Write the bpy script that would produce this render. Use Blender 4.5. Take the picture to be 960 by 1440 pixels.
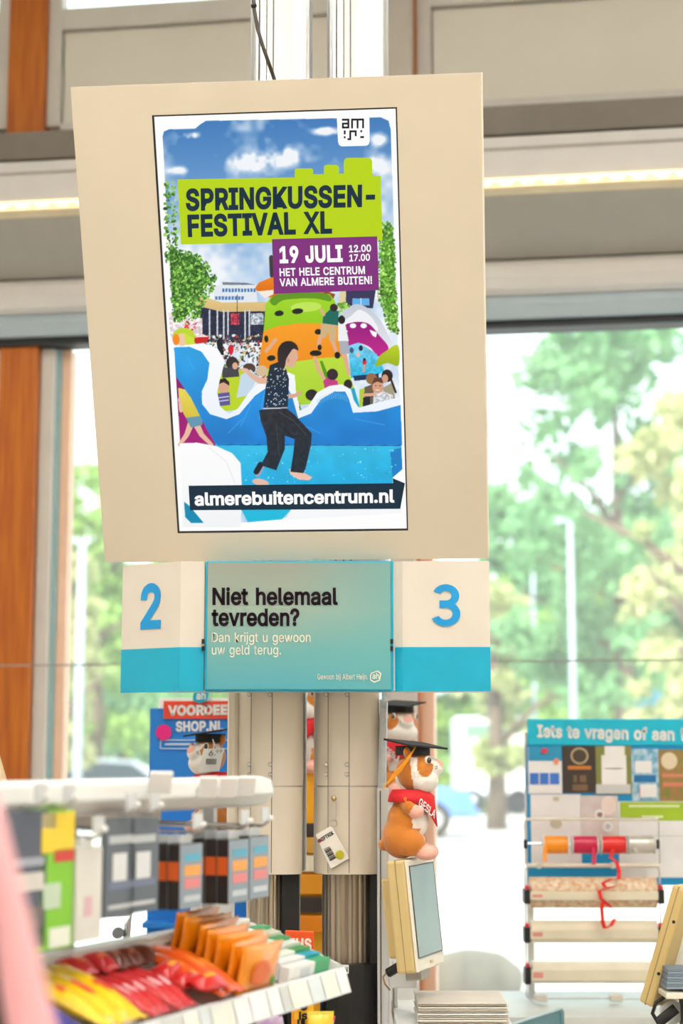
import bpy, math, random
import numpy as np
from mathutils import Matrix, Vector, Euler

random.seed(7)
RNG = np.random.default_rng(7)
scene = bpy.context.scene
for _o in list(bpy.data.objects):
    bpy.data.objects.remove(_o)
col = scene.collection

# ------------------------------------------------------------------ camera
FPX = 2425.0                       # focal length in pixels of the 960x1440 frame
CAM = Vector((0.0, 0.0, 1.40))
PITCH = math.radians(8.2)
cam_data = bpy.data.cameras.new('camera')
cam_data.sensor_fit = 'VERTICAL'
cam_data.sensor_height = 36.0
cam_data.sensor_width = 24.0
cam_data.lens = 36.0 * FPX / 1440.0
cam_data.clip_start = 0.05
cam_data.clip_end = 500
cam_data.dof.use_dof = True
cam_data.dof.focus_distance = 3.62
cam_data.dof.aperture_fstop = 2.9
cam = bpy.data.objects.new('camera', cam_data)
cam.location = CAM
cam.rotation_euler = (math.radians(90) + PITCH, 0, 0)
col.objects.link(cam)
scene.camera = cam

# ------------------------------------------------------------------ world, sun, exposure
world = bpy.data.worlds.new('world')
scene.world = world
world.use_nodes = True
_bg = world.node_tree.nodes['Background']
_bg.inputs[0].default_value = (0.86, 0.94, 1.0, 1)
_bg.inputs[1].default_value = 2.6
sun_data = bpy.data.lights.new('sun', 'SUN')
sun_data.energy = 7.5
sun_data.angle = math.radians(1.0)
sun_data.color = (1.0, 0.95, 0.86)
sun = bpy.data.objects.new('sun', sun_data)
sun.rotation_euler = Euler((math.radians(40), math.radians(-22), 0))
sun.location = (0, 0, 30)
col.objects.link(sun)
vs = scene.view_settings
vs.view_transform = 'Standard'
vs.look = 'None'
vs.exposure = 0.0
vs.gamma = 1.0
vs.use_curve_mapping = False
# the shop's ceiling lamps (their fixtures are built with the ceiling below)
LAMP_SPOTS = [(-1.5, 0.9), (1.3, 0.9), (-1.5, 2.6), (1.3, 2.6), (-1.5, -1.2), (1.3, -1.2)]
LAMP_Z = 4.30
LAMP_W = 23.0
UP_FILL_W = 48.0
for _x, _y in LAMP_SPOTS:
    _l = bpy.data.lights.new('ceiling_lamp_light', 'AREA')
    _l.shape = 'RECTANGLE'
    _l.size, _l.size_y = 0.28, 1.45
    _l.energy = LAMP_W
    _l.color = (1.0, 0.965, 0.92)
    _lo = bpy.data.objects.new('ceiling_lamp_light', _l)
    _lo.location = (_x, _y, LAMP_Z - 0.02)
    col.objects.link(_lo)
    _l2 = _l.copy(); _l2.energy = UP_FILL_W             # upward fill light added to lighten the upper wall
    _lo2 = bpy.data.objects.new('added_up_fill', _l2)
    _lo2.location = (_x, _y, LAMP_Z + 0.09); _lo2.rotation_euler = (math.pi, 0, 0)
    col.objects.link(_lo2)

# ------------------------------------------------------------------ picture geometry
_F = Vector((0, math.cos(PITCH), math.sin(PITCH)))
_U = Vector((0, -math.sin(PITCH), math.cos(PITCH)))
def ray(px, py):
    return _F + Vector((1, 0, 0)) * ((px - 480) / FPX) - _U * ((py - 720) / FPX)
def P(px, py, Y):                  # point of the line of sight at distance Y
    d = ray(px, py)
    return CAM + d * (Y / d.y)
def PZ(px, py, z):                 # point of the line of sight at height z
    d = ray(px, py)
    return CAM + d * ((z - CAM.z) / d.z)
WYAW = math.radians(8.4)
WD = 6.3
WS = Vector((math.cos(WYAW), -math.sin(WYAW), 0))
WN = Vector((math.sin(WYAW), math.cos(WYAW), 0))
WO = Vector((0, WD, 0))
def PWALL(px, py, t=0.0):          # (s, z) on the window wall, t metres into the room
    d = ray(px, py)
    k = ((WO - CAM).dot(WN) - t) / d.dot(WN)
    p = CAM + d * k
    return (p - WO).dot(WS), p.z

# ------------------------------------------------------------------ materials
def lin(c):
    return tuple((v / 255 / 12.92) if v / 255 <= 0.04045 else ((v / 255 + 0.055) / 1.055) ** 2.4 for v in c[:3])
_mats = {}
def mat(name, rgb, rough=0.5, metal=0.0, var=0.06, scale=12.0, emit=0.0, bump=0.0, stretch=None, spec=0.5, coat=0.0, sheen=0.0, rgb2=None, trans=0.0):
    if name in _mats:
        return _mats[name]
    m = bpy.data.materials.new(name)
    m.use_nodes = True
    nt = m.node_tree
    b = nt.nodes['Principled BSDF']
    b.inputs['Roughness'].default_value = rough
    b.inputs['Metallic'].default_value = metal
    b.inputs['Specular IOR Level'].default_value = spec
    b.inputs['Coat Weight'].default_value = coat
    b.inputs['Sheen Weight'].default_value = sheen
    c = lin(rgb)
    tc = nt.nodes.new('ShaderNodeTexCoord')
    mp = nt.nodes.new('ShaderNodeMapping')
    if stretch: mp.inputs['Scale'].default_value = stretch
    nz = nt.nodes.new('ShaderNodeTexNoise')
    nz.inputs['Scale'].default_value = scale
    nz.inputs['Detail'].default_value = 4
    rp = nt.nodes.new('ShaderNodeValToRGB')
    rp.color_ramp.elements[0].position = 0.3
    rp.color_ramp.elements[1].position = 0.7
    if rgb2 is None:
        rp.color_ramp.elements[0].color = tuple(max(0, v * (1 - var)) for v in c) + (1,)
        rp.color_ramp.elements[1].color = tuple(min(1, v * (1 + var)) for v in c) + (1,)
    else:
        rp.color_ramp.elements[0].color = c + (1,)
        rp.color_ramp.elements[1].color = lin(rgb2) + (1,)
    nt.links.new(tc.outputs['Object'], mp.inputs[0])
    nt.links.new(mp.outputs[0], nz.inputs['Vector'])
    nt.links.new(nz.outputs[0], rp.inputs[0])
    nt.links.new(rp.outputs[0], b.inputs['Base Color'])
    if emit:
        nt.links.new(rp.outputs[0], b.inputs['Emission Color'])
        b.inputs['Emission Strength'].default_value = emit
    if bump:
        bp = nt.nodes.new('ShaderNodeBump')
        bp.inputs['Strength'].default_value = bump
        bp.inputs['Distance'].default_value = 0.004
        nt.links.new(nz.outputs[0], bp.inputs['Height'])
        nt.links.new(bp.outputs[0], b.inputs['Normal'])
    if trans:
        tr = nt.nodes.new('ShaderNodeBsdfTranslucent')
        nt.links.new(rp.outputs[0], tr.inputs[0])
        mx = nt.nodes.new('ShaderNodeMixShader')
        mx.inputs[0].default_value = trans
        nt.links.new(b.outputs[0], mx.inputs[1]); nt.links.new(tr.outputs[0], mx.inputs[2])
        nt.links.new(mx.outputs[0], nt.nodes['Material Output'].inputs[0])
    _mats[name] = m
    return m
def mat_glass(name, tint=(0.95, 0.985, 0.97), gloss=0.04, glare_veil=0.055):
    if name in _mats: return _mats[name]
    m = bpy.data.materials.new(name); m.use_nodes = True
    nt = m.node_tree; nt.nodes.remove(nt.nodes['Principled BSDF'])
    t = nt.nodes.new('ShaderNodeBsdfTransparent'); t.inputs[0].default_value = tint + (1,)
    g = nt.nodes.new('ShaderNodeBsdfGlossy'); g.inputs['Roughness'].default_value = 0.02
    x = nt.nodes.new('ShaderNodeMixShader'); x.inputs[0].default_value = gloss
    nt.links.new(t.outputs[0], x.inputs[1]); nt.links.new(g.outputs[0], x.inputs[2])
    d = nt.nodes.new('ShaderNodeBsdfTranslucent'); d.inputs[0].default_value = (1, 1, 1, 1)     # outdoor glare mixed into the pane as a white veil
    y = nt.nodes.new('ShaderNodeMixShader'); y.inputs[0].default_value = glare_veil
    nt.links.new(x.outputs[0], y.inputs[1]); nt.links.new(d.outputs[0], y.inputs[2])
    nt.links.new(y.outputs[0], nt.nodes['Material Output'].inputs[0])
    _mats[name] = m
    return m
def mat_attr(name, rough=0.7, emit=False, bump=0.0, sheen=0.0):
    m = bpy.data.materials.new(name); m.use_nodes = True
    nt = m.node_tree; b = nt.nodes['Principled BSDF']
    a = nt.nodes.new('ShaderNodeAttribute'); a.attribute_name = 'Col'
    b.inputs['Roughness'].default_value = rough
    b.inputs['Sheen Weight'].default_value = sheen
    if emit:
        b.inputs['Base Color'].default_value = (0.01, 0.01, 0.01, 1)
        b.inputs['Specular IOR Level'].default_value = 0.1
        nt.links.new(a.outputs['Color'], b.inputs['Emission Color']); b.inputs['Emission Strength'].default_value = 1.0
    else:
        nt.links.new(a.outputs['Color'], b.inputs['Base Color'])
    if bump:
        tc = nt.nodes.new('ShaderNodeTexCoord'); nz = nt.nodes.new('ShaderNodeTexNoise')
        nz.inputs['Scale'].default_value = 260; bp = nt.nodes.new('ShaderNodeBump')
        bp.inputs['Strength'].default_value = bump; bp.inputs['Distance'].default_value = 0.003
        nt.links.new(tc.outputs['Object'], nz.inputs['Vector']); nt.links.new(nz.outputs[0], bp.inputs['Height']); nt.links.new(bp.outputs[0], b.inputs['Normal'])
    return m
def glow(name, rgb, strength=1.0):    # light given off by a screen picture
    return mat('screen_' + name, rgb, rough=0.8, var=0.0, emit=strength, spec=0.0) if False else _glow(name, rgb, strength)
def _glow(name, rgb, strength):
    k = 'screen_' + name
    if k in _mats: return _mats[k]
    m = bpy.data.materials.new(k); m.use_nodes = True
    b = m.node_tree.nodes['Principled BSDF']
    b.inputs['Base Color'].default_value = (0.01, 0.01, 0.01, 1)
    b.inputs['Specular IOR Level'].default_value = 0.1
    b.inputs['Emission Color'].default_value = lin(rgb) + (1,)
    b.inputs['Emission Strength'].default_value = strength
    _mats[k] = m
    return m

# ------------------------------------------------------------------ mesh helpers
class MB:
    def __init__(s):
        s.v = []; s.f = []
    def add(s, vs_, fs_):
        n = len(s.v)
        s.v += [tuple(p) for p in vs_]
        s.f += [tuple(i + n for i in f) for f in fs_]
        return s
    def box(s, a, b):
        x0, y0, z0 = (min(a[i], b[i]) for i in range(3)); x1, y1, z1 = (max(a[i], b[i]) for i in range(3))
        return s.add([(x0, y0, z0), (x1, y0, z0), (x1, y1, z0), (x0, y1, z0), (x0, y0, z1), (x1, y0, z1), (x1, y1, z1), (x0, y1, z1)],
                     [(0, 3, 2, 1), (4, 5, 6, 7), (0, 1, 5, 4), (1, 2, 6, 5), (2, 3, 7, 6), (3, 0, 4, 7)])
    def obox(s, c, ex, ey, ez):       # oriented box: centre and half vectors
        c, ex, ey, ez = Vector(c), Vector(ex), Vector(ey), Vector(ez)
        if ex.cross(ey).dot(ez) < 0: ex, ey = ey, ex
        vs_ = [c + ex * i + ey * j + ez * k for k in (-1, 1) for (i, j) in ((-1, -1), (1, -1), (1, 1), (-1, 1))]
        return s.add(vs_, [(0, 3, 2, 1), (4, 5, 6, 7), (0, 1, 5, 4), (1, 2, 6, 5), (2, 3, 7, 6), (3, 0, 4, 7)])
    def prism(s, pts, d):             # closed 3D outline swept by vector d
        pts = [Vector(p) for p in pts]; d = Vector(d); n = len(pts)
        nn = Vector((0, 0, 0))
        for i in range(n): nn += pts[i].cross(pts[(i + 1) % n])
        if nn.dot(d) > 0: pts = pts[::-1]
        return s.add(pts + [p + d for p in pts], [tuple(range(n)), tuple(range(2 * n - 1, n - 1, -1))] + [(i, i + n, (i + 1) % n + n, (i + 1) % n) for i in range(n)])
    def tube(s, path, r, seg=8, cap=True):
        path = [Vector(p) for p in path]; n = len(path)
        rr = r if isinstance(r, (list, tuple)) else [r] * n
        base = len(s.v); up = Vector((0, 0, 1)); prev = None
        for i, p in enumerate(path):
            t = (path[min(i + 1, n - 1)] - path[max(i - 1, 0)]).normalized()
            if prev is None:
                a = t.cross(up) if abs(t.z) < 0.95 else t.cross(Vector((1, 0, 0)))
            else:
                a = prev - t * prev.dot(t)
            a.normalize(); prev = a; b = t.cross(a)
            for k in range(seg):
                w = 2 * math.pi * k / seg
                s.v.append(tuple(p + (a * math.cos(w) + b * math.sin(w)) * rr[i]))
        for i in range(n - 1):
            for k in range(seg):
                k2 = (k + 1) % seg
                s.f.append((base + i * seg + k, base + i * seg + k2, base + (i + 1) * seg + k2, base + (i + 1) * seg + k))
        if cap:
            s.f.append(tuple(base + k for k in range(seg))[::-1]); s.f.append(tuple(base + (n - 1) * seg + k for k in range(seg)))
        return s
    def lathe(s, prof, seg=24, c=(0, 0, 0), axis='z', sx=1, sy=1):
        base = len(s.v); n = len(prof)
        for (r, h) in prof:
            for k in range(seg):
                w = 2 * math.pi * k / seg
                x, y = r * math.cos(w) * sx, r * math.sin(w) * sy
                p = (x, y, h) if axis == 'z' else (h, x, y) if axis == 'x' else (y, h, x)
                s.v.append((p[0] + c[0], p[1] + c[1], p[2] + c[2]))
        for i in range(n - 1):
            for k in range(seg):
                k2 = (k + 1) % seg
                s.f.append((base + i * seg + k, base + i * seg + k2, base + (i + 1) * seg + k2, base + (i + 1) * seg + k))
        s.f.append(tuple(base + k for k in range(seg))[::-1]); s.f.append(tuple(base + (n - 1) * seg + k for k in range(seg)))
        return s
    def ball(s, c, r, seg=16, rings=10):
        rx, ry, rz = r if isinstance(r, (list, tuple)) else (r, r, r)
        base = len(s.v)
        s.v.append((c[0], c[1], c[2] - rz))
        for i in range(1, rings):
            a = -math.pi / 2 + math.pi * i / rings
            for k in range(seg):
                w = 2 * math.pi * k / seg
                s.v.append((c[0] + rx * math.cos(a) * math.cos(w), c[1] + ry * math.cos(a) * math.sin(w), c[2] + rz * math.sin(a)))
        s.v.append((c[0], c[1], c[2] + rz)); top = len(s.v) - 1
        for k in range(seg):
            k2 = (k + 1) % seg
            s.f.append((base, base + 1 + k2, base + 1 + k))
            for i in range(rings - 2):
                q = base + 1 + i * seg
                s.f.append((q + k, q + k2, q + seg + k2, q + seg + k))
            q = base + 1 + (rings - 2) * seg
            s.f.append((q + k, q + k2, top))
        return s
    def moved(s, M):
        s.v = [tuple(M @ Vector(p)) for p in s.v]; return s
def mesh(mb, name):
    me = bpy.data.meshes.new(name)
    me.from_pydata(mb.v, [], mb.f); me.update()
    return me
def obj(name, mb, material, parent=None, smooth=False, bevel=0.0, world=False, loc=None, rotz=None, kind=None, label=None, me=None):
    me = me or mesh(mb, name)
    if material is not None and not me.materials: me.materials.append(material)
    if smooth:
        for p in me.polygons: p.use_smooth = True
    o = bpy.data.objects.new(name, me); col.objects.link(o)
    if parent is not None:
        o.parent = parent
        if world:
            o.matrix_parent_inverse = tmat(parent).inverted()
    if loc is not None: o.location = loc
    if rotz is not None: o.rotation_euler.z = rotz
    if bevel:
        b = o.modifiers.new('bevel', 'BEVEL'); b.width = bevel; b.segments = 2; b.limit_method = 'ANGLE'; b.angle_limit = math.radians(35)
    if kind: o['kind'] = kind
    if label: o['label'] = label
    return o
def tmat(o):
    M = Matrix.LocRotScale(o.location, o.rotation_euler, o.scale)
    return tmat(o.parent) @ o.matrix_parent_inverse @ M if o.parent else M
def tag(o, label, cat, group=None):
    o['label'] = label; o['category'] = cat
    if group: o['group'] = group
    return o
def thing(name, label, cat, loc=(0, 0, 0), rot=(0, 0, 0), group=None):
    o = bpy.data.objects.new(name, None); col.objects.link(o)
    o.empty_display_size = 0.05
    o.location = loc; o.rotation_euler = rot if not isinstance(rot, (int, float)) else (0, 0, rot)
    return tag(o, label, cat, group)
def struct(name, mb, material, wall=False, **kw):
    o = obj(name, mb, material, **kw)
    if wall:
        o.location = WO; o.rotation_euler.z = -WYAW
    o['kind'] = 'structure'
    return o
def copy_tree(o, parent=None):
    c = o.copy(); col.objects.link(c); c.parent = parent
    for ch in list(o.children): copy_tree(ch, c)
    return c
_font_cap = [None]
GLYPHS = {}
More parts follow.
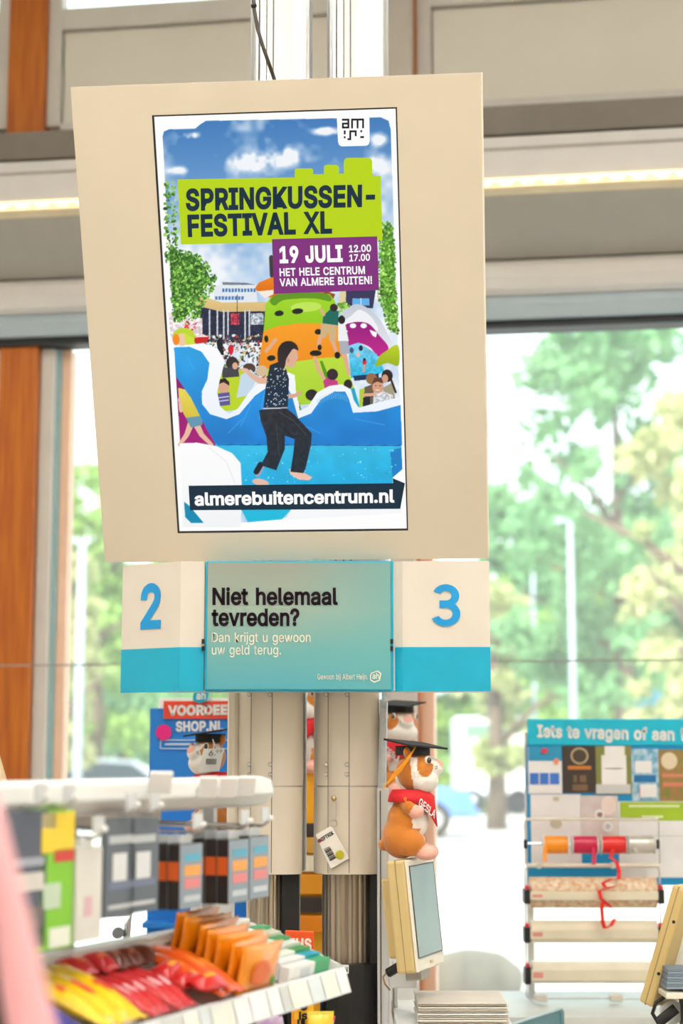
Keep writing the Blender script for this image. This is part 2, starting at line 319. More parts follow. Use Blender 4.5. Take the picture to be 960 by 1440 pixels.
for _g in """!|98|34,80,32,254,66,254,64,80/49,-2,33,4,26,20,33,37,49,43,65,37,72,20,65,4 -|227|168,122,168,94,57,94,57,122 .|94|48,-2,31,4,25,20,31,37,48,43,64,37,71,20,64,4 0|227|113,-3,95,-2,79,3,65,12,53,24,42,39,34,57,29,77,25,101,24,127,25,153,29,177,35,197,43,215,53,230,65,242,79,251,95,256,113,258,131,256,147,251,161,242,174,230,184,215,192,197,198,177,203,127,198,77,192,57,184,39,174,24,162,12,147,3,131,-2/113,25,125,26,136,30,145,37,153,46,160,58,169,88,172,127,169,166,160,197,145,218,136,224,125,228,113,230,101,228,91,224,82,218,73,208,67,197,58,166,55,148,55,107,62,72,73,46,91,30,101,26 1|227|38,0,38,27,195,27,195,0/138,254,138,0,106,0,106,224,43,179,43,213,99,254 2|227|32,0,32,24,141,141,155,163,160,186,157,202,154,209,137,224,112,230,94,227,86,224,79,219,69,207,64,190,64,181,33,181,34,196,37,209,43,221,51,232,60,241,84,253,98,257,112,258,127,257,141,254,164,241,173,233,181,223,186,211,191,186,185,159,168,129,76,30,76,28,195,28,195,0 3|227|109,-3,80,0,54,11,44,19,35,29,28,40,24,52,22,66,55,66,56,58,63,44,75,33,83,30,109,25,129,27,138,30,152,40,161,54,164,63,165,72,162,90,153,105,146,112,127,121,101,124,78,124,78,150,144,224,144,226,35,226,35,254,186,254,186,230,106,139,106,144,124,145,140,143,154,138,167,131,177,122,192,99,195,86,196,72,195,58,191,45,185,33,177,22,166,13,154,6,141,1,125,-2 4|227|20,53,20,79,123,254,155,254,54,83,54,81,207,81,207,53/141,0,141,159,171,159,171,0 5|227|111,-3,96,-2,82,1,59,12,49,20,41,30,35,41,30,65,61,65,69,44,87,30,111,25,130,28,146,38,152,44,161,61,164,81,161,101,157,111,145,125,129,135,119,138,109,138,84,134,64,123,34,126,48,254,183,254,183,226,75,226,67,151,89,162,115,167,137,164,156,156,165,150,185,125,193,105,195,94,194,66,191,51,176,26,166,16,141,1,126,-2 6|227|113,-3,98,-2,84,1,71,7,60,15,50,25,42,37,36,51,33,65,32,81,35,106,47,134,56,151,126,254,161,254,75,131,73,131,83,144,98,153,117,157,132,156,146,153,169,140,178,131,185,120,190,107,193,94,194,79,193,63,190,49,184,36,176,25,166,15,155,7,142,1,128,-2/113,24,131,27,139,31,152,43,161,59,164,79,161,98,152,114,146,121,131,130,113,133,95,130,80,121,69,107,65,99,62,79,65,59,74,43,87,31,95,27 7|227|48,0,162,226,31,226,31,254,195,254,195,224,82,0 8|227|113,-3,97,-2,82,1,68,6,45,21,37,31,31,42,27,54,26,68,29,88,37,106,43,114,58,126,67,130,76,132,55,145,46,154,40,165,36,177,35,190,36,203,45,225,62,242,73,249,85,254,99,257,113,258,128,257,141,254,153,249,164,242,181,225,190,203,191,190,190,177,186,165,180,154,162,138,150,132,159,130,176,121,189,106,194,98,200,78,199,54,195,42,189,31,181,21,171,13,145,1,130,-2/124,25,142,30,150,34,161,46,168,61,168,78,161,94,156,101,149,107,133,115,113,118,93,115,77,107,70,101,61,87,58,78,58,61,64,46,76,34,92,27,102,25/113,145,137,150,154,165,159,180,160,188,154,210,138,225,113,230,89,225,72,210,67,196,66,188,69,172,72,165,89,150 9|227|113,258,128,257,142,253,155,247,166,239,176,229,184,217,190,204,193,189,194,161,191,148,180,120,158,84,100,0,65,0,151,124,154,124,144,111,128,101,109,97,94,98,69,107,58,114,41,134,36,147,33,161,32,176,33,191,36,205,42,218,50,230,71,247,84,253,98,257/113,230,95,227,80,218,69,204,63,186,63,166,69,148,74,140,87,129,104,122,123,122,139,129,152,140,161,156,164,175,161,195,152,211,146,218,131,227 ?|179|66,76,68,105,71,115,84,135,104,149,123,167,130,183,131,192,125,213,110,226,89,231,69,226,53,213,49,206,46,189,14,189,15,203,24,226,32,236,51,250,75,257,89,258,103,257,116,254,137,243,146,235,153,226,158,215,161,203,162,191,161,178,158,166,146,146,110,118,100,103,97,76/82,-2,66,4,59,20,66,37,82,43,98,37,105,20,98,4 A|240|8,0,101,254,138,254,231,0,198,0,132,186,116,239,123,239,95,151,43,0/55,71,55,99,185,99,185,71 B|228|30,0,30,254,121,254,137,253,152,250,175,239,184,230,195,210,198,199,199,187,197,168,193,160,178,143,157,133,157,131,166,130,182,123,196,110,205,92,208,81,209,68,208,56,205,44,200,33,193,24,184,16,172,9,158,4,142,1,123,0/62,29,122,29,140,30,154,34,165,40,172,48,176,58,178,68,175,85,166,99,153,109,144,113,135,115,62,115/62,143,128,143,144,148,162,163,167,178,168,186,167,197,163,206,156,214,147,221,135,225,120,226,62,226 C|255|113,-2,93,4,75,12,59,25,46,40,35,58,27,78,22,101,20,127,22,153,27,176,35,197,46,215,59,230,75,242,93,251,113,256,134,258,158,255,181,248,201,236,210,228,224,209,234,187,236,174,204,174,195,197,179,214,158,224,134,228,119,227,105,223,92,216,80,207,62,182,53,148,52,127,53,107,57,88,63,72,80,47,92,38,105,32,119,28,134,26,158,30,179,40,195,57,204,80,236,80,234,68,224,45,210,27,192,12,170,2,146,-3 D|251|109,0,48,0,48,29,107,29,127,30,144,34,159,40,171,49,182,61,195,90,200,128,195,165,190,180,182,194,172,205,160,214,145,221,129,225,110,226,47,226,47,254,113,254,136,253,157,248,176,239,192,228,206,213,217,196,225,175,229,153,231,128,229,102,224,80,217,59,206,42,192,27,175,15,156,7,134,2/62,254,62,0,30,0,30,254 E|209|30,0,30,254,186,254,186,226,62,226,62,143,178,143,178,114,62,114,62,29,188,29,188,0 F|205|30,0,30,254,185,254,185,226,62,226,62,139,173,139,173,111,62,111,62,0 G|260|134,-3,113,-2,93,4,75,13,59,25,45,40,35,58,27,78,22,102,20,127,22,153,27,176,35,197,45,215,59,230,74,242,92,251,112,256,132,258,158,255,170,252,192,242,202,235,218,218,230,198,237,174,204,174,194,197,178,213,158,224,133,228,118,227,104,223,80,207,70,196,62,182,53,148,52,127,53,107,57,88,63,72,71,59,81,47,92,38,105,32,119,28,134,26,148,27,172,36,183,43,191,51,198,62,203,74,206,87,207,101,217,100,141,100,141,128,239,128,239,100,237,80,233,62,225,45,215,31,203,19,188,9,172,2,154,-2 H|258|30,0,30,254,62,254,62,144,196,144,196,254,228,254,228,0,196,0,196,116,62,116,62,0 I|150|16,0,16,29,59,29,59,226,16,226,16,254,135,254,135,226,91,226,91,29,135,29,135,0 J|198|93,-3,71,-1,53,5,38,16,26,31,19,50,17,86,49,86,50,58,54,47,61,37,70,30,80,26,93,25,105,26,115,30,124,37,131,47,135,58,136,73,136,254,168,254,168,73,166,50,159,31,147,16,132,5,113,-1 K|233|52,73,52,108,87,152,182,254,224,254,116,138,114,138/30,0,30,254,62,254,62,0/186,0,94,130,114,155,224,0 L|196|30,0,30,254,62,254,62,29,181,29,181,0 M|314|30,0,30,254,76,254,150,61,161,24,154,24,176,94,238,254,284,254,284,0,252,0,252,163,253,229,256,229,228,145,171,0,143,0,72,181,56,229,59,229,61,145,61,0 N|262|30,0,30,254,68,254,194,53,207,27,202,27,200,54,199,97,199,254,232,254,232,0,193,0,89,165,54,226,60,227,62,145,62,0 O|267|133,-3,112,-2,93,4,75,12,59,25,46,40,35,58,27,78,22,101,20,127,22,153,27,176,35,197,46,215,59,230,75,242,93,251,112,256,133,258,155,256,174,251,192,242,208,230,221,215,232,197,240,176,245,153,247,127,245,101,240,78,232,58,221,40,208,25,192,12,174,4,155,-2/133,26,148,28,162,32,175,38,186,47,196,58,204,72,210,88,214,106,215,127,214,148,210,166,204,182,196,196,186,207,175,216,162,223,148,227,133,228,119,227,105,223,92,216,81,207,71,196,63,182,57,166,53,148,52,127,53,106,57,88,63,72,71,58,81,47,92,38,105,32,119,28 P|222|30,0,30,254,118,254,136,253,152,250,166,244,178,236,195,215,200,202,203,189,204,174,203,159,200,145,195,133,187,121,178,112,166,104,152,98,136,94,118,93,55,93,55,121,116,121,139,124,149,128,162,139,170,155,172,164,172,184,167,201,156,214,139,223,116,226,62,226,62,0 R|224|30,0,30,254,118,254,136,253,153,250,167,244,178,237,188,227,195,217,204,191,205,176,204,161,195,136,188,125,178,116,152,103,136,100,118,99,48,99,48,128,129,128,149,133,162,143,167,150,172,167,173,176,170,194,167,202,156,215,149,220,129,225,116,226,62,226,62,0/177,0,115,115,151,115,214,0 S|223|112,-4,94,-3,78,0,51,11,32,30,25,42,21,54,19,68,52,68,57,51,68,38,83,29,112,25,123,25,143,30,159,40,165,46,172,61,173,70,170,84,166,89,148,102,72,126,56,135,43,145,34,156,28,170,26,186,27,200,31,213,37,224,46,234,69,249,83,254,97,257,114,258,130,257,145,254,158,249,170,242,180,234,189,224,199,202,200,189,169,189,166,201,160,211,151,219,140,225,127,228,102,229,84,224,70,215,64,209,58,195,58,180,65,167,85,154,156,132,179,119,197,99,201,90,204,69,203,56,199,43,185,21,162,5,147,0,130,-3 T|224|16,226,16,254,208,254,208,226,128,226,128,0,96,0,96,226 U|259|129,-4,110,-3,93,1,77,8,63,17,52,27,42,40,31,70,30,87,30,254,62,254,62,89,63,77,70,57,84,40,104,29,129,26,155,29,175,40,188,57,193,66,196,89,196,254,229,254,229,87,227,70,223,54,216,40,207,27,182,8,166,1,149,-3 V|240|102,0,8,254,42,254,108,69,124,15,117,15,133,69,197,254,231,254,139,0 W|343|78,0,8,254,41,254,88,73,98,20,95,20,112,98,153,254,190,254,249,20,244,20,261,98,302,254,335,254,265,0,228,0,184,161,168,237,175,237,159,161,115,0 X|237|9,0,109,142,109,118,15,254,52,254,102,181,122,146,116,146,136,181,187,254,223,254,129,119,129,143,228,0,191,0,125,98,115,116,122,116,113,98,46,0 a|195|68,-4,47,2,30,14,19,32,16,42,15,54,18,73,22,80,39,97,63,105,89,110,117,113,133,117,138,128,133,148,120,161,98,165,75,161,59,150,50,137,20,146,32,165,39,173,66,188,97,192,119,190,143,180,150,175,161,160,168,139,168,0,138,0,138,26,136,26,126,12,108,1,90,-4/85,23,96,23,114,29,127,40,132,47,138,69,138,95,130,91,88,84,67,79,52,70,46,52,51,36,65,26 b|212|115,-4,94,-1,86,2,69,16,59,29,56,29,56,0,26,0,26,254,57,254,57,160,59,160,69,173,86,186,94,190,103,192,130,191,144,187,168,171,177,160,185,146,191,131,194,113,195,94,194,75,191,58,185,42,168,17,157,8,144,1,130,-3/110,23,121,24,140,33,153,48,158,58,163,82,164,95,161,120,158,131,147,149,140,156,131,161,121,164,110,165,99,164,89,161,73,149,62,131,57,108,56,95,59,69,67,48,73,39,89,27,99,24 c|198|104,-4,87,-3,72,1,58,8,46,17,36,29,28,43,22,58,18,75,17,94,18,113,22,130,28,146,36,159,46,171,58,180,72,187,87,191,104,192,130,189,153,178,170,161,181,138,151,131,145,145,135,155,121,162,104,165,92,164,81,161,65,148,54,129,49,106,48,94,51,70,54,59,65,40,81,28,92,24,104,23,121,26,135,33,146,44,152,59,181,51,171,28,153,11,130,0 d|212|98,-4,82,-3,68,1,44,17,27,42,18,75,17,94,18,113,22,131,27,146,35,160,45,171,56,180,69,187,83,191,109,192,118,190,126,186,144,173,153,160,155,160,155,254,186,254,186,0,156,0,156,29,153,29,143,16,126,2,109,-3/102,23,113,24,123,27,132,32,139,39,150,58,155,81,156,95,153,120,150,131,139,149,132,156,123,161,113,164,102,165,91,164,81,161,72,156,65,149,54,131,49,108,48,95,51,70,54,58,65,40,81,28,91,24 e|202|106,-4,88,-3,73,1,58,8,46,17,36,29,28,42,22,58,18,75,17,93,18,112,22,129,28,145,36,159,46,170,58,180,71,187,86,191,113,192,133,187,151,177,160,170,167,162,179,141,185,113,186,85,37,85,37,110,169,110,155,101,152,124,149,134,138,151,131,157,113,164,103,165,92,164,73,157,59,143,54,135,49,116,48,89,51,64,55,53,67,37,85,26,106,23,127,26,143,36,153,53,182,45,174,27,160,13,141,2,119,-3 f|127|114,190,114,164,3,164,3,190/40,0,40,216,41,226,48,243,53,250,68,259,85,264,94,265,111,263,121,260,114,234,97,237,82,234,77,230,72,218,71,209,71,0 g|213|90,-75,67,-70,49,-61,41,-55,25,-35,51,-20,61,-33,77,-44,103,-49,130,-44,141,-38,149,-29,154,-17,156,-3,156,34,153,34,143,21,126,8,109,3,97,2,69,7,56,13,35,32,22,60,18,77,17,96,18,114,27,147,35,160,45,171,56,180,69,187,83,191,109,192,119,190,127,186,144,173,154,159,157,159,157,190,186,190,186,-4,185,-20,181,-33,175,-45,167,-54,157,-62,145,-68,132,-72,118,-74/113,30,123,33,132,38,145,51,150,61,156,83,156,109,150,132,139,150,132,156,114,164,102,165,91,164,81,161,65,149,54,131,49,109,48,96,51,72,54,61,65,44,81,33,91,30 h|205|57,113,57,0,26,0,26,254,57,254,57,144,51,144,66,172,76,181,87,187,100,191,114,192,137,189,157,178,164,170,175,149,178,135,179,120,179,0,148,0,148,118,147,131,143,143,136,152,128,159,117,163,105,165,88,162,80,159,68,148,63,141,58,124 i|83|26,0,26,190,57,190,57,0/42,221,27,227,21,242,27,256,42,262,57,256,63,242,57,227 j|83|26,190,57,190,57,-15,54,-36,51,-45,46,-53,32,-65,13,-71,-5,-71,-5,-43,9,-43,20,-36,24,-30,26,-23/42,221,27,227,20,242,27,256,42,262,57,256,63,242,57,227 k|190|55,68,55,106,60,106,142,190,180,190,92,100,89,100/26,0,26,254,57,254,57,0/147,0,74,93,96,114,186,0 l|95|70,-1,56,0,45,4,37,10,31,19,27,29,26,42,26,254,57,254,57,49,60,31,73,26,85,27,90,1 m|305|26,0,26,190,56,190,56,148,54,148,61,166,66,173,86,188,110,193,123,192,134,187,144,180,157,160,160,147,156,147,163,164,175,178,199,191,218,193,239,190,249,186,264,173,275,154,278,141,278,0,248,0,248,127,247,139,243,149,236,156,228,161,219,164,209,165,187,160,173,145,168,124,168,0,137,0,137,130,136,140,126,156,119,161,110,164,100,165,79,160,63,145,58,129,57,119,57,0 n|205|57,113,57,0,26,0,26,190,56,190,56,144,51,144,66,172,76,181,87,187,100,191,114,192,137,189,156,178,164,170,175,149,178,135,179,120,179,0,148,0,148,118,147,131,143,143,136,152,128,159,117,163,105,165,88,162,80,159,68,148,63,141,58,124 o|208|104,-4,87,-3,72,1,58,8,46,17,36,29,28,43,22,58,18,75,17,94,18,113,22,130,28,146,36,159,46,171,58,180,72,187,87,191,104,192,120,191,136,187,149,180,161,171,180,146,186,130,191,94,186,58,180,43,171,29,161,17,149,8,136,1,120,-3/104,23,116,24,135,33,143,40,154,59,159,81,160,94,157,118,154,129,143,148,126,161,116,164,104,165,92,164,81,161,65,148,54,129,49,106,48,94,51,70,54,59,65,40,81,28,92,24 p|212|26,-71,26,190,56,190,56,160,59,160,69,173,86,186,94,190,103,192,130,191,144,187,168,171,177,160,185,146,191,131,194,113,195,94,194,75,191,58,185,42,168,17,157,8,144,1,130,-3,115,-4,94,-1,86,2,69,16,59,29,57,29,57,-71/110,23,121,24,140,33,153,48,158,58,163,82,164,95,161,120,158,131,147,149,140,156,131,161,121,164,110,165,99,164,89,161,73,149,62,131,57,108,56,95,59,69,67,48,73,39,89,27,99,24 r|130|26,0,26,190,56,190,56,160,58,160,62,169,68,177,76,184,96,191,122,192,122,161,103,163,80,157,63,142,58,127,57,118,57,0 s|182|91,-4,67,-2,46,6,31,19,25,27,18,47,47,53,50,44,55,36,62,30,70,26,91,23,113,26,122,31,129,37,133,44,134,51,127,68,106,78,75,85,59,90,46,96,36,104,29,113,25,124,23,137,24,147,27,157,39,173,48,180,69,189,94,192,106,192,117,190,136,182,149,170,159,154,162,145,134,139,121,158,114,163,94,166,74,163,59,153,54,139,55,132,58,126,62,122,86,111,115,105,131,100,153,86,160,76,164,66,166,53,165,43,156,24,149,16,130,3,118,-1 t|114|102,190,102,164,3,164,3,190/32,236,63,236,63,49,68,31,85,25,101,27,107,1,84,-2,69,-1,56,4,46,11,38,20,34,32,32,46 u|205|91,-3,79,-2,57,5,48,12,35,29,30,41,27,54,26,69,26,190,57,190,57,72,58,58,62,47,68,37,88,26,100,25,117,28,125,31,137,41,142,48,147,66,148,76,148,190,179,190,179,0,149,0,149,46,154,46,147,30,139,18,129,8,117,2 v|195|81,0,9,190,42,190,83,78,103,10,92,10,112,78,152,190,186,190,113,0 w|284|69,0,11,190,44,190,77,68,88,21,82,21,103,107,126,190,158,190,191,68,201,21,196,21,206,68,240,190,272,190,215,0,184,0,145,140,138,169,145,169,124,86,99,0 y|195|24,-69,31,-43,36,-44,52,-44,65,-37,75,-18,81,-1,9,190,42,190,83,78,103,10,92,10,112,78,153,190,186,190,102,-29,88,-54,70,-68,46,-73,32,-72 z|190|21,0,21,23,127,161,24,161,24,190,166,190,166,165,63,30,63,28,169,28,169,0""".split(' '):
    _p = _g.split('|'); GLYPHS[_p[0]] = (int(_p[1]), [[(int(q[i]) / 500, int(q[i + 1]) / 500) for i in range(0, len(q), 2)] for q in (c.split(',') for c in _p[2].split('/'))])
def text_geo(s, bold=0.0, spacing=1.0):      # outlines of a plain sans serif alphabet, filled; bold thickens every stroke along its outline
    if s == '3':                              # round-headed figure three, two bowls
        v, f = [], []
        for z, (cx, cy, r, a0, a1) in enumerate(((0.148, 0.372, 0.098, 158, -90), (0.142, 0.153, 0.113, 90, -158))):
            b = len(v); h = 0.040
            for k in range(25):
                w = math.radians(a0 + (a1 - a0) * k / 24)
                for q in (r + h, r - h): v.append((cx + q * 1.08 * math.cos(w), cy + q * math.sin(w), z))
            f += [(b + 2 * k, b + 2 * k + 1, b + 2 * k + 3, b + 2 * k + 2) for k in range(24)]
            if z == 0:
                b = len(v); v += [(0.075, 0.222, 1.5), (0.15, 0.222, 1.5), (0.15, 0.314, 1.5), (0.075, 0.314, 1.5)]; f.append((b, b + 1, b + 2, b + 3))
        return v, f
    bold = max(0.0, bold)
    cu = bpy.data.curves.new('t', 'CURVE'); cu.dimensions = '2D'; cu.fill_mode = 'FRONT'
    x = 0.0; extra_v, extra_f = [], []
    for ch in s:
        if ch == ' ':
            x += 0.26; continue
        w, cons = GLYPHS[ch]
        for con in cons:
            sp = cu.splines.new('POLY'); sp.points.add(len(con) - 1); sp.use_cyclic_u = True
            pts = [(q[0] + x, q[1]) for q in con]; m = len(pts)
            for p, q in zip(sp.points, pts): p.co = (q[0], q[1], 0, 1)
            if bold:
                L, R = [], []
                for i in range(m):
                    p0, p1, p2 = pts[i - 1], pts[i], pts[(i + 1) % m]
                    d1 = Vector((p1[0] - p0[0], p1[1] - p0[1])).normalized(); d2 = Vector((p2[0] - p1[0], p2[1] - p1[1])).normalized()
                    n1, n2 = Vector((-d1.y, d1.x)), Vector((-d2.y, d2.x)); h = n1 + n2
                    h = h / max(0.5, h.length_squared / 2) if h.length > 0.05 else n1
                    if h.length > 1.6: h = h * (1.6 / h.length)
                    L.append((p1[0] + h.x * bold, p1[1] + h.y * bold, 1)); R.append((p1[0] - h.x * bold, p1[1] - h.y * bold, 1))
                k = len(extra_v); extra_v += L + R
                for i in range(m):
                    j = (i + 1) % m; extra_f += [(k + i, k + m + i, k + m + j), (k + i, k + m + j, k + j)]
        x += w / 500 * spacing + bold * 0.55
    ob = bpy.data.objects.new('t', cu)
    me = ob.to_mesh()
    v = [tuple(p.co) for p in me.vertices]; f = [tuple(p.vertices) for p in me.polygons]
    ob.to_mesh_clear(); bpy.data.objects.remove(ob); bpy.data.curves.remove(cu)
    n = len(v)
    return v + extra_v, f + [tuple(i + n for i in q) for q in extra_f]
def text3d(s, bl, br, tl, bold=0.0, lift=None, spacing=1.0):   # lettering between three corners: baseline left, baseline right, capital top left
    v, f = text_geo(s, bold, spacing)
    if _font_cap[0] is None:
        hv, _ = text_geo('H'); _font_cap[0] = max(p[1] for p in hv)
    cap = _font_cap[0] + bold
    x0 = min(p[0] for p in v); x1 = max(p[0] for p in v)
    bl, br, tl = Vector(bl), Vector(br), Vector(tl)
    ex = (br - bl) / (x1 - x0); ey = (tl - bl) / cap
    lift = Vector(lift) if lift is not None else Vector((0, 0, 0))
    mb = MB()
    n = ex.cross(ey).normalized() * 0.00025
    mb.add([bl + ex * (p[0] - x0) + ey * p[1] + lift + n * p[2] for p in v], f)
    return mb

# common colours
M_white = mat('white_plastic', (238, 238, 236), 0.4, var=0.02)
M_cream = mat('cream_board_paint', (214, 202, 182), 0.55, var=0.025, scale=3.0, bump=0.05)
M_teal = mat('teal_paint', (0, 166, 200), 0.35, var=0.04)
M_black = mat('black_plastic', (22, 22, 24), 0.45, var=0.1)
M_alu = mat('satin_aluminium', (214, 214, 214), 0.32, metal=0.85, var=0.03, stretch=(1, 1, 0.02), scale=60)
M_steel = mat('chrome_wire', (205, 205, 205), 0.25, metal=0.9, var=0.03)
M_red = mat('red_plastic', (212, 28, 32), 0.45)
# ------------------------------------------------------------------ the room
M_wall = mat('painted_wall', (222, 216, 205), 0.8, var=0.03, scale=2)
M_floor = mat('shop_floor_tiles', (205, 200, 192), 0.35, var=0.05, scale=3)
M_ceil = mat('ceiling_paint', (235, 232, 226), 0.85, var=0.02)
M_panel = mat('cream_cladding', (224, 218, 207), 0.6, var=0.03, scale=2.0)
M_frame = mat('grey_white_frame', (208, 204, 196), 0.5, var=0.03)
M_wood = mat('orange_laminated_timber', (168, 82, 8), 0.45, var=0.0, rgb2=(200, 112, 20), scale=9, stretch=(6, 6, 0.35), bump=0.1)
M_fascia2 = mat('grey_cable_duct', (186, 178, 168), 0.5, var=0.03)
M_fascia = mat('taupe_steel_beam', (128, 120, 110), 0.55, var=0.04)
M_box = mat('light_grey_housing', (206, 202, 198), 0.5, var=0.02)
M_soffit = mat('grey_soffit', (168, 164, 156), 0.7, var=0.03)
M_cass = mat('blind_cassette_grey', (170, 184, 192), 0.4, var=0.03)
M_dark = mat('black_rubber_seal', (26, 32, 36), 0.5, var=0.1)
S0, S1, CEIL, TB = -3.6, 3.9, 4.75, 9.5
struct('floor', MB().box((S0, -TB, -0.1), (S1, 0.1, 0)), M_floor, wall=True)
struct('ceiling', MB().box((S0, -TB, CEIL), (S1, 0.2, CEIL + 0.15)), M_ceil, wall=True)
struct('wall_left', MB().box((S0 - 0.15, -TB, 0), (S0, 0.2, CEIL)), M_wall, wall=True)
struct('wall_right', MB().box((S1, -TB, 0), (S1 + 0.15, 0.2, CEIL)), M_wall, wall=True)
struct('wall_rear', MB().box((S0, -TB - 0.15, 0), (S1, -TB, CEIL)), M_wall, wall=True)

def zrow(py, t, px=0): return PWALL(px, py, t)[1]
def scol(px, py, t): return PWALL(px, py, t)[0]
# timber posts
pA0, pA1 = scol(-4, 700, 0.06), scol(50, 700, 0.06)
pB0, pB1 = scol(560, 700, 0.06), scol(589, 700, 0.06)
pitch_ = (scol(585, 700, 0.06) - scol(24, 700, 0.06))
posts = [(pA0, pA1), (pB0, pB1), (pB0 + pitch_ * 1.35, pB0 + pitch_ * 1.35 + 0.13), (pA0 - pitch_ * 1.1, pA0 - pitch_ * 1.1 + 0.13)]
for i, (a, b) in enumerate(posts):
    struct('trim_%d' % (i + 1), MB().box((a, -0.08, 0), (b, 0.10, CEIL)), M_wood, wall=True, bevel=0.006)
# upper wall: cladding panels in frames, clerestory glass above
z_pb = zrow(183, 0.04, 0); z_pt = zrow(36, 0.04, 200); z_fr = zrow(13, 0.04, 200)
wb = struct('wall_back', MB().box((S0, 0.02, z_pb - 0.7), (S1, 0.10, z_pt + 0.02)), M_panel, wall=True)
bays = [(S0, posts[3][0]), (posts[3][1], pA0), (pA1, pB0), (pB1, posts[2][0]), (posts[2][1], S1)]
sw = 0.055
for a, b in bays:
    if b - a < 0.15: continue
    obj('frame_stile', MB().box((a, -0.05, z_pb), (a + sw, 0.02, CEIL)), M_frame, wb, bevel=0.004)
    obj('frame_stile', MB().box((b - sw, -0.05, z_pb), (b, 0.02, CEIL)), M_frame, wb, bevel=0.004)
    obj('frame_rail', MB().box((a + sw, -0.05, z_pt), (b - sw, 0.02, z_fr + 0.02)), M_frame, wb, bevel=0.004)
    obj('frame_rail', MB().box((a + sw, -0.05, z_pb - 0.02), (b - sw, 0.02, z_pb + 0.012)), M_frame, wb, bevel=0.004)
    obj('cladding_panel', MB().box((a + sw + 0.004, -0.028, z_pb + 0.016), (b - sw - 0.004, 0.02, z_pt - 0.004)), M_panel, wb, bevel=0.004)
M_glass = mat_glass('window_glass')
wn = 0
for a, b in bays:
    if b - a < 0.15: continue
    wn += 1
    struct('window_%d' % wn, MB().box((a + sw, 0.0, z_fr + 0.02), (b - sw, 0.006, CEIL)), M_glass, wall=True)
# beam, light box, soffit and blind cassette, swept along the wall
def sweep(prof):      # prof: list of (t, z)
    mb = MB(); mb.prism([(S0 + 0.01, -t, z) for t, z in prof], (S1 - S0 - 0.02, 0, 0)); return mb
tf = 0.26
struct('trim_5', sweep([(tf, zrow(187, tf)), (tf, zrow(226, tf)), (0.03, zrow(226, tf)), (0.03, zrow(187, tf))]), M_fascia, wall=True, bevel=0.004)
tb = 0.50
lbx = struct('trim_6', sweep([(tb, zrow(229, tb)), (tb, zrow(284, tb)), (tb - 0.10, zrow(284, tb) - 0.004), (0.03, zrow(284, tb) - 0.004), (0.03, zrow(229, tb))]), M_box, wall=True, bevel=0.004)
obj('seam_strip', MB().box((S0 + 0.02, -tb - 0.006, zrow(247, tb)), (S1 - 0.02, -tb, zrow(244, tb))), M_soffit, lbx)
ts = 0.40
struct('trim_7', sweep([(ts, zrow(284, tb) - 0.006), (ts, zrow(303, ts)), (0.16, zrow(394, 0.16)), (0.03, zrow(394, 0.16)), (0.03, zrow(284, tb) - 0.006)]), M_soffit, wall=True)
cz = [zrow(p, 0.18) for p in (396, 404, 420, 434, 440)]
struct('trim_8', sweep([(0.17, cz[0]), (0.185, cz[1]), (0.19, cz[2]), (0.18, cz[3]), (0.155, cz[4]), (0.03, cz[4]), (0.03, cz[0])]), M_box, wall=True, smooth=False)
struct('trim_9', sweep([(0.14, zrow(440, 0.16)), (0.15, zrow(455, 0.15)), (0.13, zrow(474, 0.13)), (0.03, zrow(474, 0.13)), (0.03, zrow(440, 0.16))]), M_cass, wall=True)
z_gt = zrow(487, 0.10)
struct('trim_10', sweep([(0.10, zrow(474, 0.13)), (0.10, z_gt), (0.0, z_gt), (0.0, zrow(474, 0.13))]), M_dark, wall=True)
# the strip lamp under the light box
lamp = thing('strip_lamp', 'long warm white strip lamp glowing along the grey light box above the window', 'lamp', WO, -WYAW)
zl0, zl1 = zrow(300, tb), zrow(285, tb)
obj('diffuser', MB().box((S0 + 0.05, -tb - 0.012, zl0 + 0.006), (S1 - 0.05, -tb + 0.05, zl1 - 0.003)), mat('warm_diffuser', (255, 232, 190), 0.5, var=0.02, emit=1.15), lamp)
obj('lamp_rail', MB().box((S0 + 0.05, -tb - 0.016, zl0 - 0.002), (S1 - 0.05, -tb + 0.06, zl0 + 0.005)), mat('lamp_rail_warm', (226, 208, 170), 0.5), lamp, bevel=0.002)
prism_me = mesh(MB().add([(-0.02, -0.006, 0), (0.02, -0.006, 0), (0, 0.0, 0.02), (-0.02, 0, 0), (0.02, 0, 0)], [(0, 1, 2), (0, 2, 3), (1, 4, 2), (0, 3, 4, 1)]), 'prism_lens')
for k in range(40):
    sk = scol(0, 290, tb) - 0.1 + k * 0.075
    obj('prism_lens', None, mat('prism_lens_gold', (232, 212, 160), 0.3, emit=0.8), lamp, me=prism_me, loc=(sk, -tb - 0.013, zl0 + 0.008))
